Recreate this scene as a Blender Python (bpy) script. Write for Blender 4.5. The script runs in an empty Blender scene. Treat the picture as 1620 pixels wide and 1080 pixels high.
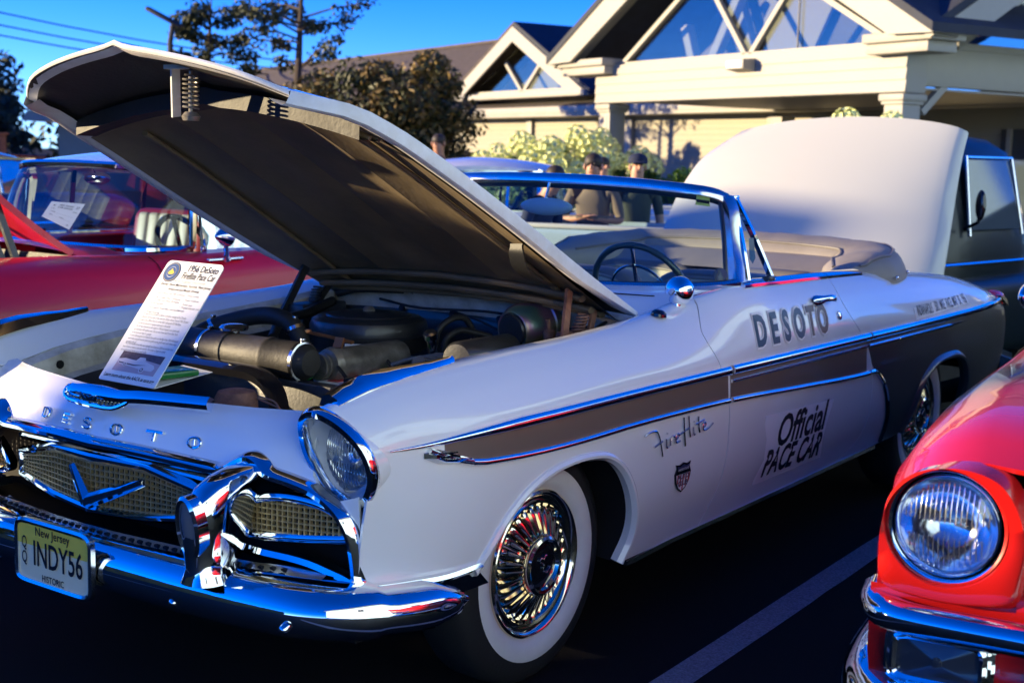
import bpy, bmesh, math, random
from mathutils import Vector as V, Matrix, noise
from mathutils.geometry import delaunay_2d_cdt
PI = math.pi
R = math.radians
scene = bpy.context.scene
COL = scene.collection
rnd = random.Random(7)

# ------------------------------------------------------------------ camera
cam_d = bpy.data.cameras.new('camera')
cam = bpy.data.objects.new('camera', cam_d)
COL.objects.link(cam)
cam_d.sensor_width = 36.0
cam_d.lens = 36.0 * 2153.9 / 1620.0
cam_d.clip_start = 0.05
cam_d.clip_end = 2000
_yaw, _pit, _rol = R(215.938), R(7.698), R(1.436)
_f = V((math.cos(_yaw) * math.cos(_pit), math.sin(_yaw) * math.cos(_pit), -math.sin(_pit)))
_r = V((math.sin(_yaw), -math.cos(_yaw), 0))
_u = _r.cross(_f)
_r2 = _r * math.cos(_rol) + _u * math.sin(_rol)
_u2 = _u * math.cos(_rol) - _r * math.sin(_rol)
cam.matrix_world = Matrix(((_r2.x, _u2.x, -_f.x, 3.187), (_r2.y, _u2.y, -_f.y, 3.065), (_r2.z, _u2.z, -_f.z, 1.543), (0, 0, 0, 1)))
cam_d.dof.use_dof = True
cam_d.dof.focus_distance = 3.9
cam_d.dof.aperture_fstop = 4.8
scene.camera = cam

# ------------------------------------------------------------------ world and sun
SUN_AZ, SUN_EL = R(-54), R(9.0)
world = bpy.data.worlds.new('World')
scene.world = world
world.use_nodes = True
wn, wl = world.node_tree.nodes, world.node_tree.links
wn.clear()
w_out = wn.new('ShaderNodeOutputWorld')
w_bg = wn.new('ShaderNodeBackground')
w_sky = wn.new('ShaderNodeTexSky')
w_sky.sky_type = 'NISHITA'
w_sky.sun_disc = False
w_sky.sun_elevation = SUN_EL
w_sky.sun_rotation = PI / 2 - SUN_AZ
w_sky.altitude = 2000
w_sky.air_density = 0.6
w_sky.dust_density = 0.0
w_sky.ozone_density = 4.0
w_hs = wn.new('ShaderNodeHueSaturation')
w_hs.inputs['Saturation'].default_value = 1.17
w_hs.inputs['Hue'].default_value = 0.522
w_hs.inputs['Value'].default_value = 1.0
w_bg.inputs['Strength'].default_value = 0.074
wl.new(w_sky.outputs[0], w_hs.inputs['Color'])
wl.new(w_hs.outputs[0], w_bg.inputs['Color'])
wl.new(w_bg.outputs[0], w_out.inputs['Surface'])
sun_d = bpy.data.lights.new('sun', 'SUN')
sun_d.energy = 2.0
sun_d.angle = R(0.5)
sun_d.color = (1.0, 0.78, 0.46)
sun = bpy.data.objects.new('sun', sun_d)
COL.objects.link(sun)
_sd = V((math.cos(SUN_EL) * math.cos(SUN_AZ), math.cos(SUN_EL) * math.sin(SUN_AZ), math.sin(SUN_EL)))
sun.rotation_euler = _sd.to_track_quat('Z', 'Y').to_euler()
sun.location = (20, -24, 12)
scene.view_settings.view_transform = 'Standard'
scene.view_settings.look = 'None'
scene.view_settings.exposure = 2.6
scene.view_settings.gamma = 1.0
scene.view_settings.use_curve_mapping = False

# ------------------------------------------------------------------ materials
MATS = {}
def mat(name, col, rough=0.5, metal=0.0, coat=0.0, bump=0.0, bscale=40.0, var=0.0, vscale=6.0, trans=0.0, spec=0.5, col2=None, ior=1.5):
    m = bpy.data.materials.new(name)
    m.use_nodes = True
    nt = m.node_tree
    b = nt.nodes['Principled BSDF']
    b.inputs['Base Color'].default_value = (*col, 1)
    b.inputs['Roughness'].default_value = rough
    b.inputs['Metallic'].default_value = metal
    b.inputs['Coat Weight'].default_value = coat
    b.inputs['Coat Roughness'].default_value = 0.03
    b.inputs['Specular IOR Level'].default_value = spec
    b.inputs['Transmission Weight'].default_value = trans
    b.inputs['IOR'].default_value = ior
    tc = nt.nodes.new('ShaderNodeTexCoord')
    if var > 0 or col2:
        n = nt.nodes.new('ShaderNodeTexNoise')
        n.inputs['Scale'].default_value = vscale
        n.inputs['Detail'].default_value = 6
        n.inputs['Roughness'].default_value = 0.65
        nt.links.new(tc.outputs['Object'], n.inputs['Vector'])
        r = nt.nodes.new('ShaderNodeValToRGB')
        r.color_ramp.elements[0].position = 0.32
        r.color_ramp.elements[1].position = 0.68
        c2 = col2 or tuple(min(1, c * (1 + var)) for c in col)
        c1 = col if col2 else tuple(c * (1 - var) for c in col)
        r.color_ramp.elements[0].color = (*c1, 1)
        r.color_ramp.elements[1].color = (*c2, 1)
        nt.links.new(n.outputs['Fac'], r.inputs['Fac'])
        nt.links.new(r.outputs['Color'], b.inputs['Base Color'])
        if rough > 0.12:
            mr = nt.nodes.new('ShaderNodeMapRange')
            mr.inputs['To Min'].default_value = max(0, rough - 0.1)
            mr.inputs['To Max'].default_value = min(1, rough + 0.1)
            nt.links.new(n.outputs['Fac'], mr.inputs['Value'])
            nt.links.new(mr.outputs[0], b.inputs['Roughness'])
    if bump > 0:
        n2 = nt.nodes.new('ShaderNodeTexNoise')
        n2.inputs['Scale'].default_value = bscale
        n2.inputs['Detail'].default_value = 4
        nt.links.new(tc.outputs['Object'], n2.inputs['Vector'])
        bp = nt.nodes.new('ShaderNodeBump')
        bp.inputs['Strength'].default_value = bump
        bp.inputs['Distance'].default_value = 0.01
        nt.links.new(n2.outputs['Fac'], bp.inputs['Height'])
        nt.links.new(bp.outputs[0], b.inputs['Normal'])
    MATS[name] = m
    return m

def glass_mat(name, tint, fac=1.0, rough=0.0, base=0.03):
    m = bpy.data.materials.new(name)
    m.use_nodes = True
    nt = m.node_tree
    nt.nodes.clear()
    o = nt.nodes.new('ShaderNodeOutputMaterial')
    mx = nt.nodes.new('ShaderNodeMixShader')
    tr = nt.nodes.new('ShaderNodeBsdfTransparent')
    gl = nt.nodes.new('ShaderNodeBsdfGlossy')
    gl.inputs['Roughness'].default_value = rough
    tr.inputs['Color'].default_value = (*tint, 1)
    fr = nt.nodes.new('ShaderNodeFresnel')
    fr.inputs['IOR'].default_value = 1.52
    ma = nt.nodes.new('ShaderNodeMath')
    ma.operation = 'MULTIPLY_ADD'
    ma.inputs[1].default_value = fac
    ma.inputs[2].default_value = base
    nt.links.new(fr.outputs[0], ma.inputs[0])
    nt.links.new(ma.outputs[0], mx.inputs['Fac'])
    nt.links.new(tr.outputs[0], mx.inputs[1])
    nt.links.new(gl.outputs[0], mx.inputs[2])
    nt.links.new(mx.outputs[0], o.inputs['Surface'])
    MATS[name] = m
    return m

mat('white_paint', (0.87, 0.87, 0.85), 0.25, 0, 1.0)
mat('cream_paint', (0.53, 0.53, 0.49), 0.35, 0, 0.5)
mat('tan_paint', (0.17, 0.125, 0.10), 0.3, 0, 0.55)
mat('grey_paint', (0.065, 0.062, 0.056), 0.32, 0, 0.7, var=0.06, vscale=2)
mat('red_paint', (0.68, 0.008, 0.030), 0.35, 0, 0.2)
mat('bright_red_paint', (0.60, 0.010, 0.008), 0.25, 0, 0.75)
mat('chrome', (0.86, 0.87, 0.88), 0.04, 1.0, var=0.02, vscale=9)
mat('worn_chrome', (0.70, 0.71, 0.73), 0.16, 1.0, var=0.08, vscale=25)
mat('gold', (0.80, 0.56, 0.25), 0.12, 1.0)
mat('dull_gold', (0.66, 0.48, 0.22), 0.38, 0.7, var=0.15, vscale=60)
mat('gold_chrome', (0.90, 0.78, 0.60), 0.09, 1.0)
mat('dark', (0.012, 0.012, 0.013), 0.7, spec=0.2)
mat('black_paint', (0.024, 0.025, 0.027), 0.42, 0, 0.3, bump=0.08, bscale=90, var=0.3, vscale=14)
mat('black_gloss', (0.008, 0.008, 0.010), 0.12, 0, 0.6)
mat('rubber', (0.020, 0.020, 0.021), 0.5, bump=0.1, bscale=120, spec=0.3)
mat('whitewall', (0.70, 0.69, 0.68), 0.55, var=0.05, vscale=10)
mat('engine_metal', (0.26, 0.24, 0.21), 0.42, 0.6, bump=0.15, bscale=60, var=0.4, vscale=14)
mat('dirty_white', (0.72, 0.69, 0.62), 0.5, bump=0.1, bscale=60, col2=(0.36, 0.33, 0.27), vscale=9)
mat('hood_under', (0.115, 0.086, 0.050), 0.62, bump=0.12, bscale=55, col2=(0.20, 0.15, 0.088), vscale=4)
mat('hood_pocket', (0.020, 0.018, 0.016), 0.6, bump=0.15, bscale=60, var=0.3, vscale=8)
mat('rust', (0.34, 0.15, 0.09), 0.75, bump=0.25, bscale=90, col2=(0.12, 0.055, 0.04), vscale=18)
mat('copper', (0.55, 0.25, 0.12), 0.4, 0.8)
mat('old_white', (0.78, 0.78, 0.78), 0.35, bump=0.04, bscale=70, col2=(0.66, 0.64, 0.60), vscale=16)
mat('battery_green', (0.03, 0.48, 0.08), 0.35, 0, 0.4)
mat('green_plastic', (0.012, 0.16, 0.035), 0.3, 0, 0.3)
mat('label_white', (0.90, 0.89, 0.88), 0.5)
mat('ink', (0.012, 0.012, 0.016), 0.55)
mat('grey_ink', (0.22, 0.23, 0.25), 0.6)
mat('paper', (0.84, 0.84, 0.83), 0.5)
mat('plate_yellow', (0.95, 0.72, 0.10), 0.4)
mat('plate_cream', (0.92, 0.82, 0.52), 0.4)
mat('decal_blue', (0.035, 0.075, 0.12), 0.35)
mat('decal_brown', (0.13, 0.075, 0.05), 0.35)
mat('badge_red', (0.45, 0.03, 0.04), 0.4)
mat('badge_blue', (0.02, 0.03, 0.10), 0.4)
mat('emblem_blue', (0.02, 0.07, 0.22), 0.5)
mat('emblem_yellow', (0.72, 0.52, 0.05), 0.5)
mat('photo_pink', (0.55, 0.40, 0.42), 0.6)
mat('photo_dark', (0.10, 0.07, 0.08), 0.6, var=0.5, vscale=60)
mat('photo_light', (0.75, 0.66, 0.67), 0.6)
mat('seat_khaki', (0.46, 0.43, 0.32), 0.55, bump=0.08, bscale=150, var=0.06)
mat('seat_grey', (0.13, 0.12, 0.11), 0.5, bump=0.06, bscale=150)
mat('boot_vinyl', (0.24, 0.215, 0.185), 0.55, bump=0.12, bscale=110, var=0.1, vscale=5)
mat('seat_red', (0.40, 0.02, 0.03), 0.45)
mat('seat_cream', (0.72, 0.66, 0.50), 0.45)
mat('dash_blue', (0.022, 0.026, 0.034), 0.45)
mat('wheel_green', (0.05, 0.065, 0.06), 0.3, 0, 0.5)
mat('tail_red', (0.5, 0.015, 0.012), 0.2, 0, 0.5)
mat('teal_paint', (0.003, 0.010, 0.015), 0.4, 0, 0.15)
mat('pale_blue_paint_and_sheen', (0.42, 0.55, 0.62), 0.3, 0, 0.7)  # truck bed paint; also stands in for the mirror's reflection
mat('navy_paint', (0.01, 0.03, 0.12), 0.25, 0, 0.8)
mat('dark_truck', (0.006, 0.008, 0.014), 0.3, 0, 0.6)
mat('siding', (0.32, 0.29, 0.21), 0.65, bump=0.04, bscale=60, var=0.05, vscale=2)
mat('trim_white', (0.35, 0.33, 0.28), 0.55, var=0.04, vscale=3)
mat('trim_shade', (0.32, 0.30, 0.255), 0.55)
mat('shingle_brown', (0.072, 0.056, 0.048), 0.85, bump=0.3, bscale=30, var=0.35, vscale=5)
mat('shingle_slate', (0.028, 0.033, 0.048), 0.8, bump=0.3, bscale=30, var=0.3, vscale=4)
mat('brick', (0.22, 0.10, 0.07), 0.85, var=0.3, vscale=8)
mat('dark_glass', (0.05, 0.07, 0.09), 0.06, 0, 0.0, spec=0.9)
mat('skin_a', (0.48, 0.23, 0.14), 0.5)
mat('skin_b', (0.55, 0.30, 0.20), 0.5)
mat('hair', (0.03, 0.02, 0.015), 0.6)
mat('cloth_orange', (0.78, 0.36, 0.16), 0.8)
mat('cloth_taupe', (0.17, 0.125, 0.09), 0.85, var=0.1)
mat('cloth_navy', (0.012, 0.02, 0.055), 0.85)
mat('cloth_olive', (0.06, 0.075, 0.055), 0.85)
mat('cloth_white', (0.75, 0.75, 0.78), 0.8)
mat('bark', (0.07, 0.05, 0.035), 0.9, bump=0.4, bscale=18, var=0.3)
mat('leaf_dark', (0.050, 0.056, 0.012), 0.6, var=0.4, vscale=1.2)
mat('leaf_bronze', (0.21, 0.135, 0.03), 0.6, var=0.35, vscale=1.2)
mat('leaf_green', (0.075, 0.15, 0.018), 0.55, var=0.4, vscale=2)
mat('leaf_far', (0.030, 0.042, 0.018), 0.7, var=0.4, vscale=0.6)
mat('petal', (0.72, 0.76, 0.34), 0.7, var=0.12, vscale=5)
mat('asphalt', (0.0035, 0.0035, 0.004), 0.85, bump=0.6, bscale=200, col2=(0.014, 0.014, 0.014), vscale=160, spec=0.15)
mat('line_paint', (0.34, 0.36, 0.40), 0.8, bump=0.5, bscale=160, col2=(0.12, 0.13, 0.15), vscale=130)
mat('attic_grey', (0.13, 0.125, 0.105), 0.8, var=0.25, vscale=.6)
mat('wire', (0.02, 0.02, 0.025), 0.6)
mat('plug_grey', (0.10, 0.11, 0.12), 0.5)
mat('lens_amber_clear', (0.22, 0.23, 0.25), 0.10, 0.3, 0.8, spec=0.8)
mat('reflector', (0.94, 0.95, 0.97), 0.10, 0.95)
mat('parking_lens', (0.035, 0.040, 0.050), 0.2, 0, 0.6)
mat('sticker_yellow', (0.62, 0.62, 0.16), 0.5)
glass_mat('windshield_glass', (0.80, 0.93, 0.92), 0.45, 0.0, 0.01)
glass_mat('clear_glass', (0.86, 0.90, 0.92))
glass_mat('blue_glass', (0.55, 0.66, 0.76), 0.55, 0.0, 0.03)
glass_mat('window_glass', (0.82, 0.85, 0.84), 0.22, 0.0, 0.03)
mat('decal_sheet', (0.90, 0.90, 0.89), 0.4, 0, 0.3)
mat('bounce_siding', (0.48, 0.76, 1.0), 0.7)  # siding of the added wing, pale blue to tint its bounced light
glass_mat('lens_glass', (0.95, 0.96, 0.98), 1.0, 0.03, 0.15)
M = MATS

def iridescent():
    m = mat('zinc_iridescent', (0.5, 0.4, 0.2), 0.36, 0.75)
    nt = m.node_tree
    b = nt.nodes['Principled BSDF']
    tc = nt.nodes['Texture Coordinate']
    n = nt.nodes.new('ShaderNodeTexNoise')
    n.inputs['Scale'].default_value = 7
    n.inputs['Detail'].default_value = 1
    nt.links.new(tc.outputs['Object'], n.inputs['Vector'])
    r = nt.nodes.new('ShaderNodeValToRGB')
    e = r.color_ramp.elements
    e[0].position, e[0].color = 0.3, (0.50, 0.36, 0.10, 1)
    e[1].position, e[1].color = 0.7, (0.12, 0.30, 0.32, 1)
    for p, c in ((0.42, (0.45, 0.36, 0.18, 1)), (0.52, (0.42, 0.22, 0.34, 1)), (0.6, (0.22, 0.38, 0.30, 1))):
        k = e.new(p)
        k.color = c
    nt.links.new(n.outputs['Fac'], r.inputs['Fac'])
    nt.links.new(r.outputs['Color'], b.inputs['Base Color'])
iridescent()

# ------------------------------------------------------------------ object helpers
def empty(name, label, cat, loc=(0, 0, 0), rz=0.0, group=None):
    o = bpy.data.objects.new(name, None)
    COL.objects.link(o)
    o.location = loc
    o.rotation_euler = (0, 0, rz)
    o.empty_display_size = 0.2
    o['label'] = label
    o['category'] = cat
    if group:
        o['group'] = group
    return o

def tag(o, label=None, cat=None, group=None, kind=None):
    if label: o['label'] = label
    if cat: o['category'] = cat
    if group: o['group'] = group
    if kind: o['kind'] = kind
    return o

def link_mesh(name, me, m, parent=None):
    o = bpy.data.objects.new(name, me)
    if m is not None and not me.materials:
        for k in (m if isinstance(m, (list, tuple)) else [m]):
            me.materials.append(M[k] if isinstance(k, str) else k)
    COL.objects.link(o)
    if parent is not None:
        o.parent = parent
    return o

def copy_tree(o, parent=None):
    c = o.copy()
    COL.objects.link(c)
    c.parent = parent
    for ch in list(o.children):
        copy_tree(ch, c)
    return c

def crom(pts, t, closed=False):
    n = len(pts)
    if closed:
        t = t % n
        i = int(t)
        f = t - i
        a, b, c, d = pts[(i - 1) % n], pts[i % n], pts[(i + 1) % n], pts[(i + 2) % n]
    else:
        t = max(0.0, min(n - 1.0, t))
        i = min(int(t), n - 2)
        f = t - i
        b, c = pts[i], pts[i + 1]
        a = pts[i - 1] if i > 0 else tuple(2 * p - q for p, q in zip(b, c))
        d = pts[i + 2] if i + 2 < n else tuple(2 * q - p for p, q in zip(b, c))
    return tuple(0.5 * (2 * q + (r_ - p) * f + (2 * p - 5 * q + 4 * r_ - s) * f * f + (3 * q - p - 3 * r_ + s) * f * f * f)
                 for p, q, r_, s in zip(a, b, c, d))

def smooth_path(pts, k=6, closed=False):
    n = len(pts)
    N = n * k if closed else (n - 1) * k + 1
    return [crom(pts, i / k, closed) for i in range(N)]

def hermite(xs, ys, x):
    if x <= xs[0]: return ys[0] + (ys[1] - ys[0]) / (xs[1] - xs[0]) * (x - xs[0])
    if x >= xs[-1]: return ys[-1] + (ys[-1] - ys[-2]) / (xs[-1] - xs[-2]) * (x - xs[-1])
    i = 0
    while x > xs[i + 1]: i += 1
    def sl(j):
        if j == 0: return (ys[1] - ys[0]) / (xs[1] - xs[0])
        if j == len(xs) - 1: return (ys[-1] - ys[-2]) / (xs[-1] - xs[-2])
        a = (ys[j] - ys[j - 1]) / (xs[j] - xs[j - 1])
        b = (ys[j + 1] - ys[j]) / (xs[j + 1] - xs[j])
        wa, wb = xs[j + 1] - xs[j], xs[j] - xs[j - 1]
        return (a * wa + b * wb) / (wa + wb)
    h = xs[i + 1] - xs[i]
    t = (x - xs[i]) / h
    m0, m1 = sl(i) * h, sl(i + 1) * h
    t2, t3 = t * t, t * t * t
    return (2 * t3 - 3 * t2 + 1) * ys[i] + (t3 - 2 * t2 + t) * m0 + (-2 * t3 + 3 * t2) * ys[i + 1] + (t3 - t2) * m1

class MB:
    """collects shapes in one bmesh"""
    def __init__(self):
        self.bm = bmesh.new()
    def box(self, c, s, rot=None, bevel=0.0, seg=2):
        mtx = Matrix.Translation(c)
        if rot is not None:
            mtx = mtx @ (rot.to_4x4() if isinstance(rot, Matrix) else Matrix.Rotation(rot[2], 4, 'Z') @ Matrix.Rotation(rot[1], 4, 'Y') @ Matrix.Rotation(rot[0], 4, 'X'))
        mtx = mtx @ Matrix.Diagonal((*s, 1))
        r = bmesh.ops.create_cube(self.bm, size=1.0, matrix=mtx)
        if bevel > 0:
            es = list({e for v in r['verts'] for e in v.link_edges})
            bmesh.ops.bevel(self.bm, geom=es, offset=bevel, segments=seg, affect='EDGES', profile=0.5)
        return self
    def bar(self, a, b, w, h, bevel=0.0, up=(0, 0, 1)):
        a, b = V(a), V(b)
        d = (b - a)
        L = d.length
        d.normalize()
        s = d.cross(V(up))
        if s.length < 1e-4: s = d.cross(V((1, 0, 0)))
        s.normalize()
        u = s.cross(d)
        rot = Matrix((d, s, u)).transposed()
        return self.box((a + b) / 2, (L, w, h), rot, bevel)
    def grid(self, P, cu=False, cv=False):
        nu, nv = len(P), len(P[0])
        vs = [[self.bm.verts.new(p) for p in row] for row in P]
        for i in range(nu if cu else nu - 1):
            for j in range(nv if cv else nv - 1):
                a, b, c, d = vs[i][j], vs[(i + 1) % nu][j], vs[(i + 1) % nu][(j + 1) % nv], vs[i][(j + 1) % nv]
                try: self.bm.faces.new((a, b, c, d))
                except ValueError: pass
        return vs
    def cap(self, ring):
        try: self.bm.faces.new(ring)
        except ValueError: pass
    def tube(self, path, r, seg=10, caps=True, closed=False, flat=1.0, up=None):
        path = [V(p) for p in path]
        n = len(path)
        rings = []
        prev = None
        for i, p in enumerate(path):
            if closed: d = path[(i + 1) % n] - path[i - 1]
            else: d = path[min(i + 1, n - 1)] - path[max(i - 1, 0)]
            d.normalize()
            if up is not None:
                s = d.cross(V(up))
            elif prev is None:
                s = d.cross(V((0, 0, 1)))
                if s.length < 0.05: s = d.cross(V((1, 0, 0)))
            else:
                s = prev - d * prev.dot(d)
            s.normalize()
            prev = s
            u = s.cross(d)
            rr = r[i] if isinstance(r, (list, tuple)) else r
            rings.append([p + s * rr * math.cos(2 * PI * k / seg) + u * rr * flat * math.sin(2 * PI * k / seg) for k in range(seg)])
        vs = self.grid(rings, cu=closed, cv=True)
        if caps and not closed:
            self.cap(list(reversed(vs[0])))
            self.cap(vs[-1])
        return self
    def sweep(self, path, prof, normals, closed=False, scale=None, prof_closed=True, caps=True):
        """prof = [(out along normal, side)], side axis = tangent x normal"""
        path = [V(p) for p in path]
        n = len(path)
        rings = []
        for i, p in enumerate(path):
            if closed: d = path[(i + 1) % n] - path[i - 1]
            else: d = path[min(i + 1, n - 1)] - path[max(i - 1, 0)]
            d.normalize()
            nn = V(normals[i] if isinstance(normals, list) else normals)
            nn = (nn - d * nn.dot(d)).normalized()
            b = d.cross(nn)
            s = scale[i] if scale else 1.0
            sa, sb = s if isinstance(s, tuple) else (s, s)
            rings.append([p + nn * a * sa + b * c * sb for a, c in prof])
        vs = self.grid(rings, cu=closed, cv=prof_closed)
        if caps and prof_closed and not closed:
            self.cap(list(reversed(vs[0])))
            self.cap(vs[-1])
        return self
    def lathe(self, prof, origin=(0, 0, 0), axis=(0, 0, 1), seg=32, xdir=None, caps=True):
        """prof = [(radius, height along axis)]"""
        o, ax = V(origin), V(axis).normalized()
        x = V(xdir) if xdir else (ax.cross(V((0, 0, 1))) if abs(ax.z) < 0.9 else V((1, 0, 0)))
        x = (x - ax * x.dot(ax)).normalized()
        y = ax.cross(x)
        rings = [[o + ax * h + (x * math.cos(2 * PI * k / seg) + y * math.sin(2 * PI * k / seg)) * r for k in range(seg)] for r, h in prof]
        vs = self.grid(rings, cv=True)
        if caps and prof[0][0] > 1e-6: self.cap(list(reversed(vs[0])))
        if caps and prof[-1][0] > 1e-6: self.cap(vs[-1])
        return self
    def sphere(self, c, r, seg=16, rings=10):
        r = r if isinstance(r, (tuple, list)) else (r, r, r)
        mtx = Matrix.Translation(c) @ Matrix.Diagonal((*r, 1))
        bmesh.ops.create_uvsphere(self.bm, u_segments=seg, v_segments=rings, radius=1.0, matrix=mtx)
        return self
    def prism(self, pts3, d):
        """polygon of 3-D points extruded along vector d"""
        d = V(d)
        a = [self.bm.verts.new(V(p)) for p in pts3]
        b = [self.bm.verts.new(V(p) + d) for p in pts3]
        n = len(a)
        self.cap(list(reversed(a)))
        self.cap(b)
        for i in range(n):
            self.cap([a[i], a[(i + 1) % n], b[(i + 1) % n], b[i]])
        return self
    def poly(self, pts3):
        self.cap([self.bm.verts.new(V(p)) for p in pts3])
        return self
    def build(self, name, m, parent=None, smooth=True, angle=38, recalc=True):
        bm = self.bm
        bmesh.ops.remove_doubles(bm, verts=bm.verts, dist=1e-6)
        if recalc: bmesh.ops.recalc_face_normals(bm, faces=bm.faces)
        me = bpy.data.meshes.new(name)
        bm.to_mesh(me)
        bm.free()
        if smooth:
            me.polygons.foreach_set('use_smooth', [True] * len(me.polygons))
            me.set_sharp_from_angle(angle=R(angle))
        return link_mesh(name, me, m, parent)

def cdt_fill(outline, sp, holes=()):
    """triangulate a 2-D polygon with interior grid points"""
    vs = [V(p) for p in outline]
    loops = [list(range(len(vs)))]
    for h in holes:
        s = len(vs)
        vs += [V(p) for p in h]
        loops.append(list(range(s, len(vs))))
    polys = [[vs[i] for i in lp] for lp in loops]
    def inside(p):
        c = False
        for poly in polys:
            j = len(poly) - 1
            for i in range(len(poly)):
                a, b = poly[i], poly[j]
                if (a.y > p.y) != (b.y > p.y) and p.x < (b.x - a.x) * (p.y - a.y) / (b.y - a.y) + a.x: c = not c
                j = i
        return c
    def near(p):
        for poly in polys:
            j = len(poly) - 1
            for i in range(len(poly)):
                a, b = poly[i], poly[j]
                d = b - a
                t = max(0, min(1, (p - a).dot(d) / max(d.length_squared, 1e-12)))
                if (a + d * t - p).length_squared < (0.45 * sp) ** 2: return True
                j = i
        return False
    nb = len(vs)
    x0, x1 = min(v.x for v in vs), max(v.x for v in vs)
    y0, y1 = min(v.y for v in vs), max(v.y for v in vs)
    pts = list(vs)
    y = y0 + sp * 0.5
    while y < y1:
        x = x0 + sp * 0.5
        while x < x1:
            p = V((x, y))
            if inside(p) and not near(p): pts.append(p)
            x += sp
        y += sp
    edges = [(lp[i], lp[(i + 1) % len(lp)]) for lp in loops for i in range(len(lp))]
    ov, oe, of, iv, ie, if_ = delaunay_2d_cdt(pts, edges, [], 0, 1e-7)
    tris = []
    for f in of:
        c = sum((ov[i] for i in f), V((0, 0))) / len(f)
        if inside(c): tris.append(list(f))
    return ov, tris

def panel(name, outline, fn, m, parent, sp=0.05, sc=(1, 1), rim=0.010, out=1, holes=(), lift=0.0):
    """body panel: outline in the (u, v) of fn, exact normals, turned-in rim"""
    O = [(a * sc[0], b * sc[1]) for a, b in outline]
    H = [[(a * sc[0], b * sc[1]) for a, b in h] for h in holes]
    ov, tris = cdt_fill(O, sp, H)
    e = 1e-3
    def P(q): return V(fn(q[0] / sc[0], q[1] / sc[1]))
    def N(q):
        du = P((q[0] + e, q[1])) - P((q[0] - e, q[1]))
        dv = P((q[0], q[1] + e)) - P((q[0], q[1] - e))
        n = du.cross(dv)
        return n.normalized() * out if n.length > 1e-12 else V((0, 0, 1))
    nor = [N(q) for q in ov]
    pts = [P(q) + n * lift for q, n in zip(ov, nor)]
    faces = []
    for f in tris:
        a, b, c = f[:3]
        fn_ = (pts[b] - pts[a]).cross(pts[c] - pts[a])
        faces.append(f if fn_.dot(nor[a]) >= 0 else list(reversed(f)))
    if rim > 0:
        cnt = {}
        for f in faces:
            for i in range(len(f)):
                cnt[(f[i], f[(i + 1) % len(f)])] = 1
        bd = [k for k in cnt if (k[1], k[0]) not in cnt]
        for a, b in bd:
            na = nor[a] + nor[b]
            fa = V((0, 0, 0)) + (pts[b] - pts[a]).cross(na)
            if fa.length < 1e-12: continue
            fa.normalize()
            i0 = len(pts)
            pts += [pts[a], pts[b], pts[b] - nor[b] * rim, pts[a] - nor[a] * rim]
            nor += [fa] * 4
            faces.append([i0, i0 + 3, i0 + 2, i0 + 1])
    me = bpy.data.meshes.new(name)
    me.from_pydata(pts, [], faces)
    me.polygons.foreach_set('use_smooth', [True] * len(me.polygons))
    me.normals_split_custom_set_from_vertices([tuple(n) for n in nor])
    return link_mesh(name, me, m, parent)

def text_data(s, size=1.0, bold=0.0, shear=0.0, res=3, spacing=1.0, align='CENTER'):
    cu = bpy.data.curves.new('lettering', 'FONT')
    cu.body = s
    cu.size = size
    cu.offset = bold
    cu.shear = shear
    cu.resolution_u = res
    cu.space_character = spacing
    cu.align_x = align
    cu.align_y = 'CENTER'
    o = bpy.data.objects.new('lettering', cu)
    me = bpy.data.meshes.new_from_object(o)
    vs = [tuple(v.co) for v in me.vertices]
    fs = [tuple(p.vertices) for p in me.polygons]
    bpy.data.objects.remove(o)
    bpy.data.meshes.remove(me)
    bpy.data.curves.remove(cu)
    return vs, fs

def text_on(name, s, fn, m, parent, size, bold=0.0, shear=0.0, sx=1.0, spacing=1.0, align='CENTER', depth=0.0):
    """lettering laid on a surface: fn(u, v, lift) -> point"""
    vs, fs = text_data(s, size, bold, shear, spacing=spacing, align=align)
    mb = MB()
    bm = mb.bm
    a = [bm.verts.new(fn(x * sx, y, 0.0)) for x, y, z in vs]
    for f in fs: mb.cap([a[i] for i in f])
    if depth > 0:
        r = bmesh.ops.extrude_face_region(bm, geom=list(bm.faces))
        nv = [g for g in r['geom'] if isinstance(g, bmesh.types.BMVert)]
        bm.verts.index_update()
        lut = {tuple(round(c, 7) for c in a[i].co): i for i in range(len(a))}
        for g in nv:
            i = lut.get(tuple(round(c, 7) for c in g.co))
            if i is not None: g.co = V(fn(vs[i][0] * sx, vs[i][1], depth))
    return mb.build(name, m, parent, smooth=False)
# ================================================================== ground
mb = MB()
n_ = 24
mb.grid([[(-700 + 1400 * i / n_, -700 + 1400 * j / n_, 0) for j in range(n_ + 1)] for i in range(n_ + 1)])
ground = mb.build('asphalt_ground', 'asphalt', smooth=False)
tag(ground, 'black sealed asphalt of the car park', kind='structure')
def painted_line(a, b, w=0.105):
    a, b = V(a), V(b)
    s = V((-(b - a).y, (b - a).x, 0)).normalized() * w / 2
    m_ = MB()
    k = 40
    rg = random.Random(3)
    L, Rr = [], []
    for i in range(k + 1):
        p = a.lerp(b, i / k)
        L.append(p + s * (1 + rg.uniform(-.04, .04)))
        Rr.append(p - s * (1 + rg.uniform(-.04, .04)))
    m_.grid([L, Rr])
    o = m_.build('parking_line', 'line_paint', smooth=False)
    return tag(o, None, None, None, 'structure')
painted_line((3.2, 1.33, .004), (-3.6, 1.05, .004))['label'] = 'worn white bay line between the pace car and the red car'
painted_line((3.2, -1.45, .004), (-3.6, -1.45, .004))['label'] = 'worn white bay line beside the maroon sedan'

# ================================================================== the white pace car
car = empty('convertible_car', 'white 1950s convertible pace car with tan flash and raised hood, filling the middle', 'convertible')

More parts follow.
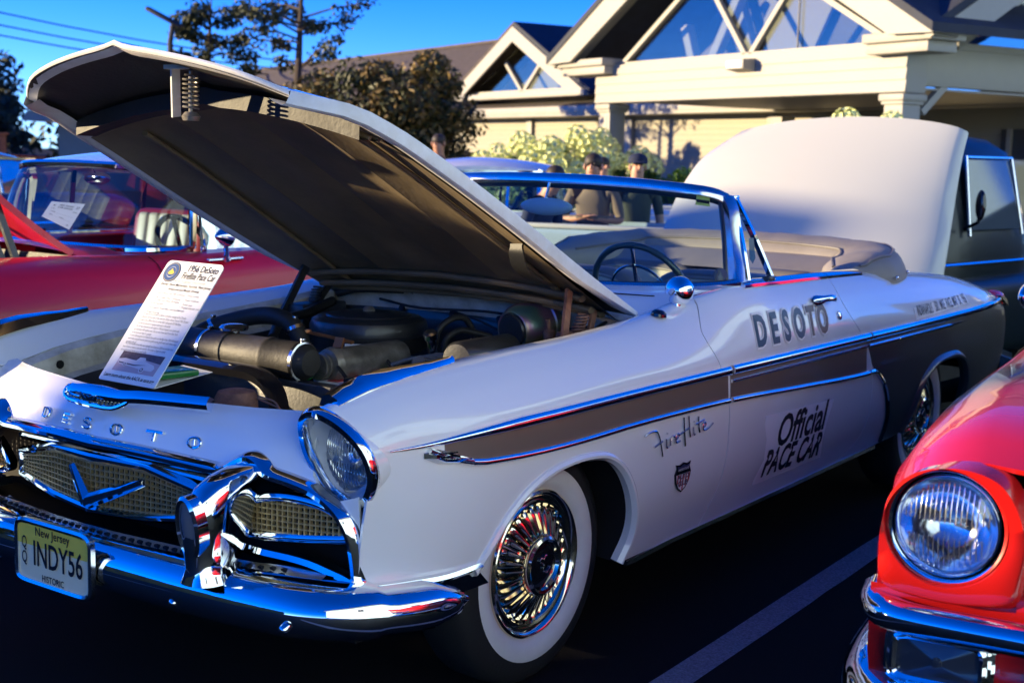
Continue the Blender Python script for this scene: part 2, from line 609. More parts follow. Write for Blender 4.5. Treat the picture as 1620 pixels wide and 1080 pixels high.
NS = 8
STATIONS = [
 (-4.62, [(.60, .800), (.70, .815), (.77, .795), (.81, .755), (.825, .70), (.825, .62), (.815, .53), (.79, .45)]),
 (-4.42, [(.60, .850), (.745, .872), (.82, .855), (.868, .81), (.888, .755), (.893, .65), (.883, .52), (.86, .42)]),
 (-4.15, [(.61, .905), (.77, .930), (.85, .905), (.90, .85), (.92, .79), (.928, .65), (.918, .50), (.89, .39)]),
 (-3.75, [(.64, .975), (.785, .998), (.868, .96), (.922, .89), (.945, .825), (.952, .65), (.943, .49), (.91, .36)]),
 (-3.30, [(.68, 1.030), (.79, 1.045), (.876, 1.00), (.93, .91), (.955, .835), (.963, .65), (.955, .48), (.92, .34)]),
 (-2.85, [(.72, 1.062), (.812, 1.070), (.888, 1.02), (.938, .922), (.957, .836), (.965, .65), (.955, .475), (.915, .33)]),
 (-2.30, [(.775, 1.082), (.838, 1.090), (.902, 1.035), (.943, .925), (.957, .836), (.965, .65), (.955, .47), (.908, .32)]),
 (-1.60, [(.795, 1.092), (.850, 1.100), (.908, 1.040), (.945, .925), (.957, .836), (.965, .65), (.955, .47), (.908, .305)]),
 (-1.15, [(.795, 1.090), (.846, 1.098), (.902, 1.038), (.943, .920), (.957, .834), (.965, .65), (.956, .47), (.908, .297)]),
 (-.95, [(.735, 1.052), (.805, 1.068), (.885, 1.012), (.941, .908), (.957, .830), (.965, .65), (.957, .47), (.910, .295)]),
 (-.70, [(.700, 1.010), (.790, 1.035), (.880, .985), (.940, .898), (.957, .827), (.965, .65), (.958, .47), (.912, .292)]),
 (-.30, [(.690, .975), (.790, 1.012), (.880, .968), (.940, .892), (.957, .823), (.965, .65), (.960, .47), (.920, .29)]),
 (.15, [(.685, .945), (.793, 1.000), (.880, .955), (.937, .882), (.956, .818), (.964, .65), (.962, .50), (.935, .42)]),
 (.45, [(.672, .915), (.788, .985), (.873, .943), (.930, .872), (.947, .800), (.953, .65), (.949, .53), (.938, .45)]),
 (.65, [(.665, .880), (.778, .962), (.860, .925), (.906, .858), (.916, .770), (.919, .65), (.914, .55), (.905, .455)]),
 (.80, [(.665, .830), (.762, .926), (.838, .888), (.880, .820), (.880, .740), (.868, .64), (.862, .55), (.855, .46)]),
]
_XS = [s[0] for s in STATIONS]
_cache = {}
def section(x):
    k = round(x, 4)
    if k not in _cache:
        _cache[k] = [(hermite(_XS, [s[1][i][0] for s in STATIONS], x), hermite(_XS, [s[1][i][1] for s in STATIONS], x)) for i in range(NS)]
    return _cache[k]
def skin(x, t, sg=1):
    y, z = crom(section(x), t)
    return (x, sg * y, z)
def t_of(x, z):
    lo, hi = 1.0, NS - 1.0
    c = section(x)
    for _ in range(30):
        m = (lo + hi) / 2
        if crom(c, m)[1] > z: lo = m
        else: hi = m
    return (lo + hi) / 2
def side(x, z, lift=0.0, sg=1):
    """point on the side skin at x, z"""
    t = t_of(x, z)
    p = V(skin(x, t))
    if lift:
        a, b = V(skin(x, t + .02)), V(skin(x, t - .02))
        c, d = V(skin(x + .01, t)), V(skin(x - .01, t))
        n = (c - d).cross(b - a).normalized()
        if n.y < 0: n = -n
        p = p + n * lift
    return V((p.x, sg * p.y, p.z))
def side_n(x, z, sg=1):
    t = t_of(x, z)
    n = (V(skin(x + .01, t)) - V(skin(x - .01, t))).cross(V(skin(x, t - .02)) - V(skin(x, t + .02))).normalized()
    if n.y < 0: n = -n
    return V((n.x, sg * n.y, n.z))
TS = 0.135
def xz(p): return (p[0], t_of(p[0], p[1]))

FRONT_ARCH = [(.405, .440), (.372, .485), (.306, .56), (.215, .622), (.102, .664), (-.025, .680), (-.15, .676), (-.235, .655), (-.31, .605), (-.365, .53), (-.400, .44), (-.405, .365), (-.375, .292)]
REAR_ARCH = [(-2.80, .345), (-2.85, .44), (-2.91, .535), (-2.98, .592), (-3.09, .632), (-3.23, .647), (-3.41, .640), (-3.53, .60), (-3.60, .52), (-3.63, .43), (-3.64, .365)]
DOOR_FRONT = [(-.985, 1.072), (-.90, 1.00), (-.885, .955), (-.925, .875), (-.972, .800), (-.995, .716), (-.998, .60), (-.985, .50), (-.955, .40), (-.900, .2955)]
DOOR_REAR = [(-2.02, 1.095), (-2.02, 1.02), (-2.085, .94), (-2.165, .870), (-2.262, .778), (-2.31, .66), (-2.312, .55), (-2.29, .45), (-2.23, .375), (-2.12, .330), (-1.975, .314)]
G_ = .0028

def build_side(sg, near):
    nm = 'near' if near else 'far'
    fn = lambda x, t: skin(x, t, sg)
    o_ = 1 if sg > 0 else -1
    arch = smooth_path(FRONT_ARCH, 3)
    df = smooth_path(DOOR_FRONT, 4)
    # front fender
    ol = [(.775, t_of(.775, .462))]
    ol += [xz(p) for p in arch]
    ol += [(-.55, t_of(-.55, .293)), (-.75, t_of(-.75, .294))]
    ol += [(p[0] + G_, t_of(p[0] + G_, p[1])) for p in reversed(df)]
    xt = df[0][0] + G_
    ol += [(xt, .9), (xt, .5), (xt, 0.0)]
    ol += [(x, 0.0) for x in (-.8, -.6, -.4, -.2, 0, .2, .4, .55, .70)]
    ol += [(.765, .25), (.79, .6), (.805, 1.0), (.80, 1.5), (.79, 2.0), (.78, 2.6), (.775, 3.2), (.765, 3.8), (.765, 4.3), (.77, 4.9), (.775, 5.6), (.775, 6.3)]
    fen = panel('front_fender', ol, fn, 'white_paint', car, .05, (1, TS), out=o_)
    # wheel lip bead
    mb = MB()
    ap = smooth_path(FRONT_ARCH, 5)
    mb.sweep([side(*p, sg=sg) for p in ap], [(-.03, .006), (-.004, .012), (.011, .004), (.0125, -.004), (.007, -.013), (-.012, -.02)], [side_n(*p, sg=sg) for p in ap], prof_closed=False) if sg > 0 else \
    mb.sweep([side(*p, sg=sg) for p in ap], [(-.03, -.006), (-.004, -.012), (.011, -.004), (.0125, .004), (.007, .013), (-.012, .02)], [side_n(*p, sg=sg) for p in ap], prof_closed=False)
    mb.build('wheel_arch_lip', 'white_paint', fen)
    # front wheel well
    mb = MB()
    pts = [(p[0], p[1]) for p in smooth_path(FRONT_ARCH, 2)]
    mb.grid([[V((x, sg * (side(x, z).y - .012), z)) for x, z in pts], [V((x * 1.0, sg * .56, z + .02)) for x, z in pts]])
    mb.grid([[V((x, sg * .56, z + .02)) for x, z in pts], [V((x, sg * .56, .30)) for x, z in pts]])
    mb.build('wheel_well', 'dark', fen)
    # door
    dr = smooth_path(DOOR_REAR, 4)
    ol = [(p[0] - G_, t_of(p[0] - G_, p[1])) for p in df]
    ol += [(x, t_of(x, .300 + .004 * (-x - .9))) for x in (-1.2, -1.5, -1.8)]
    ol += [(p[0] + G_, t_of(p[0] + G_, p[1])) for p in reversed(dr)]
    ol += [(dr[0][0] + G_, .6), (dr[0][0] + G_, 0)]
    ol += [(x, 0.0) for x in (-1.9, -1.7, -1.5, -1.3, -1.1)]
    ol += [(df[0][0] - G_, 0), (df[0][0] - G_, .6)]
    door = panel('door', ol, fn, 'white_paint', car, .06, (1, TS), out=o_)
    # rear quarter
    ra = smooth_path(REAR_ARCH, 3)
    ol = [(p[0] - G_, t_of(p[0] - G_, p[1])) for p in dr]
    ol += [(-2.2, t_of(-2.2, .322)), (-2.5, t_of(-2.5, .33))]
    ol += [xz(p) for p in ra]
    ol += [(-3.9, t_of(-3.9, .385)), (-4.15, t_of(-4.15, .405)), (-4.4, t_of(-4.4, .43)), (-4.55, t_of(-4.55, .46))]
    ol += [(-4.58, 5.5), (-4.6, 4), (-4.58, 2.5), (-4.55, 1.2), (-4.5, 0.5), (-4.4, 0)]
    ol += [(x, 0.0) for x in (-4.2, -4.0, -3.8, -3.6, -3.4, -3.2, -3.0, -2.8, -2.6, -2.4, -2.2)]
    ol += [(dr[0][0] - G_, 0), (dr[0][0] - G_, .6)]
    qua = panel('rear_quarter', ol, fn, 'white_paint', car, .07, (1, TS), out=o_)
    if near:
        # grey lower rear paint
        UP = .832
        curve = smooth_path([(-2.20, .700), (-2.30, .690), (-2.38, .655), (-2.45, .60), (-2.50, .516), (-2.535, .42), (-2.545, .345)], 4)
        ol = [(x, t_of(x, UP)) for x in (-4.57, -4.3, -4.0, -3.7, -3.4, -3.1, -2.8, -2.5)]
        rear_up = [(p[0] - G_, p[1]) for p in dr if .70 < p[1] < UP]
        ol += [(rear_up[0][0] - .003, t_of(rear_up[0][0], UP))] + [xz(p) for p in rear_up]
        ol += [xz(p) for p in curve if p[0] < -2.325]
        ol += [(-2.65, t_of(-2.65, .336))]
        ol += [xz((p[0] + .001, p[1] + .001)) for p in ra]
        ol += [(-3.9, t_of(-3.9, .386)), (-4.15, t_of(-4.15, .406)), (-4.4, t_of(-4.4, .431)), (-4.54, t_of(-4.54, .462)), (-4.575, 5.5)]
        panel('lower_colour_panel', ol, fn, 'grey_paint', qua, .07, (1, TS), rim=.002, out=o_, lift=.0022)
        mb = MB()
        ap = smooth_path(REAR_ARCH, 5)
        mb.sweep([side(*p, lift=.002) for p in ap], [(-.03, .006), (-.004, .014), (.014, .005), (.016, -.006), (.009, -.018), (-.006, -.03)], [side_n(*p) for p in ap], prof_closed=False)
        mb.build('wheel_arch_lip', 'grey_paint', qua)
        # tan flash on fender and door
        def lower(x):
            return hermite([-2.4, -2.2, -1.6, -.97, -.354, 0., .30, .44, .53], [.690, .690, .712, .738, .744, .740, .748, .760, .785], x)
        def upper(x):
            return hermite([-2.4, -.97, 0, .45, .60, .70], [.835, .833, .828, .822, .816, .815], x)
        def flash(xa, xb, par, m):
            k = max(4, int(abs(xb - xa) / .08))
            xs = [xa + (xb - xa) * i / k for i in range(k + 1)]
            ol = [(x, t_of(x, upper(x))) for x in xs] + [(x, t_of(x, lower(x))) for x in reversed(xs)]
            panel('colour_flash', ol, fn, m, par, .05, (1, TS), rim=.002, out=o_, lift=.0022)
        flash(-.985, .53, fen, 'tan_paint')
        flash(-2.235, -1.003, door, 'tan_paint')
        # bright mouldings
        def mould(xa, xb, zf, par, w, h, name='side_moulding', taper=None, m='chrome', lift=.002):
            k = max(6, int(abs(xb - xa) / .05))
            xs = [xa + (xb - xa) * i / k for i in range(k + 1)]
            prof = [(0, -.5), (.55, -.46), (.95, -.2), (1, 0.05), (.9, .25), (.5, .45), (0, .5)]
            pr = [(a * h, b * w) for a, b in prof]
            sc = [taper(i / k) for i in range(k + 1)] if taper else None
            m_ = MB()
            m_.sweep([side(x, zf(x), lift=lift) for x in xs], pr, [side_n(x, zf(x)) for x in xs], scale=sc)
            return m_.build(name, m, par)
        up_t = lambda f: min(1.0, .15 + 3.2 * f) if f < .3 else 1.0
        mould(.705, -.982, lambda x: upper(x) + .004, fen, .034, .020, taper=up_t)
        mould(-1.004, -2.245, lambda x: upper(x) + .004, door, .036, .020)
        mould(-2.262, -4.56, lambda x: upper(x) + .004, qua, .036, .020)
        mould(-1.004, -2.23, lambda x: upper(x) - .034, door, .012, .012)
        mould(-2.248, -3.55, lambda x: upper(x) - .036, qua, .018, .012, taper=lambda f: 1.0 if f < .8 else max(.15, (1 - f) * 5))
        mould(.44, -.982, lambda x: lower(x) - .004, fen, .020, .013)
        mould(-1.004, -2.255, lambda x: lower(x) - .004, door, .020, .013)
        # bow of the flash at the front
        m_ = MB()
        bow = smooth_path([(.44, .757), (.50, .772), (.555, .793), (.585, .806)], 5)
        m_.sweep([side(*p, lift=.002) for p in bow], [(0, -.009), (.011, -.006), (.013, 0), (.011, .006), (0, .009)], [side_n(*p) for p in bow])
        m_.build('flash_bow', 'chrome', fen)
        m_ = MB()
        tip = [(.600, .801), (.555, .806), (.50, .789), (.43, .766), (.48, .757), (.555, .768), (.60, .787)]
        ctr = side(.52, .783, lift=.018)
        ring = [side(*p, lift=.002) for p in tip]
        m_.grid([ring, [a.lerp(ctr, .35) + side_n(*p) * .010 for a, p in zip(ring, tip)], [a.lerp(ctr, .6) for a in ring]], cv=True)
        m_.build('flash_ornament', 'chrome', fen)
        m_ = MB()
        for zz in (.774, .783, .792):
            m_.bar(side(.50, zz, lift=.014), side(.545, zz + .003, lift=.014), .006, .004)
        m_.build('flash_ornament_ribs', 'black_gloss', fen)
        # curve moulding round the grey rear
        m_ = MB()
        cp = smooth_path([(-2.262, .690), (-2.32, .686), (-2.38, .655), (-2.45, .60), (-2.50, .516), (-2.535, .42), (-2.545, .345)], 6)
        m_.sweep([side(*p, lift=.003) for p in cp], [(0, -.010), (.011, -.008), (.014, 0), (.011, .008), (0, .010)], [side_n(*p) for p in cp])
        m_.build('curve_moulding', 'chrome', qua)
    # rocker moulding
    m_ = MB()
    xs = [-.42 - i * .07 for i in range(31)]
    m_.sweep([V((x, sg * (skin(x, 7)[1] - .004), skin(x, 7)[2] - .006)) for x in xs], [(-.01, -.012), (.008, -.010), (.010, .004), (0, .008)], V((0, sg, 0)))
    m_.build('sill_moulding', 'worn_chrome', car)
    return fen, door, qua

fen_l, door_l, qua_l = build_side(1, True)
fen_r, door_r, qua_r = build_side(-1, False)

# ---- inner structure that closes the body (floor, tub walls)
mb = MB()
for sg in (1, -1):
    xs = [.7, .45, -.45, -.9, -1.6, -2.3, -2.75, -3.7, -4.3]
    mb.grid([[V((x, sg * (section(x)[0][0] - .01), section(x)[0][1] - .012)) for x in xs], [V((x, sg * (section(x)[0][0] - .02), .45)) for x in xs]])
    for xa, xb in ((-.42, -2.75), (-3.7, -4.5)):
        k = 12
        row = [xa + (xb - xa) * i / k for i in range(k + 1)]
        mb.grid([[V((x, sg * (skin(x, 5)[1] - .03), .75)) for x in row], [V((x, sg * (skin(x, 6)[1] - .03), .42)) for x in row], [V((x, sg * (skin(x, 7)[1] - .02), skin(x, 7)[2] + .01)) for x in row], [V((x, sg * .3, .24)) for x in row]])
mb.box((-2.0, 0, .27), (5.2, 1.4, .04))
mb.build('underbody', 'dark', car)

# ---- tail: rear deck, rear panel, tail lamp
mb = MB()
rows = []
for x, zc, w in ((-2.95, 1.09, .74), (-3.3, 1.068, .70), (-3.75, 1.02, .66), (-4.1, .955, .64), (-4.35, .895, .625), (-4.5, .84, .62), (-4.58, .74, .62), (-4.60, .60, .62), (-4.58, .48, .62)):
    rows.append([(x - .05 * (1 - (v / 5.) ** 2), w * v / 5., zc - (zc - section(x)[0][1] if zc > .8 else 0) * abs(v / 5.) ** 2.2) for v in range(-5, 6)])
mb.grid(rows)
mb.build('rear_deck', 'white_paint', car, angle=60)
for sg in (1, -1):
    m_ = MB()
    m_.grid([[skin(-4.55, t * .5, sg) for t in range(15)], [(-4.62, sg * .60, .78 - .025 * t) for t in range(15)]])
    m_.build('tail_panel', 'white_paint' if sg < 0 else 'grey_paint', car)
    m_ = MB()
    m_.sphere((-4.50, sg * .79, .825), (.13, .06, .055), 16, 10)
    tl = m_.build('tail_lamp', 'tail_red', car)
    m_ = MB()
    m_.prism([(-4.30, sg * .872, .868), (-4.42, sg * .872, .845), (-4.50, sg * .86, .80), (-4.42, sg * .876, .815), (-4.36, sg * .88, .835)], (0, sg * .02, 0))
    m_.build('tail_lamp_bezel', 'black_gloss', tl)
m_ = MB()
m_.sweep([(-4.35, .93, .47), (-4.62, .86, .47), (-4.72, .5, .47), (-4.74, 0, .47), (-4.72, -.5, .47), (-4.62, -.86, .47), (-4.35, -.93, .47)], [(-.03, -.07), (.03, -.05), (.04, 0), (.03, .05), (-.03, .07)], [V((0, 1, 0)), V((-.6, .8, 0)), V((-1, .2, 0)), V((-1, 0, 0)), V((-1, -.2, 0)), V((-.6, -.8, 0)), V((0, -1, 0))])
m_.build('rear_bumper', 'chrome', car)

# ---- nose: lettered front panel
def plan(y):
    y = abs(y)
    return hermite([0, .10, .34, .50, .60, .66, .72, .80, .86, .95], [.868, .864, .838, .820, .798, .774, .760, .757, .750, .70], y)
def fprof(z):
    return hermite([.48, .60, .68, .73, .78, .83, .86, .878, .89], [.0, .012, .026, .021, 0, -.018, -.040, -.070, -.10], z)
def nose(y, z): return (plan(y) + fprof(z), y, z)
def lip(y): return .874 + .010 * min(1, abs(y) / .6) ** 2
BROW = [(0, .737), (.14, .738), (.27, .734), (.40, .729), (.455, .728), (.485, .738), (.515, .758), (.545, .768), (.575, .757), (.605, .736), (.66, .722), (.72, .708), (.78, .688), (.82, .660), (.842, .62), (.852, .56), (.856, .49)]
half = smooth_path(BROW, 4)
top = [(y, lip(y)) for y in (0, .08, .16, .24, .32, .40, .48, .56, .61, .645)]
ol_h = top + [(.678, .874), (.694, .84), (.700, .79), (.714, .742), (.752, .704), (.80, .690), (.863, .71), (.863, .60), (.862, .49)]
ol = ol_h + list(reversed(half)) + [(-y, z) for y, z in half[1:]] + [(-y, z) for y, z in reversed(ol_h)][:-1]
nose_o = panel('nose_panel', ol, nose, 'white_paint', car, .04, out=1, rim=.012)
# turned-in lip of the engine opening
m_ = MB()
ys = [-.645 + 1.29 * i / 30 for i in range(31)]
m_.grid([[nose(y, lip(y) - .001) for y in ys], [(plan(y) - .085, y * .995, lip(y) - .012) for y in ys], [(plan(y) - .09, y * .99, lip(y) - .07) for y in ys]])
m_.build('opening_flange', 'white_paint', nose_o)

# brow moulding
bp = [(-y, z) for y, z in reversed(half[1:])] + half
m_ = MB()
m_.sweep([V(nose(y, z)) + V((.004, 0, 0)) for y, z in bp], [(-.01, -.020), (.012, -.017), (.026, -.006), (.027, .004), (.014, .015), (-.01, .018)], V((1, 0, 0)))
m_.build('grille_brow', 'chrome', car)
m_ = MB()
inner = [(y, z - .034) for y, z in bp if abs(y) < .44]
m_.sweep([V(nose(y, z)) + V((-.03, 0, 0)) for y, z in inner], [(-.03, -.012), (.008, -.012), (.014, 0), (.004, .014), (-.03, .014)], V((1, 0, 0)))
m_.build('grille_inner_brow', 'chrome', car)

# letters D E S O T O
def letter(ch, y0, w=.034, h=.026):
    base = V(nose(y0, .782))
    def q(dx, dz, l): # dx to the viewer's right = +y
        p = V(nose(y0 + dx, .782 + dz))
        return p + V((1, 0, .15)).normalized() * l
    m_ = MB()
    def stroke(pts, r=.0036, closed=False):
        m_.tube([q(a * w, b * h, .004) for a, b in pts], r, 8, closed=closed)
    ov = [(.5 * math.cos(2 * PI * k / 20), .5 * math.sin(2 * PI * k / 20)) for k in range(20)]
    if ch == 'D': stroke([(-.45, -.45), (-.45, .45), (.05, .48), (.42, .28), (.5, 0), (.42, -.28), (.05, -.48)], closed=True)
    if ch == 'E':
        stroke([(.5, .45), (-.45, .42), (-.5, 0), (-.45, -.42), (.5, -.45)])
        stroke([(-.5, 0), (.35, 0)])
    if ch == 'S': stroke(smooth_path([(.5, .35), (.2, .5), (-.35, .45), (-.45, .2), (-.1, .03), (.35, -.1), (.45, -.32), (.1, -.5), (-.5, -.38)], 4))
    if ch == 'O':
        stroke([(a * 1.25, b) for a, b in ov], closed=True)
        stroke([(-.05, .28), (.05, -.28)], .0028)
    if ch == 'T':
        stroke([(-.85, .42), (.85, .42)], .0042)
        stroke([(0, .42), (.02, -.5)], .0045)
    return m_.build('chrome_letter', 'chrome', nose_o)
for ch, y0 in zip('DESOTO', (-.278, -.168, -.065, .062, .205, .345)):
    tag(letter(ch, y0), 'chrome letter ' + ch)

# hood ornament bar with mesh badge
orn = MB()
bar_p = [(.872, -.155, .868), (.880, -.12, .872), (.884, -.05, .874), (.884, .10, .877), (.878, .17, .883), (.866, .24, .886), (.846, .34, .888), (.834, .40, .889)]
orn.sweep(smooth_path(bar_p, 4), [(-.012, -.018), (.010, -.018), (.016, -.006), (.016, .006), (.006, .016), (-.012, .018)], V((1, 0, .45)), scale=[.45 + .55 * min(1, i / 5) for i in range(29)])
orn_o = orn.build('nose_bar', 'chrome', car)
m_ = MB()
frame = [(.893, -.125, .872), (.898, -.10, .850), (.898, .055, .845), (.893, .115, .858), (.884, .14, .882), (.880, .02, .893), (.882, -.10, .885)]
m_.tube(smooth_path(frame, 3, True), .0075, 8, closed=True)
m_.build('badge_frame', 'chrome', orn_o)
m_ = MB()
m_.poly([V(p) + V((-.003, 0, 0)) for p in frame])
m_.build('badge_field', 'dull_gold', orn_o, recalc=False)
m_ = MB()
for i in range(15):
    y = -.105 + i * .0158
    for dz, dy in ((.036, .02), (.036, -.02)):
        m_.bar((.8955, y - dy / 2, .851), (.8865, y + dy / 2, .851 + dz), .0022, .003)
m_.build('badge_mesh', 'worn_chrome', orn_o)
m_ = MB()
m_.prism([(.901, -.045, .878), (.902, -.02, .862), (.902, .03, .876), (.902, .0, .868), (.9025, .035, .858), (.9025, -.03, .856)], (.006, 0, .002))
m_.build('badge_bird', 'chrome', orn_o)

# ---- grille
m_ = MB()
def cav(x, f=1.0): return [(x, y * f, z) for y, z in [(-.83, .50), (-.82, .63), (-.74, .69), (-.6, .715), (-.45, .72), (0, .725), (.45, .72), (.6, .715), (.74, .69), (.82, .63), (.83, .50), (.4, .47), (0, .465), (-.4, .47)]]
fr = [(plan(p[1]) - .012, p[1], p[2]) for p in cav(0)]
bk = [(.70, p[1] * .96, p[2]) for p in cav(0)]
vs = m_.grid([fr, bk], cv=True)
m_.cap(vs[1])
m_.build('grille_cavity', 'dark', car)

def gx(y):
    return .905 - .17 * abs(y) ** 1.15
grille = MB()
GO = [(-.40, .655), (-.20, .700), (0, .704), (.20, .700), (.40, .655), (.40, .585), (.20, .562), (0, .556), (-.20, .562), (-.40, .585)]
gp = []
for i in range(len(GO)):
    a, b = GO[i], GO[(i + 1) % len(GO)]
    for k in range(4): gp.append((a[0] + (b[0] - a[0]) * k / 4, a[1] + (b[1] - a[1]) * k / 4))
grille.sweep([(gx(y) + .003, y, z) for y, z in gp], [(-.02, -.011), (.006, -.011), (.012, -.004), (.012, .004), (.006, .011), (-.02, .011)], V((1, 0, 0)), closed=True)
grille_o = grille.build('grille', 'chrome', car)
def gtop(y): return hermite([0, .2, .4], [.704, .700, .655], abs(y))
def gbot(y): return hermite([0, .2, .4], [.556, .562, .585], abs(y))
m_ = MB()
ny = 44
for i in range(ny + 1):
    y = -.395 + .79 * i / ny
    m_.bar((gx(y), y, gbot(y)), (gx(y), y, gtop(y)), .0042, .010, up=(1, 0, 0))
for r_ in range(1, 9):
    prev = None
    for i in range(17):
        y = -.395 + .79 * i / 16
        p = V((gx(y), y, gbot(y) + (gtop(y) - gbot(y)) * r_ / 9))
        if prev is not None: m_.bar(prev, p, .010, .0042)
        prev = p
tag(m_.build('grille_mesh', 'dull_gold', grille_o, smooth=False), kind='stuff')
m_ = MB()
mesh_back = [[(gx(y) - .035, y, gbot(y) + .0), (gx(y) - .035, y, gtop(y))] for y in (-.4, -.2, 0, .2, .4)]
m_.grid(mesh_back)
m_.build('grille_back', 'dark', grille_o)
# V emblem
m_ = MB()
for tipp, w0 in (((.925, -.058, .676), .020), ((.905, .222, .666), .020)):
    a = V((.938, .020, .588))
    b = V(tipp)
    d = (b - a).normalized()
    for off, wd, rr in ((0, .026, .010),):
        n = d.cross(V((1, 0, 0))).normalized()
        ring0 = [a + n * .022, a + n * .010 + V((.014, 0, 0)), a - n * .010 + V((.014, 0, 0)), a - n * .022]
        ring1 = [b + n * .010, b + n * .004 + V((.008, 0, 0)), b - n * .004 + V((.008, 0, 0)), b - n * .010]
        vs = m_.grid([ring0, ring1])
        m_.cap([v for v in vs[1]])
        m_.bar(a + V((.016, 0, .004)), b + V((.010, 0, 0)), .006, .006)
m_.build('v_emblem', 'chrome', grille_o)

# side grilles outboard of the guards
for sg in (1, -1):
    OV = smooth_path([(.475, .600), (.53, .652), (.60, .676), (.68, .682), (.76, .668), (.815, .632), (.826, .598), (.76, .588), (.66, .580), (.57, .575), (.505, .580)], 4, True)
    sgx = lambda y: .842 - .085 * max(0.0, (y - .475) / .35) ** 1.6
    m_ = MB()
    m_.sweep([(sgx(y), sg * y, z) for y, z in OV], [(-.02, -.010), (.006, -.010), (.011, -.003), (.011, .003), (.006, .010), (-.02, .010)], V((1, 0, 0)), closed=True)
    so = m_.build('side_grille', 'chrome', car)
    m_ = MB()
    def rng(y):
        zs = []
        for i in range(len(OV)):
            a, b = OV[i], OV[(i + 1) % len(OV)]
            if (a[0] - y) * (b[0] - y) <= 0 and a[0] != b[0]: zs.append(a[1] + (b[1] - a[1]) * (y - a[0]) / (b[0] - a[0]))
        return (min(zs), max(zs)) if len(zs) >= 2 else None
    for i in range(1, 23):
        y = .478 + .346 * i / 23
        q = rng(y)
        if q: m_.bar((sgx(y) - .006, sg * y, q[0]), (sgx(y) - .006, sg * y, q[1]), .004, .010, up=(1, 0, 0))
    for k in range(7):
        z = .590 + k * .0145
        prev = None
        for i in range(1, 24):
            y = .478 + .346 * i / 24
            q = rng(y)
            ok = q and q[0] < z < q[1]
            p = V((sgx(y) - .006, sg * y, z))
            if ok and prev is not None: m_.bar(prev, p, .010, .004)
            prev = p if ok else None
    tag(m_.build('grille_mesh', 'dull_gold', so, smooth=False), kind='stuff')
    # lower chrome bar and perforated strip
    m_ = MB()
    lo = smooth_path([(.50, .545), (.60, .530), (.72, .515), (.82, .500), (.856, .490)], 4)
    m_.sweep([(plan(y) + .03, sg * y, z) for y, z in lo], [(-.03, -.012), (.010, -.014), (.016, 0), (.008, .012), (-.03, .012)], V((1, 0, 0)))
    m_.build('lower_bar', 'chrome', car)

# lower perforated valance behind the bumper
m_ = MB()
ys = [-.80 + 1.6 * i / 32 for i in range(33)]
m_.grid([[(plan(y) + .060, y, .520 - .01 * abs(y)) for y in ys], [(plan(y) + .10, y, .500 - .01 * abs(y)) for y in ys], [(plan(y) + .10, y, .470) for y in ys]])
val = m_.build('valance', 'worn_chrome', car)
m_ = MB()
for i in range(46):
    y = -.68 + i * .0302
    for k in range(2):
        m_.box((plan(y) + .074 + .015 * k, y + .007 * k, .5135 - .01 * abs(y) - .0075 * k), (.010, .013, .007))
tag(m_.build('valance_holes', 'dark', val, smooth=False), kind='stuff')

# ---- bumper
def bump_path():
    pts = [(.50, .985, .415), (.62, .985, .420), (.74, .955, .428), (.84, .90, .434), (.915, .80, .438), (.955, .65, .440), (.975, .45, .440), (.985, .22, .440), (.988, 0, .440)]
    h = smooth_path(pts, 5)
    return h + [(p[0], -p[1], p[2]) for p in reversed(h[:-1])]
bpth = bump_path()
nb = len(bpth)
nrm = []
for i in range(nb):
    a, b = V(bpth[max(i - 1, 0)]), V(bpth[min(i + 1, nb - 1)])
    d = b - a
    nrm.append(V((-d.y, d.x, 0)).normalized())
prof = [(-.075, .066), (-.03, .068), (.005, .060), (.026, .040), (.034, .018), (.033, -.008), (.024, -.034), (.006, -.055), (-.025, -.066), (-.075, -.066)]
sc = []
for i in range(nb):
    e = min(i, nb - 1 - i)
    s = min(1.0, math.sqrt(max(.004, (e + .02) / 5.0)) * .85 + .15) if e < 5 else 1.0
    sc.append((1.0 if e > 1 else .5, s * (.86 if e < 12 else 1)))
m_ = MB()
m_.sweep(bpth, [(a, -b) for a, b in prof], nrm, scale=sc)
bumper = m_.build('front_bumper', 'chrome', car, angle=50)
if True:
    for y in (-.45, .45, -.76, .80):
        m_ = MB()
        xx = .965 if abs(y) < .6 else .925
        m_.lathe([(.0, .012), (.008, .010), (.013, .004), (.014, -.012)], (xx + .038, y, .412), (1, .1 * y, -.35), 14)
        m_.build('bumper_bolt', 'chrome', bumper)
m_ = MB()
ym = [i / 10. for i in range(-9, 10)]
m_.grid([[(plan(y) + .10, y, .435) for y in ym], [(plan(y) + .04, y * .98, .37) for y in ym], [(plan(y) - .2, y * .95, .33) for y in ym]])
m_.build('under_valance', 'dark', car)

# fender bottom moulding and dark apron by the wheel
for sg in (1, -1):
    m_ = MB()
    pth = smooth_path([(.80, .862, .484), (.74, .892, .478), (.64, .915, .470), (.52, .938, .464), (.385, .945, .466)], 4)
    m_.sweep(pth, [(-.02, -.010), (.010, -.010), (.016, 0), (.008, .009), (-.02, .010)], V((.35, sg, 0)))
    m_.grid([[(p[0], sg * (p[1] - .012), p[2] - .008) for p in pth], [(p[0] - .03 - .08 * i / 16, sg * (p[1] - .05), p[2] - .085) for i, p in enumerate(pth)]]) if sg > 0 else None
    if sg < 0:
        for v in m_.bm.verts: v.co.y = -abs(v.co.y)
    m_.build('apron_moulding', 'chrome', car)

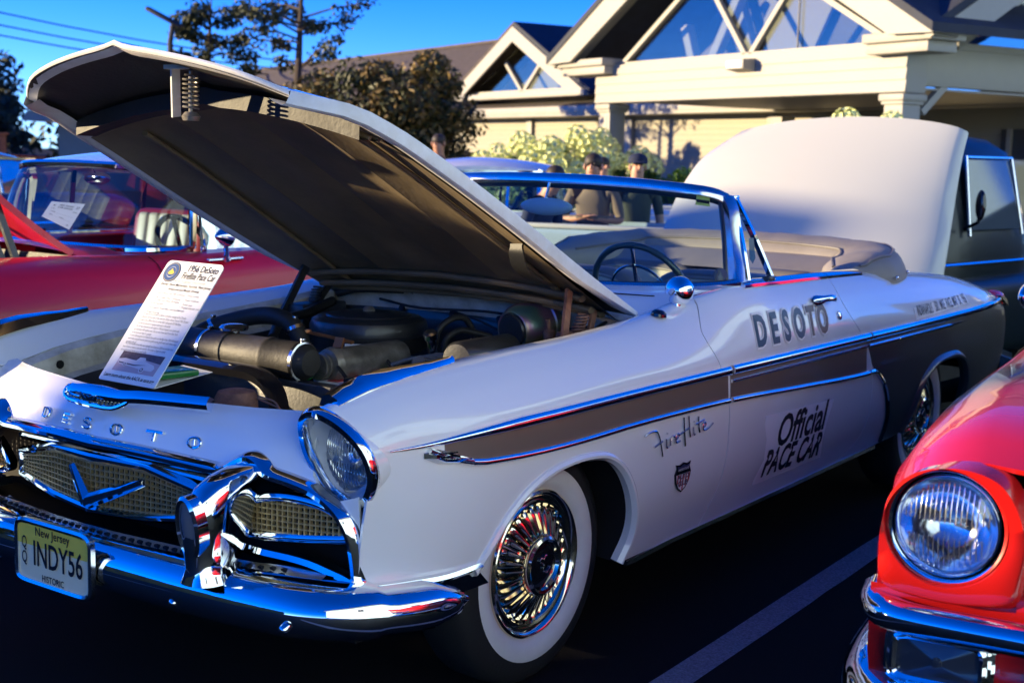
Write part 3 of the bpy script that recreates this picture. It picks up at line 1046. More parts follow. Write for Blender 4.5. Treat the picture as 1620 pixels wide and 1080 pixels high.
# ---- bumper guards with parking lamps
for sg in (1, -1):
    m_ = MB()
    rings = []
    for z, xc, rx, ry in ((.486, .965, .078, .060), (.505, .968, .070, .050), (.525, .962, .072, .043), (.56, .950, .090, .043), (.60, .945, .098, .046), (.65, .938, .104, .048), (.69, .925, .106, .047), (.72, .905, .100, .045), (.742, .880, .082, .040), (.756, .855, .055, .030), (.760, .84, .02, .012)):
        row = []
        for k in range(32):
            a = 2 * PI * k / 32
            c, s_ = math.cos(a), math.sin(a)
            row.append((xc + rx * math.copysign(abs(c) ** .75, c), sg * (.548 + ry * math.copysign(abs(s_) ** .85, s_)), z))
        rings.append(row)
    vs = m_.grid(rings, cv=True)
    m_.cap(vs[-1])
    g = m_.build('bumper_guard', 'chrome', car, angle=60)
    # oval parking lamp on its face
    def face(a, f, dx=0.0):
        zz = .628 + .076 * f * math.sin(a)
        return V((1.030 + .012 * math.sin(a) * f + dx, sg * (.548 + .034 * f * math.cos(a)), zz))
    m_ = MB()
    m_.sweep([face(2 * PI * k / 36, 1.0) for k in range(36)], [(-.02, -.008), (.010, -.007), (.016, 0), (.010, .008), (-.02, .010)], V((1, 0, 0)), closed=True)
    m_.build('lamp_rim', 'chrome', g)
    m_ = MB()
    vs = m_.grid([[face(2 * PI * k / 36, f, dx) for k in range(36)] for f, dx in ((1.0, .0), (.8, .008), (.5, .014), (.1, .017))], cv=True)
    m_.cap(vs[-1])
    m_.build('parking_lamp', 'lens_amber_clear', g)

# ---- headlights
BZ = [(.735, .828, .676), (.748, .880, .704), (.762, .908, .768), (.782, .892, .838), (.805, .838, .893), (.822, .768, .920), (.812, .716, .896), (.788, .694, .838), (.762, .696, .775), (.746, .728, .712), (.738, .775, .683)]
for sg in (1, -1):
    ring = smooth_path(BZ, 6, True)
    n = len(ring)
    cc = V((.765, .780, .795))
    P_ = [V((p[0], sg * p[1], p[2])) for p in ring]
    C_ = V((.765, sg * .780, .795))
    nr = [(p - C_) for p in P_]
    hl = MB()
    hl.sweep([p + V((.004, 0, 0)) for p in P_], [(-.012, -.014), (.004, -.012), (.008, 0), (.004, .016), (-.006, .020), (-.014, .008)] if sg > 0 else [(-.012, .014), (.004, .012), (.008, 0), (.004, -.016), (-.006, -.020), (-.014, -.008)], nr, closed=True)
    hl_o = hl.build('headlight', 'chrome', car, angle=60)
    LC = V((.690, sg * .752, .784))
    LR = .086
    m_ = MB()
    ang0 = [math.atan2(p.z - LC.z, sg * (p.y - LC.y)) for p in P_]
    lensring = [LC + V((.004, sg * math.cos(a) * (LR + .014), math.sin(a) * (LR + .014))) for a in ang0]
    bowl = [[p + (C_ - p) * .05 + V((-.004, 0, 0)) for p in P_], [p.lerp(q, .55) for p, q in zip(P_, lensring)], lensring]
    m_.grid(bowl, cv=True)
    m_.build('headlight_bowl', 'white_paint', hl_o)
    m_ = MB()
    m_.grid([P_, [p + V((-.05, 0, 0)) + (C_ - p) * .02 for p in P_], [p + V((-.14, 0, 0)) + (C_ - p) * .10 for p in P_]], cv=True)
    m_.build('headlight_shell', 'white_paint', hl_o)
    m_ = MB()
    m_.lathe([(LR + .016, -.01), (LR + .016, .008), (LR + .006, .016), (LR - .002, .010), (LR - .002, -.01)], LC, (1, 0, 0), 40, None, False)
    m_.build('headlight_rim', 'worn_chrome', hl_o)
    m_ = MB()
    m_.lathe([(LR + .030, -.012), (LR + .022, .006), (LR + .0165, .004), (LR + .0165, -.012)], LC, (1, 0, 0), 40, None, False)
    m_.build('headlight_gasket', 'black_gloss', hl_o)
    m_ = MB()
    m_.lathe([(LR - .002, 0), (LR * .85, -.022), (LR * .6, -.05), (LR * .3, -.066), (.0, -.07)], LC, (1, 0, 0), 40, None, False)
    m_.lathe([(.014, -.06), (.014, -.03), (.0, -.028)], LC, (1, 0, 0), 14)
    m_.build('headlight_reflector', 'reflector', hl_o)
    m_ = MB()
    NU = 64
    rows = []
    for j in range(13):
        rr = LR * j / 12
        row = []
        for k in range(NU):
            a = 2 * PI * k / NU
            yy, zz = rr * math.cos(a), rr * math.sin(a)
            row.append(LC + V((.010 + .020 * (1 - (rr / LR) ** 2) + (.0009 * math.cos(yy * 2 * PI / .0085)), yy, zz)))
        rows.append(row)
    m_.grid(rows, cv=True)
    m_.build('headlight_lens', 'lens_glass', hl_o, recalc=True)
    m_ = MB()
    for k in range(-9, 10):
        yy = k * .0085
        hz = math.sqrt(max(0, (LR * .93) ** 2 - yy * yy))
        segs = [(-hz, -.012), (.004, hz)]
        for z0, z1 in segs:
            if z1 - z0 > .02:
                m_.tube([LC + V((.0115 + .020 * (1 - (yy * yy + z * z) / LR ** 2), yy, z)) for z in [z0 + (z1 - z0) * q / 4 for q in range(5)]], .0011, 5)
    m_.build('lens_flutes', 'reflector', hl_o)

# ---- crest ornaments on the fender tops
for sg in (1, -1):
    m_ = MB()
    xs = [.775, .74, .68, .60, .50, .42, .36, .325]
    rows = []
    for i, x in enumerate(xs):
        f = (1.0 if i < 4 else 1 - (i - 3) / 5.0)
        w = .030 * f + .004
        h = .014 + .020 * (math.sin(PI * min(1, (i + 1.2) / 6))) * (1 if i else .6)
        c = V(skin(x, 1.0, sg))
        rows.append([c + V((0, sg * (-w), -.010)), c + V((0, sg * (-w * .7), h * .7)), c + V((0, 0, h)), c + V((0, sg * w * .75, h * .55)), c + V((0, sg * w * 1.05, -.012))])
    vs = m_.grid(rows)
    m_.cap(vs[0])
    m_.build('fender_ornament', 'chrome', fen_l if sg > 0 else fen_r, angle=50)
# ================================================================== raised hood
HO = V((-.774, 0, 1.03))
HA = V((math.cos(R(27)), 0, math.sin(R(27))))
HN = V((-HA.z, 0, HA.x))
def hw(s): return hermite([0, .4, .8, 1.14, 1.34, 1.46, 1.56, 1.60], [.715, .722, .722, .700, .676, .640, .588, .552], s)
def he(s): return hermite([0, .4, .8, 1.14, 1.34, 1.46, 1.60, 1.76], [.004, -.012, -.019, -.023, -.028, -.036, -.070, -.075], s)
def hc(s): return hermite([0, .4, .8, 1.2, 1.5, 1.65, 1.76], [.030, .058, .070, .070, .052, .034, .009], s)
def front_s(y): # front edge of the hood in plan
    y = abs(y)
    return hermite([0, .10, .20, .33, .45, .53, .585], [1.756, 1.750, 1.738, 1.712, 1.670, 1.615, 1.570], y)
def hoodp(s, y, d=0.0):
    w = hw(min(s, 1.6)) + .002
    q = min(1.0, abs(y) / w)
    ex = 2.3 if s < 1.2 else max(1.15, 2.3 - (s - 1.2) * 2.9)
    h = hc(s) - (hc(s) - he(s)) * q ** ex
    h += .010 * max(0, 1 - abs(y) / .05) * min(1, s * 2)       # centre crease
    if s > 1.5: h -= .09 * ((s - 1.5) / .26) ** 2 * 0.25
    return HO + HA * s + V((0, y, 0)) + HN * (h - d)
NSH, NYH = 26, 15
def hood_grid(d, s0=0.0, s1=1.0, yf=1.0):
    rows = []
    for i in range(NSH + 1):
        row = []
        for j in range(-NYH, NYH + 1):
            v = j / NYH
            f = s0 + (s1 - s0) * i / NSH
            # blend: width along the side, front edge bowed
            sm = 1.60 * f
            y = v * hw(sm) * yf
            s = sm + (front_s(v * .552) - 1.582) * f ** 3
            row.append(hoodp(s, y, d))
        rows.append(row)
    return rows
mb = MB()
top_ = hood_grid(0)
mb.grid(top_)
hood = mb.build('hood', 'white_paint', car, angle=60)
# folded rim round the hood
mb = MB()
edge_i = [top_[i][0] for i in range(NSH + 1)]
def rimrow(j, d, inn):
    return [top_[i][j] - HN * d + V((0, -math.copysign(inn, j - NYH + .0), 0)) for i in range(NSH + 1)]
for j in (0, 2 * NYH):
    sgn = -1 if j == 0 else 1
    def off(d, inn): return [top_[i][j] - HN * (d * (.35 + .65 * min(1, i / 6.))) + V((0, -sgn * inn, 0)) for i in range(NSH + 1)]
    mb.grid([off(-.0005, -.0005), off(.012, -.003), off(.036, 0), off(.042, .012), off(.034, .040), off(.020, .070)])
fr_ = [[top_[NSH][j] + HA * a - HN * d for j in range(2 * NYH + 1)] for a, d in ((.0005, -.0005), (.003, .006), (-.001, .012), (-.012, .014), (-.04, .010))]
mb.grid(fr_)
mb.build('hood_rim', 'old_white', hood, angle=50)
# inner skin and ribs
mb = MB()
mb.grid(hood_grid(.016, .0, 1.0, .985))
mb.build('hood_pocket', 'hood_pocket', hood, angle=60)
mb = MB()
rows = []
for i in range(19):
    f = i / 18.
    row = []
    for j in range(-12, 13):
        v = j / 12.
        s = f * (1.36 - .05 * v * v)
        y = v * (hw(s) - .055)
        d = .030 + .018 * (abs(v) > .98) + .012 * max(0, 1 - abs(abs(v) - .42) / .05)
        row.append(hoodp(s, y, d))
    rows.append(row)
mb.grid(rows)
mb.build('hood_liner', 'hood_under', hood, angle=20)
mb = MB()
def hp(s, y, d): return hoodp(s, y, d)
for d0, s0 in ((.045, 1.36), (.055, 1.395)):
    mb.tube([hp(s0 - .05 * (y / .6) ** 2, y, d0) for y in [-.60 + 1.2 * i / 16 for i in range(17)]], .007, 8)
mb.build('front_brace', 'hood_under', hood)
mb = MB()
mb.grid([[hp(1.36 - .05 * (y / .6) ** 2, y, .05) for y in [-.6 + 1.2 * i / 16 for i in range(17)]], [hp(1.43 - .05 * (y / .6) ** 2, y, .075) for y in [-.6 + 1.2 * i / 16 for i in range(17)]], [hp(1.45 - .05 * (y / .6) ** 2, y, .03) for y in [-.6 + 1.2 * i / 16 for i in range(17)]]])
mb.build('brace_web', 'hood_pocket', hood)
mb = MB()
for k in range(3):
    mb.tube([hp(.06 + .07 * k, y, .050 + .012 * (k == 1)) for y in [-.62 + 1.24 * i / 12 for i in range(13)]], .020, 8, flat=.6)
mb.build('rear_brace', 'hood_under', hood)
for y in (-.52, .52):
    mb = MB()
    mb.tube([hp(s, y * (1 - .10 * s), .040) for s in (.1, .4, .7, 1.0, 1.25)], .014, 8, flat=.6)
    mb.build('side_rib', 'hood_under', hood)
# rubber drip flap hanging near the driver's side
mb = MB()
fl = [(.60, .60, .040), (.585, .60, .07), (.52, .585, .095), (.40, .565, .085), (.30, .55, .06)]
mb.sweep([hp(*p) for p in smooth_path(fl, 4)], [(-.004, -.026), (.004, -.026), (.004, .026), (-.004, .026)], -HN)
mb.build('hood_hinge_arm', 'rubber', hood)
# latch bracket and spring in the nose
mb = MB()
b0 = hp(1.60, .05, .02)
b1 = b0 + V((-.02, -.02, -.135))
mb.bar(b0, b1, .030, .006, up=(0, 1, 0))
mb.bar(b0 + V((0, -.03, 0)), b0 + V((0, .12, .0)), .03, .012)
lb = mb.build('latch_bracket', 'old_white', hood)
mb = MB()
s0 = hp(1.595, .115, .02)
coil = []
for i in range(90):
    a = i / 12 * 2 * PI
    coil.append(s0 + V((.021 * math.cos(a), .021 * math.sin(a), -.012 - .092 * i / 90)))
mb.tube(coil, .0032, 6)
mb.tube([s0, s0 + V((0, 0, -.125))], .006, 8)
mb.lathe([(.022, 0), (.026, .012), (.016, .024), (0, .024)], s0 + V((0, 0, -.135)), (0, 0, 1), 16)
mb.build('latch_spring', 'engine_metal', hood)

# hinges at the cowl
for sg in (1, -1):
    mb = MB()
    p0 = V((-.44, sg * .64, .93))
    p1 = hp(.26, sg * .60, .05)
    mb.bar(p0, p1, .034, .010, up=(0, 1, 0))
    mb.bar(p0 + V((-.14, 0, -.01)), hp(.10, sg * .61, .05), .030, .010, up=(0, 1, 0))
    coil = []
    c0, c1 = V((-.56, sg * .60, .94)), V((-.60, sg * .61, 1.03))
    for i in range(80):
        a = i / 9 * 2 * PI
        c = c0.lerp(c1, i / 79)
        coil.append(c + V((.020 * math.cos(a), .020 * math.sin(a), 0)))
    mb.tube(coil, .004, 6)
    mb.build('hood_hinge', 'rust' if sg > 0 else 'black_paint', car)

# ================================================================== cowl, windshield
BASE = [(-1.27, .835, 1.105), (-1.17, .795, 1.098), (-1.06, .68, 1.093), (-.985, .45, 1.085), (-.945, .20, 1.081), (-.935, 0, 1.080)]
TOPW = [(-1.385, .715, 1.405), (-1.355, .675, 1.424), (-1.315, .60, 1.436), (-1.275, .42, 1.450), (-1.252, .20, 1.458), (-1.245, 0, 1.460)]
def full(pts, k=5):
    h = smooth_path(pts, k)
    return h + [(p[0], -p[1], p[2]) for p in reversed(h[:-1])]
base, topw = full(BASE), full(TOPW)
# cowl panel between hood and glass
mb = MB()
nbse = len(base)
rows = []
for q in range(9):
    f = q / 8.
    row = []
    for i, b in enumerate(base):
        y = b[1]
        v = y / .835
        fy = v * .70
        fz = 1.018 + .030 * (1 - abs(v) ** 2.2)
        a = V((-.775 - .03 * abs(v) ** 3, fy, fz))
        p = a.lerp(V(b), f)
        p.z += .012 * math.sin(PI * f)
        row.append(p)
    rows.append(row)
mb.grid(rows)
cowl = mb.build('cowl', 'white_paint', car, angle=60)
mb = MB()
mb.tube([rows[4][i] + V((0, 0, .002)) for i in range(8, nbse - 8)], .0022, 6)
mb.build('cowl_seam', 'dark', cowl)
for y in (.30, -.30):
    mb = MB()
    mb.lathe([(.012, 0), (.010, .010), (.005, .016), (0, .017)], (-.86, y, 1.062), (0, 0, 1), 12)
    mb.build('washer_jet', 'chrome', cowl)
ws = MB()
prof = [(-.014, -.018), (.014, -.020), (.022, -.006), (.020, .016), (.006, .026), (-.014, .022)]
nn = []
for i, p in enumerate(topw):
    a, b = V(topw[max(i - 1, 0)]), V(topw[min(i + 1, len(topw) - 1)])
    d = b - a
    nn.append(V((-d.y, d.x, 0)).normalized() + V((0, 0, .5)))
ws.sweep(topw, prof, nn)
wsh = ws.build('windshield_frame', 'chrome', car, angle=50)
wsh.data.materials[0] = M['worn_chrome']
for sg in (1, -1):
    mb = MB()
    p = smooth_path([(-1.385, sg * .718, 1.412), (-1.372, sg * .748, 1.36), (-1.335, sg * .790, 1.22), (-1.275, sg * .838, 1.10)], 5)
    mb.sweep(p, [(-.02, -.026), (.014, -.024), (.022, 0), (.014, .024), (-.02, .026)], V((.5, sg, 0)))
    mb.build('windshield_post', 'worn_chrome', wsh)
mb = MB()
mb.sweep([V(b) + V((.004, 0, .004)) for b in base], [(-.02, -.012), (.016, -.014), (.024, 0), (.012, .014), (-.02, .016)], [V((1, .6 * math.copysign(1, b[1]) * max(0, abs(b[1]) - .5) * 4, .35)) for b in base])
mb.build('windshield_base_trim', 'worn_chrome', wsh)
mb = MB()
rows = []
for q in range(11):
    f = q / 10.
    rows.append([V(b).lerp(V(t), f) + V((.030 * math.sin(PI * f) * (1 - (b[1] / .9) ** 2 * .5), .015 * math.sin(PI * f) * (b[1] / .8) ** 3, 0)) for b, t in zip(base, topw)])
mb.grid(rows)
mb.build('windshield_glass', 'windshield_glass', wsh)
mb = MB()
def seal(i0):
    return [r_[i0] + V((-.004, 0, 0)) for r_ in rows]
for k in (3, len(base) - 4):
    mb.tube([r_[k] + V((-.006, 0, 0)) for r_ in rows], .009, 8)
mb.tube([p + V((-.006, 0, -.022)) for p in rows[-1]], .010, 8)
mb.tube([p + V((-.006, 0, .014)) for p in rows[0]], .010, 8)
mb.build('windshield_seal', 'black_paint', wsh)
# inspection sticker and small sticker inside the glass
def glass_pt(u, f):
    i = int(u)
    a, b = rows[int(f * 10)][i], rows[int(f * 10)][i + 1]
    c, d = rows[min(10, int(f * 10) + 1)][i], rows[min(10, int(f * 10) + 1)][i + 1]
    w = f * 10 - int(f * 10)
    return a.lerp(b, u - i).lerp(c.lerp(d, u - i), w)
mb = MB()
mb.grid([[glass_pt(6.0 + .8 * a / 4 * 4 / 1.0 * .9, .86 + .10 * b) + V((-.004, 0, 0)) for a in range(5)] for b in (0, .5, 1)])
stk = mb.build('windshield_sticker', 'sticker_yellow', wsh)
mb = MB()
for k in range(7):
    mb.box(glass_pt(6.3 + k * .36, .905) + V((.0, 0, 0)), (.003, .010, .012))
mb.build('sticker_print', 'ink', wsh, smooth=False)
mb = MB()
mb.lathe([(.026, 0), (.026, .002), (0, .002)], glass_pt(4.2, .13) + V((-.01, 0, 0)), (.8, .5, .2), 12)
mb.build('club_sticker', 'badge_blue', wsh)
# vent windows
for sg in (1, -1):
    vw = MB()
    A, B, C_ = V((-1.405, sg * .728, 1.412)), V((-1.315, sg * .846, 1.108)), V((-1.535, sg * .846, 1.108))
    vw.sweep(smooth_path([A + V((-.004, 0, 0)), A.lerp(B, .5) + V((0, sg * .012, 0)), B + V((-.02, 0, 0))], 4), [(-.006, -.010), (.008, -.010), (.008, .010), (-.006, .010)], V((0, sg, .3)))
    vw.sweep(smooth_path([A + V((-.022, 0, .004)), A.lerp(C_, .5) + V((0, sg * .012, 0)), C_], 4), [(-.008, -.009), (.010, -.009), (.010, .009), (-.008, .009)], V((0, sg, .3)))
    vw.bar(A + V((.006, 0, .0)), A + V((-.045, 0, .002)), .022, .018, .003)
    vw.bar(B + V((-.01, 0, -.004)), C_ + V((-.012, 0, -.004)), .024, .018, .003)
    vo = vw.build('vent_window', 'chrome', car)
    mb = MB()
    mb.poly([A + V((-.012, 0, -.01)), A.lerp(B, .5) + V((-.008, sg * .012, 0)), B + V((-.03, 0, .01)), C_ + V((.012, 0, .01)), A.lerp(C_, .5) + V((.008, sg * .012, 0))])
    mb.build('vent_glass', 'windshield_glass', vo, recalc=False)
    mb = MB()
    mb.box(C_ + V((.03, sg * .0, .006)), (.055, .030, .024), None, .004)
    mb.build('vent_latch', 'black_paint', vo)
    if sg > 0:
        mb = MB()
        c = A.lerp(B, .62).lerp(A.lerp(C_, .62), .55)
        t1 = (B - A).normalized()
        mb.poly([c + V((-.018, .006, .045)), c + V((.018, .004, .045)), c + V((.022, .012, -.03)), c + V((0, .016, -.05)), c + V((-.026, .014, -.03))])
        mb.build('vent_sticker', 'decal_blue', vo, recalc=False)
# belt moulding along the door top
mb = MB()
for xa, xb, par in ((-1.26, -2.02, door_l), (-2.026, -2.42, qua_l)):
    m_ = MB()
    xs = [xa + (xb - xa) * i / 14 for i in range(15)]
    m_.sweep([V(skin(x, .95)) + V((0, 0, .002)) for x in xs], [(-.004, -.026), (.007, -.022), (.010, 0), (.006, .018), (-.004, .022)], V((0, .35, 1)))
    m_.build('belt_moulding', 'chrome', par)
mb.bm.free()
# chrome ring low on the fender: radio aerial base
mb = MB()
mb.lathe([(.028, 0), (.026, .010), (.016, .018), (.010, .020), (0, .020)], V(skin(-.745, 1.25)) + V((0, 0, 0)), (0, .2, 1), 16)
mb.build('aerial_base', 'black_gloss', fen_l)

# ================================================================== interior
mb = MB()
dash = []
for q, (dx, dz) in enumerate([(-.02, .0), (-.10, .012), (-.22, -.005), (-.27, -.05), (-.26, -.16), (-.22, -.26)]):
    dash.append([(b[0] + dx, b[1] * (.98 if q else 1), b[2] - .012 + dz) for b in base[3:-3]])
mb.grid(dash)
mb.build('dashboard', 'dash_blue', car)
SW = V((-1.375, .375, 1.035))
swn = V((-.87, 0, .42)).normalized()
sx_, sy_ = V((0, 1, 0)), swn.cross(V((0, 1, 0)))
mb = MB()
mb.tube([SW + (sx_ * math.cos(2 * PI * k / 48) + sy_ * math.sin(2 * PI * k / 48)) * .208 for k in range(48)], [.0125 + .0015 * (k % 4 == 0) for k in range(48)], 10, closed=True)
stw = mb.build('steering_wheel', 'wheel_green', car)
mb = MB()
mb.tube([SW + (sx_ * math.cos(2 * PI * k / 36) + sy_ * math.sin(2 * PI * k / 36)) * .125 - swn * .012 for k in range(36)], .005, 8, closed=True)
for a in (0, PI, -PI / 2):
    mb.tube([SW - swn * .03, SW + (sx_ * math.cos(a) + sy_ * math.sin(a)) * .12 - swn * .012, SW + (sx_ * math.cos(a) + sy_ * math.sin(a)) * .2], .007, 8)
mb.build('horn_ring', 'chrome', stw)
mb = MB()
mb.tube([SW - swn * .03, SW - swn * .5], .03, 12)
mb.build('steering_column', 'dash_blue', stw)
def seat_back(y0, y1, x, z0, z1, th, m, name, tilt=.22, edge='seat_grey'):
    mb = MB()
    ol = []
    w = (y1 - y0) / 2
    c = (y0 + y1) / 2
    for k in range(40):
        a = 2 * PI * k / 40
        ca, sa = math.cos(a), math.sin(a)
        ol.append((c + w * math.copysign(abs(ca) ** .45, ca), (z0 + z1) / 2 + (z1 - z0) / 2 * math.copysign(abs(sa) ** .5, sa)))
    def ring(f, dx): return [(x + dx - tilt * (z - z0), c + (y - c) * f, (z0 + z1) / 2 + (z - (z0 + z1) / 2) * f) for y, z in ol]
    R_ = [ring(.86, th * .42), ring(.95, th * .40), ring(1.0, th * .2), ring(1.0, -th * .25), ring(.93, -th * .5)]
    vs = mb.grid(R_, cv=True)
    mb.cap(vs[-1])
    mb.cap(list(reversed(vs[0])))
    s = mb.build(name, edge, car, angle=60)
    mb = MB()
    vs = mb.grid([ring(.87, th * .43), ring(.80, th * .50), ring(.5, th * .56), ring(.1, th * .58)], cv=True)
    mb.cap(vs[-1])
    mb.build('seat_panel', m, s, angle=60)
    mb = MB()
    mb.tube(ring(.875, th * .44), .007, 6, closed=True)
    mb.build('seat_piping', 'boot_vinyl', s)
    return s
seat_back(.03, .72, -1.98, .60, 1.08, .17, 'seat_khaki', 'front_seat_back')
seat_back(-.72, -.03, -1.98, .60, 1.06, .17, 'seat_khaki', 'front_seat_back')
seat_back(.02, .66, -2.52, .55, 1.06, .15, 'seat_khaki', 'rear_seat_back')
seat_back(-.66, -.02, -2.52, .55, 1.06, .15, 'seat_khaki', 'rear_seat_back')
mb = MB()
mb.box((-1.72, 0, .50), (.52, 1.44, .20), None, .05, 3)
mb.build('seat_cushion', 'seat_khaki', car)
mb = MB()
mb.box((-2.35, 0, .48), (.40, 1.30, .18), None, .05, 3)
mb.build('seat_cushion', 'seat_khaki', car)
# folded-top boot
mb = MB()
Upath = [(-2.36, .765, 1.075), (-2.60, .765, 1.085), (-2.85, .745, 1.095), (-3.06, .64, 1.115), (-3.14, .40, 1.125), (-3.16, .15, 1.13), (-3.16, 0, 1.13)]
Upath = smooth_path(Upath, 5)
Uf = Upath + [(p[0], -p[1], p[2]) for p in reversed(Upath[:-1])]
rows_b = []
for i, p in enumerate(Uf):
    a, b = V(Uf[max(i - 1, 0)]), V(Uf[min(i + 1, len(Uf) - 1)])
    d = (b - a).normalized()
    s = V((-d.y, d.x, 0))          # points outward
    if s.dot(V((p[0] + 2.6, p[1], 0))) < 0: s = -s
    e = min(i, len(Uf) - 1 - i)
    k = min(1, (e + 1.0) / 8)
    wr = .0035 * math.sin(i * 1.3) + .0025 * math.sin(i * 2.7)
    rows_b.append([V(p) + s * (.135 * k) + V((0, 0, -.055)), V(p) + s * (.120 * k + wr * .4) + V((0, 0, -.01)), V(p) + s * (.085 * k) + V((0, 0, .042 * k + wr)), V(p) + s * .02 + V((0, 0, .068 * k + wr * .6)),
                   V(p) - s * (.08 * k) + V((0, 0, .060 * k - wr * .6)), V(p) - s * (.17 * k) + V((0, 0, .030 * k)), V(p) - s * (.22 * k) + V((0, 0, -.03)), V(p) - s * (.23 * k) + V((0, 0, -.16))])
rows_b = [[V(q) for q in smooth_path([tuple(v) for v in r_], 3)] for r_ in rows_b]
mb.grid(rows_b)
boot = mb.build('folded_top_boot', 'boot_vinyl', car, angle=70)
mb = MB()
for j in (7, 15):
    mb.tube([r_[j] + V((0, 0, .003)) for r_ in rows_b[3:-3]], .007, 6)
mb.build('boot_piping', 'seat_grey', boot)
for i in (3, 7, 11, 15):
    mb = MB()
    p = rows_b[i][1].lerp(rows_b[i][2], .2)
    mb.sphere(p + V((0, .006, .004)), .009, 10, 6)
    mb.build('boot_snap', 'chrome', boot)
mb = MB()
sh = [[V((-2.60, y, 1.05 - .02 * (y / .6) ** 2)), V((-2.80, y, 1.11)), V((-3.05, y, 1.12))] for y in (-.64, -.4, -.2, 0, .2, .4, .64)]
mb.grid(sh)
mb.build('boot_shelf', 'boot_vinyl', car)
mb = MB()
for sg in (1, -1):
    mb.grid([[(x, sg * (section(x)[0][0] - .005), section(x)[0][1] - .004) for x in (-1.25, -1.6, -2.0, -2.4, -2.7)], [(x, sg * (section(x)[0][0] - .03), .95) for x in (-1.25, -1.6, -2.0, -2.4, -2.7)], [(x, sg * (section(x)[0][0] - .03), .4) for x in (-1.25, -1.6, -2.0, -2.4, -2.7)]])
mb.build('door_trim', 'seat_khaki', car)
# far door mirror comes with the near one
# rear-view mirror on the windshield
mb = MB()
mb.sphere((-1.22, .02, 1.355), (.022, .125, .035), 20, 10)
rv = mb.build('interior_mirror', 'pale_blue_paint_and_sheen', car)  # reflection put in as an even pale blue colour
mb = MB()
mb.tube([(-1.215, .02, 1.38), (-1.225, .03, 1.45)], .006, 8)
mb.build('mirror_stem', 'chrome', rv)

# ================================================================== engine bay
mb = MB()
mb.box((-.05, 0, .42), (1.5, 1.30, .02))
mb.build('engine_bay_floor', 'dark', car)
# firewall
mb = MB()
ys = [-.70 + 1.4 * i / 20 for i in range(21)]
def fz(y): return 1.018 + .030 * (1 - abs(y / .7) ** 2.2)
mb.grid([[(-.775 - .03 * abs(y / .7) ** 3, y, fz(y) - .002) for y in ys], [(-.760, y, fz(y) - .020) for y in ys], [(-.79, y, fz(y) - .045) for y in ys], [(-.80, y, fz(y) - .075) for y in ys], [(-.82, y, .90) for y in ys]])
fwl = mb.build('firewall', 'dirty_white', car)
mb = MB()
mb.grid([[(-.812, y, .985) for y in ys], [(-.79, y, .90) for y in ys], [(-.78, y, .45) for y in ys]])
mb.build('firewall_insulation', 'black_paint', fwl)
mb = MB()
for y in (-.35, -.1, .12, .28, .5):
    mb.lathe([(.012, 0), (.012, .012), (0, .014)], (-.80, y, .955), (1, 0, 0), 10)
mb.tube(smooth_path([(-.78, -.1, .97), (-.70, .1, .955), (-.72, .3, .90), (-.76, .5, .97)], 5), .004, 6)
mb.tube(smooth_path([(-.78, -.45, .985), (-.72, -.2, .975), (-.74, .1, .985), (-.77, .3, .97)], 5), .005, 6)
mb.build('firewall_wiring', 'wire', fwl)
# inner fenders
for sg in (1, -1):
    mb = MB()
    xs = [.70, .5, .3, .1, -.1, -.3, -.5, -.76]
    mb.grid([[(x, sg * (section(x)[0][0] - .002), section(x)[0][1] - .001) for x in xs], [(x, sg * (section(x)[0][0] - .030), section(x)[0][1] - .016) for x in xs], [(x, sg * (section(x)[0][0] - .040), section(x)[0][1] - .085) for x in xs], [(x, sg * (section(x)[0][0] - .075), section(x)[0][1] - .095) for x in xs]])
    i_ = mb.build('inner_fender', 'dirty_white' if sg < 0 else 'engine_metal', car)
    mb = MB()
    mb.grid([[(x, sg * (section(x)[0][0] - .075), section(x)[0][1] - .094) for x in xs], [(x, sg * .50, .72) for x in xs], [(x, sg * .48, .45) for x in xs]])
    mb.build('inner_wheel_house', 'black_paint', i_)
    for x in (.55, .30, .02, -.25, -.5):
        mb = MB()
        mb.lathe([(.014, .001), (.014, .004), (0, .004)], (x, sg * (section(x)[0][0] - .036), section(x)[0][1] - .05), (0, -sg, 0), 10)
        mb.build('panel_bolt', 'dark', i_)
# air cleaner
AC = (-.45, -.21, 0)
mb = MB()
mb.lathe([(.05, .80), (.20, .845), (.212, .86), (.215, .895), (.218, .90), (.218, .905), (.213, .91), (.213, .935), (.205, .955), (.185, .966), (.155, .968), (.150, .974), (.10, .981), (.04, .984), (.0, .984)], AC, (0, 0, 1), 48)
ac = mb.build('air_cleaner', 'black_paint', car)
mb = MB()
mb.lathe([(.022, .984), (.024, .990), (.012, 1.0), (0, 1.0)], AC, (0, 0, 1), 12)
mb.build('wing_nut', 'engine_metal', ac)
# engine block mass
mb = MB()
mb.box((-.40, -.05, .66), (.62, .40, .28), None, .04)
mb.box((-.40, .22, .70), (.56, .16, .16), (.35, 0, 0), .03)
mb.box((-.40, -.42, .70), (.56, .16, .16), (-.35, 0, 0), .03)
mb.build('engine_block', 'engine_metal', car)
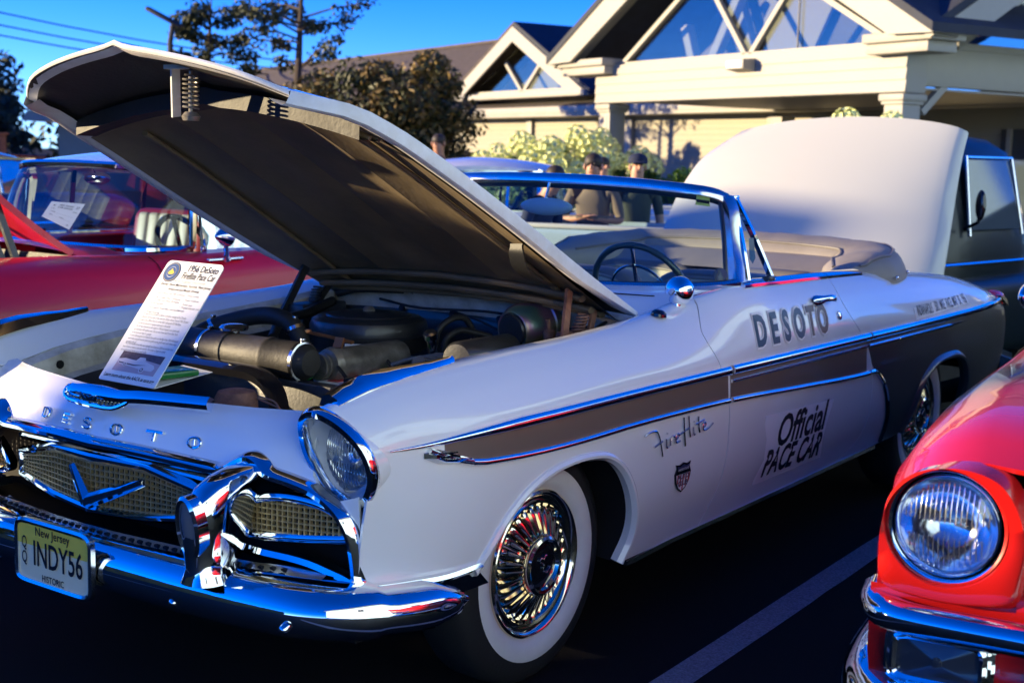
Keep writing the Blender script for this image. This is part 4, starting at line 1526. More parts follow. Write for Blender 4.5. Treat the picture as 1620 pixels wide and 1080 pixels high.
# brake booster
BO = V((-.66, .33, .955))
ba = V((.92, -.10, -.10)).normalized()
mb = MB()
mb.lathe([(.02, -.10), (.088, -.10), (.094, -.092), (.094, -.07), (.088, -.066), (.088, .01), (.084, .035), (.072, .062), (.066, .066), (.060, .062), (.045, .056), (.0, .054)], BO, ba, 40)
bo = mb.build('brake_booster', 'zinc_iridescent', car)
mb = MB()
mb.lathe([(.060, .068), (.055, .074), (.03, .076), (0, .076)], BO, ba, 28)
mb.build('booster_face', 'black_paint', bo)
mb = MB()
mb.box(BO - ba * .10, (.012, .20, .17), None, .01)
mb.build('booster_plate', 'engine_metal', bo)
mb = MB()
mb.tube(smooth_path([(-.36, .17, .90), (-.37, .18, .96), (-.42, .20, .995), (-.47, .215, .99), (-.50, .225, .945), (-.505, .23, .915)], 5), .0115, 10)
mb.tube(smooth_path([(-.37, .20, .89), (-.38, .21, .935), (-.43, .225, .955), (-.48, .25, .945), (-.53, .28, .93)], 5), .0115, 10)
mb.build('vacuum_hose', 'rubber', car)
mb = MB()
mb.lathe([(.016, -.03), (.017, -.02), (.017, .0), (.012, .004), (.012, .016), (.0, .016)], (-.50, .228, .905), (0, 0, 1), 8)
mb.build('hose_fitting', 'engine_metal', car)
mb = MB()
mb.lathe([(.0, -.17), (.050, -.165), (.058, -.15), (.058, .15), (.050, .165), (0, .17)], (-.24, .47, .915), (1, .12, .02), 28)
mb.build('steel_canister', 'black_paint', car)
# oil filler cap
mb = MB()
mb.lathe([(.017, -.05), (.017, .0), (.024, .002), (.025, .022), (.018, .028), (0, .028)], (-.31, .195, .935), (.35, .12, 1), 16)
mb.build('oil_filler_cap', 'worn_chrome', car)
# generator
mb = MB()
mb.lathe([(.03, .05), (.052, .045), (.056, .03), (.058, .02), (.053, .015), (.053, -.28), (.048, -.30), (.02, -.31), (0, -.31)], (.0, .06, .868), (1, -.03, 0), 28)
mb.lathe([(.02, .055), (.042, .06), (.044, .07), (.030, .075), (.042, .08), (.044, .09), (.015, .095), (0, .095)], (.0, .06, .868), (1, -.03, 0), 28)
ge = mb.build('generator', 'engine_metal', car)
mb = MB()
pts = smooth_path([(-.02, -.10, .955), (-.03, -.02, .948), (-.05, .08, .935)], 4)
mb.tube(pts, .013, 6, flat=.45)
mb.lathe([(.018, -.006), (.018, .006), (0, .006)], (-.02, -.10, .958), (0, 0, 1), 10)
mb.bar((.0, .06, .92), (-.02, .055, .95), .03, .012)
mb.build('slotted_bracket', 'copper', ge)
# battery
mb = MB()
mb.box((-.045, .135, .775), (.33, .20, .085), None, .006)
bt = mb.build('battery', 'battery_green', car)
mb = MB()
mb.box((-.045, .135, .8195), (.27, .15, .006), None, .002)
mb.build('battery_label', 'label_white', bt)
mb = MB()
for x in (-.15, -.04, .04): mb.box((x, .10, .8235), (.05, .04, .003))
mb.build('battery_print', 'badge_red', bt, smooth=False)
mb = MB()
for x in (.07, -.16):
    mb.lathe([(.012, 0), (.010, .02), (0, .02)], (x, .20, .818), (0, 0, 1), 10)
    mb.box((x, .185, .835), (.04, .03, .022), None, .004)
    mb.tube(smooth_path([(x, .17, .838), (x - .03, .10, .87), (x - .10, .02, .86), (x - .18, -.05, .80)], 4), .006, 8)
mb.build('battery_cable', 'black_paint', bt)
# radiator
mb = MB()
prof = [(0, -.34), (.050, -.335), (.060, -.32), (.060, -.13), (.064, -.125), (.064, -.105), (.060, -.10), (.060, .06), (.063, .065), (.063, .08), (.060, .085), (.060, .19), (.055, .225), (.04, .245), (0, .25)]
mb.lathe(prof, (.215, -.09, .905), (0, 1, 0), 28)
rad = mb.build('radiator_tank', 'hood_pocket', car)
mb = MB()
mb.lathe([(.018, -.01), (.018, .02), (.045, .022), (.048, .030), (.040, .038), (.02, .042), (0, .042)], (.20, -.205, .950), (0, 0, 1), 20)
mb.build('radiator_cap', 'worn_chrome', rad)
mb = MB()
mb.box((.235, -.05, .64), (.05, .66, .42), None, .006)
mb.build('radiator_core', 'black_paint', rad)
# top frame of the radiator support
mb = MB()
sp_ = smooth_path([(.34, -.56, .87), (.335, -.40, .872), (.33, -.1, .874), (.335, .05, .868), (.39, .18, .835), (.50, .32, .775), (.58, .42, .72)], 5)
mb.sweep(sp_, [(-.012, -.028), (.012, -.028), (.016, 0), (.012, .028), (-.012, .028)], V((.25, .1, 1)))
mb.build('radiator_support', 'black_gloss', car)
mb = MB()
mb.tube(smooth_path([(.16, -.48, .90), (.06, -.46, .945), (0, -.318, .990), (0, -.20, .995), (.0, -.13, .965), (.0, -.085, .88), (.02, -.07, .78)], 6), .030, 14)
mb.build('radiator_hose', 'rubber', car)
mb = MB()
mb.tube(smooth_path([(-.62, -.55, .98), (-.45, -.52, .95), (-.25, -.45, .94), (-.12, -.36, .90)], 5), .018, 10)
mb.tube(smooth_path([(-.70, -.60, 1.0), (-.72, -.50, 1.025), (-.74, -.30, 1.035)], 5), .016, 10)
mb.build('heater_hose', 'rubber', car)
mb = MB()
mb.lathe([(.04, .72), (.046, .80), (.075, .81), (.078, .822), (.062, .832), (.060, .866), (.052, .882), (.030, .888), (0, .889)], (.575, .215, -.012), (0, 0, 1), 28)
hn = mb.build('horn', 'rust', car)
mb = MB()
mb.tube(smooth_path([(.55, .28, .86), (.54, .34, .845), (.56, .38, .79), (.60, .40, .74)], 5), .0028, 6)
mb.tube(smooth_path([(.55, .27, .855), (.53, .36, .82), (.58, .41, .76)], 5), .0028, 6)
mb.build('horn_wire', 'copper', hn)
mb = MB()
for k in range(3):
    mb.tube(smooth_path([(.36 + .03 * k, .17 + .02 * k, .80), (.42 + .02 * k, .30, .78 - .01 * k), (.50, .40 + .02 * k, .74), (.56, .50, .72)], 5), .010 - .002 * k, 8)
mb.build('wiring_loom', 'rubber', car)
mb = MB()
mb.box((-.60, .58, .93), (.16, .05, .09), None, .008)
mb.lathe([(.02, 0), (.02, .05), (.008, .055), (.008, .09), (0, .09)], (-.57, .50, .92), (.2, 0, 1), 12)
mb.build('solenoid', 'rust', car)
mb = MB()
mb.box((-.58, -.60, .925), (.24, .10, .10), None, .01)
mb.build('voltage_regulator', 'black_paint', car)
mb = MB()
for k in range(4):
    mb.tube(smooth_path([(-.15 - .04 * k, .16, .86), (-.20 - .04 * k, .24, .885), (-.26 - .03 * k, .32, .84)], 4), .007, 8)
mb.lathe([(.022, 0), (.024, .03), (.02, .05), (0, .052)], (-.17, .26, .86), (.5, .4, .4), 12)
mb.build('plug_leads', 'plug_grey', car)

for p, ax_, r in (((.06, -.46, .945), (-.6, .6, .5), .033), ((0, -.13, .965), (0, .5, -.9), .033), ((.215, -.30, .905), (0, 1, 0), .063), ((.215, .12, .905), (0, 1, 0), .063)):
    mb = MB()
    mb.lathe([(r - .002, -.007), (r, -.006), (r, .006), (r - .002, .007)], p, ax_, 28)
    q = V(p) + V((0, 0, r))
    mb.box(q + V((0, 0, .004)), (.016, .012, .010), None, .002)
    mb.build('hose_clamp', 'worn_chrome', car)
mb = MB()
for k in range(5):
    mb.tube(smooth_path([(-.20 - .09 * k, .20, .80), (-.22 - .09 * k, .28, .845), (-.30 - .07 * k, .25, .87), (-.62, .08, .88)], 5), .005, 6)
mb.build('spark_leads', 'plug_grey', car)
for k in range(6):
    mb = MB()
    mb.lathe([(.011, 0), (.011, .010), (0, .011)], (-.16 - .10 * k, .165, .795), (0, .35, 1), 6)
    mb.build('cover_bolt', 'worn_chrome', car)
mb = MB()
mb.grid([[V((AC[0] + .2195 * math.cos(a), AC[1] + .2195 * math.sin(a), z)) for a in [R(20 + 4 * k) for k in range(13)]] for z in (.868, .892)])
mb.build('filter_label', 'label_white', ac)
mb = MB()
mb.grid([[V((AC[0] + .2200 * math.cos(a), AC[1] + .2200 * math.sin(a), z)) for a in [R(24 + 4 * k) for k in range(11)]] for z in (.876, .884)])
mb.build('label_band', 'badge_red', ac)
mb = MB()
mb.tube(smooth_path([(-.76, .60, .99), (-.55, .635, .965), (-.2, .63, .945), (.2, .61, .915), (.45, .58, .86)], 5), .006, 6)
mb.tube(smooth_path([(-.76, .58, .97), (-.5, .62, .945), (-.2, .615, .925), (.1, .60, .88)], 5), .005, 6)
mb.build('inner_fender_wiring', 'rubber', car)

# ================================================================== wheels
def make_wheel(name='wheel'):
    w = MB()
    # axis +y outwards, tyre centre plane y=0
    tyre = [(.205, -.075), (.25, -.098), (.31, -.098), (.345, -.085), (.360, -.06), (.363, 0), (.360, .06), (.345, .083), (.318, .095), (.292, .098), (.288, .098)]
    w.lathe(tyre, (0, 0, 0), (0, 1, 0), 72, (1, 0, 0), False)
    wo = w.build(name, 'rubber', car)
    w = MB()
    w.lathe([(.2885, .0975), (.285, .0995), (.25, .0985), (.226, .088), (.215, .070)], (0, 0, 0), (0, 1, 0), 72, (1, 0, 0), False)
    w.build('whitewall', 'whitewall', wo)
    w = MB()
    w.lathe([(.218, .060), (.222, .082), (.220, .090), (.213, .094), (.205, .090), (.199, .080), (.193, .079), (.188, .083), (.180, .081), (.173, .068), (.165, .064), (.088, .088), (.084, .094)], (0, 0, 0), (0, 1, 0), 72, (1, 0, 0), False)
    w.build('wheel_cover', 'gold_chrome', wo)
    NSP = 30
    w = MB()
    sec = [(.090, .0030, .109), (.105, .0055, .1035), (.145, .0095, .0885), (.160, .0105, .0825), (.169, .0070, .0765)]
    w.grid([[(r, y - .016, -hw_ - .0025), (r, y, -hw_), (r, y + .0012, -hw_ * .2), (r, y, hw_ * .6), (r, y - .016, hw_ + .0025)] for r, hw_, y in sec])
    v0 = w.build('vane', 'gold_chrome', wo, angle=25, recalc=False)
    if v0.data.polygons[0].normal.y < -.2 or v0.data.polygons[1].normal.y < 0: v0.data.flip_normals()
    for k in range(1, NSP):
        v1 = v0.copy()
        COL.objects.link(v1)
        v1.parent = wo
        v1.rotation_euler = (0, 2 * PI * k / NSP, 0)
    w = MB()
    w.lathe([(.088, .085), (.092, .108), (.088, .121), (.080, .126), (.072, .123), (.067, .112)], (0, 0, 0), (0, 1, 0), 48, (1, 0, 0), False)
    w.build('hub_ring', 'gold_chrome', wo)
    w = MB()
    w.lathe([(.068, .112), (.060, .115), (.03, .117), (0, .118)], (0, 0, 0), (0, 1, 0), 40, (1, 0, 0))
    w.build('hub_centre', 'black_gloss', wo)
    w = MB()
    w.tube(smooth_path([(-.020, .119, .024), (-.010, .1205, .030), (.002, .121, .024), (.012, .121, .030), (.020, .120, .022), (.006, .121, .006), (.010, .121, -.010), (-.004, .121, -.022), (-.018, .120, -.020), (-.028, .119, -.012)], 4), .0028, 6)
    w.build('hub_emblem', 'worn_chrome', wo)
    return wo
wh = make_wheel()
wh.location = (0, .772, .363)
wh.rotation_euler = (0, R(11), 0)
for x, y, rz in ((-3.2, .772, 0), (0, -.772, PI), (-3.2, -.772, PI)):
    w2 = copy_tree(wh, car)
    w2.location = (x, y, .363)
    w2.rotation_euler = (0, R(30), rz)

# ================================================================== door mirror, handle, lock
mb = MB()
MC = V((-.905, .80, 1.105))
ma = V((.90, .25, .05)).normalized()
mb.lathe([(0, .052), (.018, .049), (.036, .036), (.047, .016), (.050, 0), (.050, -.012), (.046, -.016)], MC, ma, 32)
mir = mb.build('door_mirror', 'chrome', car)
mb = MB()
mb.lathe([(.045, 0), (0, .001)], MC - ma * .014, -ma, 32)
mb.build('mirror_glass', 'reflector', mir)
mb = MB()
rr = []
for z, rx, ry in ((1.075, .014, .014), (1.05, .015, .013), (1.03, .020, .015), (1.018, .040, .020), (1.010, .058, .026)):
    rr.append([(-.895 + rx * math.cos(2 * PI * k / 20), .80 + ry * math.sin(2 * PI * k / 20), z + .0) for k in range(20)])
mb.grid(rr, cv=True)
mb.tube([(-.95, .80, 1.022), (-1.02, .80, 1.026)], .004, 8)
mb.build('mirror_stalk', 'chrome', mir)
mir2 = copy_tree(mir, car)
mir2.location = (0, -1.60, 0)
mb = MB()
h0 = side(-1.745, 1.018)
h1 = side(-1.925, 1.012)
ax = (h1 - h0).normalized()
nh = side_n(-1.83, 1.015)
rings = []
for i, (f, rr_, lf) in enumerate([(0, .010, .004), (.06, .020, .008), (.2, .021, .012), (.32, .013, .030), (.5, .013, .036), (.7, .014, .036), (.86, .016, .030), (.96, .012, .022), (1.0, .004, .020)]):
    c = h0.lerp(h1, f) + nh * lf
    up_ = ax.cross(nh)
    rings.append([c + up_ * rr_ * math.cos(2 * PI * k / 14) + nh * rr_ * .6 * math.sin(2 * PI * k / 14) for k in range(14)])
vs = mb.grid(rings, cv=True)
mb.cap(vs[-1])
mb.build('door_handle', 'chrome', door_l)
mb = MB()
mb.lathe([(.019, -.002), (.018, .005), (.010, .008), (0, .007)], side(-1.975, .948), side_n(-1.975, .948), 18)
mb.build('door_lock', 'chrome', door_l)

# ================================================================== lettering on the body side
def on_side(x0, z0, lift, tilt=0.0):
    def f(u, v, l):
        return side(x0 - u * math.cos(tilt) + v * math.sin(tilt), z0 + v * math.cos(tilt) + u * math.sin(tilt), lift + l)
    return f
# backing sheet, cut letters DESOTO
def sheet(name, pts, m, par, lift, sp=.05):
    panel(name, [xz(p) for p in pts], lambda x, t: skin(x, t), m, par, sp, (1, TS), rim=.001, lift=lift)
f = on_side(-1.545, .943, .0045)
word = 'DESOTO'
xs_ = [-1.262, -1.372, -1.475, -1.588, -1.700, -1.805]
for ch, x0 in zip(word, xs_):
    ff = on_side(x0, .943, .0032)
    text_on('decal_outline', ch, ff, 'label_white', door_l, .150, bold=.013, sx=.80)
    ff = on_side(x0, .943, .0046)
    text_on('decal_letter', ch, ff, 'decal_blue' if x0 > -1.65 else 'decal_brown', door_l, .150, bold=.0055, sx=.80)['label'] = 'large adhesive letter ' + ch
# OFFICIAL PACE CAR sheet
sheet('decal_sheet', [(-1.285, .638), (-1.90, .622), (-1.872, .385), (-1.265, .380)], 'decal_sheet', door_l, .0032)
ff = on_side(-1.60, .560, .0046, R(1))
text_on('decal_word', 'Official', ff, 'ink', door_l, .160, bold=.0035, shear=.36, sx=.98)
ff = on_side(-1.565, .448, .0046, R(0))
text_on('decal_word', 'PACE CAR', ff, 'ink', door_l, .138, bold=.0035, shear=.22, sx=.80)
# INDIANAPOLIS strip
sheet('decal_strip', [(-2.815, .915), (-3.612, .928), (-3.612, .882), (-2.825, .862)], 'decal_sheet', qua_l, .0032)
for wd, xc in (('INDIANAPOLIS', -2.955), ('500', -3.125), ('MILE', -3.212), ('RACE,', -3.318), ('MAY', -3.412), ('30,', -3.487), ('1956', -3.562)):
    ff = on_side(xc, .8965 + (-2.955 - xc) * .0105, .0046, R(-.6))
    text_on('decal_word', wd, ff, 'ink', qua_l, .064, bold=.0003, sx=.50 if len(wd) > 5 else .52)

# script on the fender
def script(paths, x0, z0, k, r, name, m, par, tilt=0.0):
    m_ = MB()
    for p in paths:
        q = smooth_path(p, 5) if len(p) > 2 else p
        m_.tube([side(x0 - a * k, z0 + b * k * .62 + a * k * tilt, .005) for a, b in q], r, 6)
    return m_.build(name, m, par)
SCR = [
 [(0, .95), (.15, 1.02), (.45, 1.0), (.60, .80), (.72, .35), (.80, -.05)], [(.42, .42), (.78, .52)],
 [(.95, .55), (.98, .25), (1.05, .22)], [(.98, .72), (1.0, .74)],
 [(1.12, .52), (1.15, .25)], [(1.15, .42), (1.25, .55), (1.34, .50)],
 [(1.38, .36), (1.52, .45), (1.50, .56), (1.40, .50), (1.40, .28), (1.60, .26)],
 [(1.75, 1.10), (1.78, .6), (1.83, .15), (1.85, -.02)], [(1.55, .50), (2.0, .62)],
 [(1.98, 1.08), (2.02, .6), (2.08, .25)],
 [(2.22, .58), (2.25, .30), (2.32, .28)], [(2.25, .76), (2.27, .78)],
 [(2.45, .92), (2.48, .5), (2.54, .28)], [(2.30, .66), (2.75, .70)],
 [(2.68, .40), (2.82, .46), (2.80, .58), (2.70, .52), (2.72, .32), (2.95, .30), (3.20, .42)]]
script(SCR, -.42, .612, .140, .0040, 'chrome_script', 'worn_chrome', fen_l, .055)
# shield badge
m_ = MB()
SH = [(0, .50), (.12, .46), (.25, .52), (.38, .46), (.5, .50), (.46, .36), (.52, .18), (.48, -.10), (.38, -.32), (.25, -.44), (.12, -.32), (.02, -.10), (-.02, .18), (.04, .36)]
def sp(a, b, l): return side(-.628 - (a - .0) * .195, .516 + b * .105, l)
m_.grid([[sp(a, b, .001) for a, b in SH], [sp(a, b, .005) for a, b in SH]], cv=True)
m_.poly([sp(a, b, .005) for a, b in SH])
bd = m_.build('shield_badge', 'black_gloss', fen_l)
m_ = MB()
inn = [(.25 + (a - .25) * .86, .03 + (b - .03) * .88) for a, b in SH]
m_.poly([sp(a, b, .0055) for a, b in inn if b < .22] )
b2 = m_.build('shield_field', 'label_white', fen_l, recalc=False)
m_ = MB()
for k in range(5):
    a0 = .05 + k * .092
    z1 = -.36 + abs(k - 2) * .12
    m_.poly([sp(a0, .16, .0062), sp(a0 + .046, .16, .0062), sp(a0 + .046, z1, .0062), sp(a0, z1, .0062)])
m_.build('shield_stripes', 'badge_red', fen_l, recalc=False)
m_ = MB()
m_.poly([sp(a, b, .0058) for a, b in inn if b >= .18])
m_.build('shield_head', 'badge_blue', fen_l, recalc=False)
def shf(u, v, l): return sp(.25 + u / .195, .31 + v / .105, .0064 + l)
text_on('shield_words', 'UNITED STATES', shf, 'label_white', fen_l, .0105, sx=.95)
def shf2(u, v, l): return sp(.25 + u / .195, -.03 + v / .105, .0068 + l)
text_on('shield_words', 'AUTO\nCLUB', shf2, 'badge_blue', fen_l, .022, bold=.0008, sx=1.2)

# ================================================================== licence plate
PX = 1.030
pl = MB()
Wp, Hp = .168, .092
pc = V((PX, 0, .447))
fr = []
for k in range(48):
    a = 2 * PI * k / 48
    ca, sa = math.cos(a), math.sin(a)
    fr.append(pc + V((0, Wp * .955 * math.copysign(abs(ca) ** .22, ca), Hp * .93 * math.copysign(abs(sa) ** .22, sa))))
pl.sweep(fr, [(-.006, -.008), (.008, -.008), (.012, 0), (.008, .008), (-.006, .008)], V((1, 0, 0)), closed=True)
pl_o = pl.build('licence_plate_frame', 'worn_chrome', car)
mb = MB()
mb.box(pc + V((.0015, 0, 0)), (.004, .305, .165))
mb.build('licence_plate', 'plate_cream', pl_o, smooth=False)
mb = MB()
mb.box(pc + V((.002, 0, .050)), (.0046, .305, .064))
mb.build('plate_band', 'plate_yellow', pl_o, smooth=False)
mb = MB()
mb.box(pc + V((-.012, 0, 0)), (.012, .29, .15))
mb.box(pc + V((-.04, 0, 0)), (.07, .05, .04))
mb.build('plate_bracket', 'black_paint', pl_o)
def plf(y, z):
    return lambda u, v, l: pc + V((.0062 + l, y + u, z + v))
text_on('plate_state', 'New Jersey', plf(0, .060), 'ink', pl_o, .034, bold=.0004, sx=.95)
text_on('plate_number', 'INDY56', plf(.022, -.004), 'ink', pl_o, .098, bold=.0012, sx=.66)
text_on('plate_prefix', 'Q', plf(-.125, .022), 'ink', pl_o, .048, bold=.0004, sx=.62)
text_on('plate_prefix', 'Q', plf(-.125, -.020), 'ink', pl_o, .048, bold=.0004, sx=.62)
text_on('plate_class', 'HISTORIC', plf(0, -.066), 'ink', pl_o, .026, bold=.0003, sx=.85)

# ================================================================== show card standing on the nose
c00, c10 = V((.805, -.100, .897)), V((.805, .140, .897))
c01 = V((.555, -.092, 1.220))
cu, cv = (c10 - c00), (c01 - c00)
cn = cu.cross(cv).normalized()
if cn.x < 0: cn = -cn
CW, CH = cu.length, cv.length
def cp(u, v, l=0.0): # u 0..1, v 0..1
    return c00 + cu * u + cv * v + cn * l - cn * .010 * math.sin(PI * v)
def rr_outline(r=.07):
    out = []
    ar = CW / CH
    for cx, cy, a0 in ((1 - r, 1 - r * ar, 0), (r, 1 - r * ar, 90), (r * .5, r * ar * .5, 180), (1 - r * .5, r * ar * .5, 270)):
        q = r if a0 < 180 else r * .5
        for k in range(6):
            a = R(a0 + 90 * k / 5)
            out.append((cx + q * math.cos(a), cy + q * ar * math.sin(a)))
    return out
card = panel('show_card', rr_outline(), lambda u, v: cp(u, v), 'paper', None, .03, (CW, CH), rim=.003)
tag(card, 'tall white printed information card with a photo, standing on the pace car nose', 'sign')
def ct(u0, v0): return lambda a, b, l: cp(u0 + a / CW, v0 + b / CH, .0012 + l)
text_on('card_title', '1956 DeSoto', ct(.95, .945), 'ink', card, .030, bold=.0004, sx=.80, shear=.1, align='RIGHT')
text_on('card_title', 'Fireflite Pace Car', ct(.95, .885), 'ink', card, .030, bold=.0004, sx=.66, shear=.1, align='RIGHT')
text_on('card_line', 'Owner Supplied Information', ct(.55, .840), 'grey_ink', card, .0135, sx=.9)
text_on('card_line', 'Owner: Steve Mortenson, Summit, New Jersey', ct(.52, .808), 'ink', card, .0125, bold=.0002, sx=.9)
text_on('card_line', 'Unrestored and Mostly Original', ct(.52, .772), 'ink', card, .0115, bold=.0002, sx=.9)
L1 = ['One of fewer than 400 produced', 'One of fewer than 7 remaining', '331 cubic inch Hemi V8 engine,\n255 horsepower', 'Push button Powerflite transmission', 'Power steering']
for k, s in enumerate(L1):
    text_on('card_line', '\u2022  ' + s, ct(.06, .735 - .036 * k - (.014 if k > 2 else 0)), 'grey_ink', card, .0105, sx=.85, align='LEFT')
L2 = ['Power brakes', 'Power windows', 'Power seat', 'Original interior, exterior, and\nhubcaps']
for k, s in enumerate(L2):
    text_on('card_line', '\u2022  ' + s, ct(.60, .735 - .036 * k), 'grey_ink', card, .0105, sx=.85, align='LEFT')
PAR = [('This was the second year of DeSoto\'s complete redesign of the Chrysler\nstyling and the first year of fins, with the DeSoto chosen from all 1956 Chrysler\nmodels as the Official Pace Car of the 40th Indianapolis 500 Mile Race.\nA limited production of replicas were sold to the public.', .520),
       ('This car was delivered to the dealer in 1956 and stayed in one family with\napproximately 400 replicas sold. This car was driven daily from New York\nto the shore and kept in a garage.', .428),
       ('It came fully equipped and featured the colors on the flag of the 1956 Indianapolis\nwith white and gold exterior paint and gold accents, grille mesh, and wheel covers\nspecial to this car.', .350),
       ('This 1956 Fireflite convertible was originally purchased in California and has since\nbeen shown at meets across the country. The owner is happy to answer\nany questions and invites you to look inside.', .282)]
for s, v in PAR:
    text_on('card_text', s, ct(.055, v), 'grey_ink', card, .0108, sx=.58, align='LEFT')
text_on('card_footer', 'Learn more about the AACA at aaca.org', ct(.5, .045), 'ink', card, .0165, bold=.0003, sx=.78)
mb = MB()
mb.poly([cp(u, v, .0010) for u, v in ((.13, .085), (.87, .085), (.87, .245), (.13, .245))])
mb.build('card_photo', 'photo_pink', card, recalc=False)
def ph(pts, m, l=.0016):
    m_ = MB()
    m_.poly([cp(.13 + .74 * a, .085 + .16 * b, l) for a, b in pts])
    m_.build('photo_print', m, card, recalc=False)
ph([(0, .62), (.45, .58), (.62, .70), (1, .60), (1, 1), (0, 1)], 'photo_dark')
ph([(.02, .60), (.15, .66), (.42, .62), (.60, .66), (.88, .50), (.93, .36), (.90, .20), (.68, .20), (.40, .28), (.10, .34), (.02, .42)], 'photo_light', .0020)
ph([(.04, .46), (.45, .40), (.72, .46), (.45, .34), (.06, .40)], 'photo_dark', .0024)
ph([(.42, .62), (.47, .80), (.60, .80), (.64, .66)], 'photo_light', .0022)
for cx, cy, q in ((.67, .20, .12), (.22, .36, .085)):
    ph([(cx + .06 * math.cos(2 * PI * k / 18) * q / .12, cy + q * 1.25 * math.sin(2 * PI * k / 18)) for k in range(18)], 'photo_light', .0028)
    ph([(cx + .036 * math.cos(2 * PI * k / 18) * q / .12, cy + q * .8 * math.sin(2 * PI * k / 18)) for k in range(18)], 'photo_dark', .0032)
    ph([(cx + .02 * math.cos(2 * PI * k / 18) * q / .12, cy + q * .45 * math.sin(2 * PI * k / 18)) for k in range(18)], 'photo_light', .0036)
def circ(r, l, m, name):
    m_ = MB()
    m_.poly([cp(.165 + r / CW * math.cos(2 * PI * k / 28), .905 + r / CH * math.sin(2 * PI * k / 28), l) for k in range(28)])
    m_.build(name, m, card, recalc=False)
circ(.033, .0012, 'emblem_blue', 'card_emblem')
circ(.0300, .0016, 'emblem_yellow', 'card_emblem')
circ(.0288, .0020, 'emblem_blue', 'card_emblem')
circ(.0175, .0024, 'label_white', 'card_emblem')
circ(.0165, .0028, 'emblem_blue', 'card_emblem')
m_ = MB()
m_.poly([cp(.165 + a / CW, .905 + b / CH, .0032) for a, b in ((-.012, -.004), (-.008, .004), (-.004, .004), (-.003, .010), (.003, .010), (.004, .004), (.010, .003), (.013, -.003), (.008, -.008), (-.008, -.008))])
m_.build('card_emblem', 'emblem_yellow', card, recalc=False)
# folded back flap of the card
mb = MB()
mb.prism([(.800, -.098, .8945), (.800, .138, .8945), (.525, .060, .900), (.500, -.095, .900)], (0, 0, .002))
mb.build('card_flap', 'paper', card, smooth=False)
# green plastic block
mb = MB()
mb.box((.660, .035, .912), (.13, .10, .018), (0, 0, R(-8)), .005)
mb.box((.720, .030, .935), (.025, .09, .05), (0, R(-20), R(-8)), .006)
gb = mb.build('card_weight', 'green_plastic')
tag(gb, 'green plastic block weighing down the flap behind the tall white card', 'block')
# ================================================================== neighbouring 1950s cars
CST = [
 (-4.92, [(.58, .86), (.70, .87), (.78, .84), (.82, .78), (.835, .70), (.83, .55), (.80, .40)]),
 (-4.70, [(.60, .94), (.76, .965), (.83, .92), (.865, .84), (.88, .74), (.885, .55), (.86, .36)]),
 (-3.90, [(.66, 1.035), (.78, 1.05), (.865, 1.00), (.905, .90), (.922, .77), (.925, .55), (.90, .30)]),
 (-2.60, [(.70, 1.050), (.80, 1.058), (.872, 1.01), (.91, .90), (.925, .77), (.925, .55), (.90, .29)]),
 (-1.75, [(.64, 1.048), (.775, 1.052), (.865, 1.00), (.908, .90), (.925, .77), (.925, .55), (.90, .29)]),
 (-1.30, [(.48, 1.045), (.69, 1.055), (.835, 1.012), (.900, .905), (.925, .77), (.925, .55), (.90, .29)]),
 (-.55, [(.46, 1.035), (.66, 1.045), (.805, 1.000), (.885, .895), (.915, .77), (.92, .55), (.90, .30)]),
 (-.15, [(.44, 1.00), (.645, 1.015), (.762, .975), (.838, .890), (.856, .77), (.87, .60), (.85, .34)]),
 (0.0, [(.42, .955), (.625, .975), (.735, .945), (.800, .875), (.822, .77), (.826, .62), (.81, .42)]),
]
_CX = [s[0] for s in CST]
_cc = {}
def csec(x):
    k = round(x, 3)
    if k not in _cc:
        _cc[k] = [(hermite(_CX, [s[1][i][0] for s in CST], x), hermite(_CX, [s[1][i][1] for s in CST], x)) for i in range(7)]
    return _cc[k]
def cskin(x, t, sg):
    y, z = crom(csec(x), t)
    return (x, sg * y, z)
def ct_of(x, z):
    lo, hi, c = 1.0, 6.0, csec(x)
    for _ in range(24):
        m = (lo + hi) / 2
        if crom(c, m)[1] > z: lo = m
        else: hi = m
    return (lo + hi) / 2
def arch_pts(xc, r=.40, zc=.36):
    return [(xc + r * math.cos(a), zc + r * .92 * math.sin(a)) for a in [R(-8 + 196 * k / 18) for k in range(19)]]

def simple_wheel(par, x, y, sg):
    w = MB()
    w.lathe([(.205, -.07), (.31, -.09), (.352, -.06), (.355, 0), (.352, .06), (.325, .088), (.285, .092), (.284, .080), (0, .078)], (x, y, .355), (0, sg, 0), 40, (1, 0, 0))
    o = w.build('wheel', 'rubber', par)
    w = MB()
    w.lathe([(.283, .0935), (.215, .090), (.2145, .08)], (x, y, .355), (0, sg, 0), 40, (1, 0, 0), False)
    w.build('whitewall', 'whitewall', o)
    w = MB()
    w.lathe([(.213, .082), (.205, .098), (.15, .085), (.08, .10), (.05, .115), (0, .118)], (x, y, .355), (0, sg, 0), 40, (1, 0, 0))
    w.build('wheel_cover', 'chrome', o)

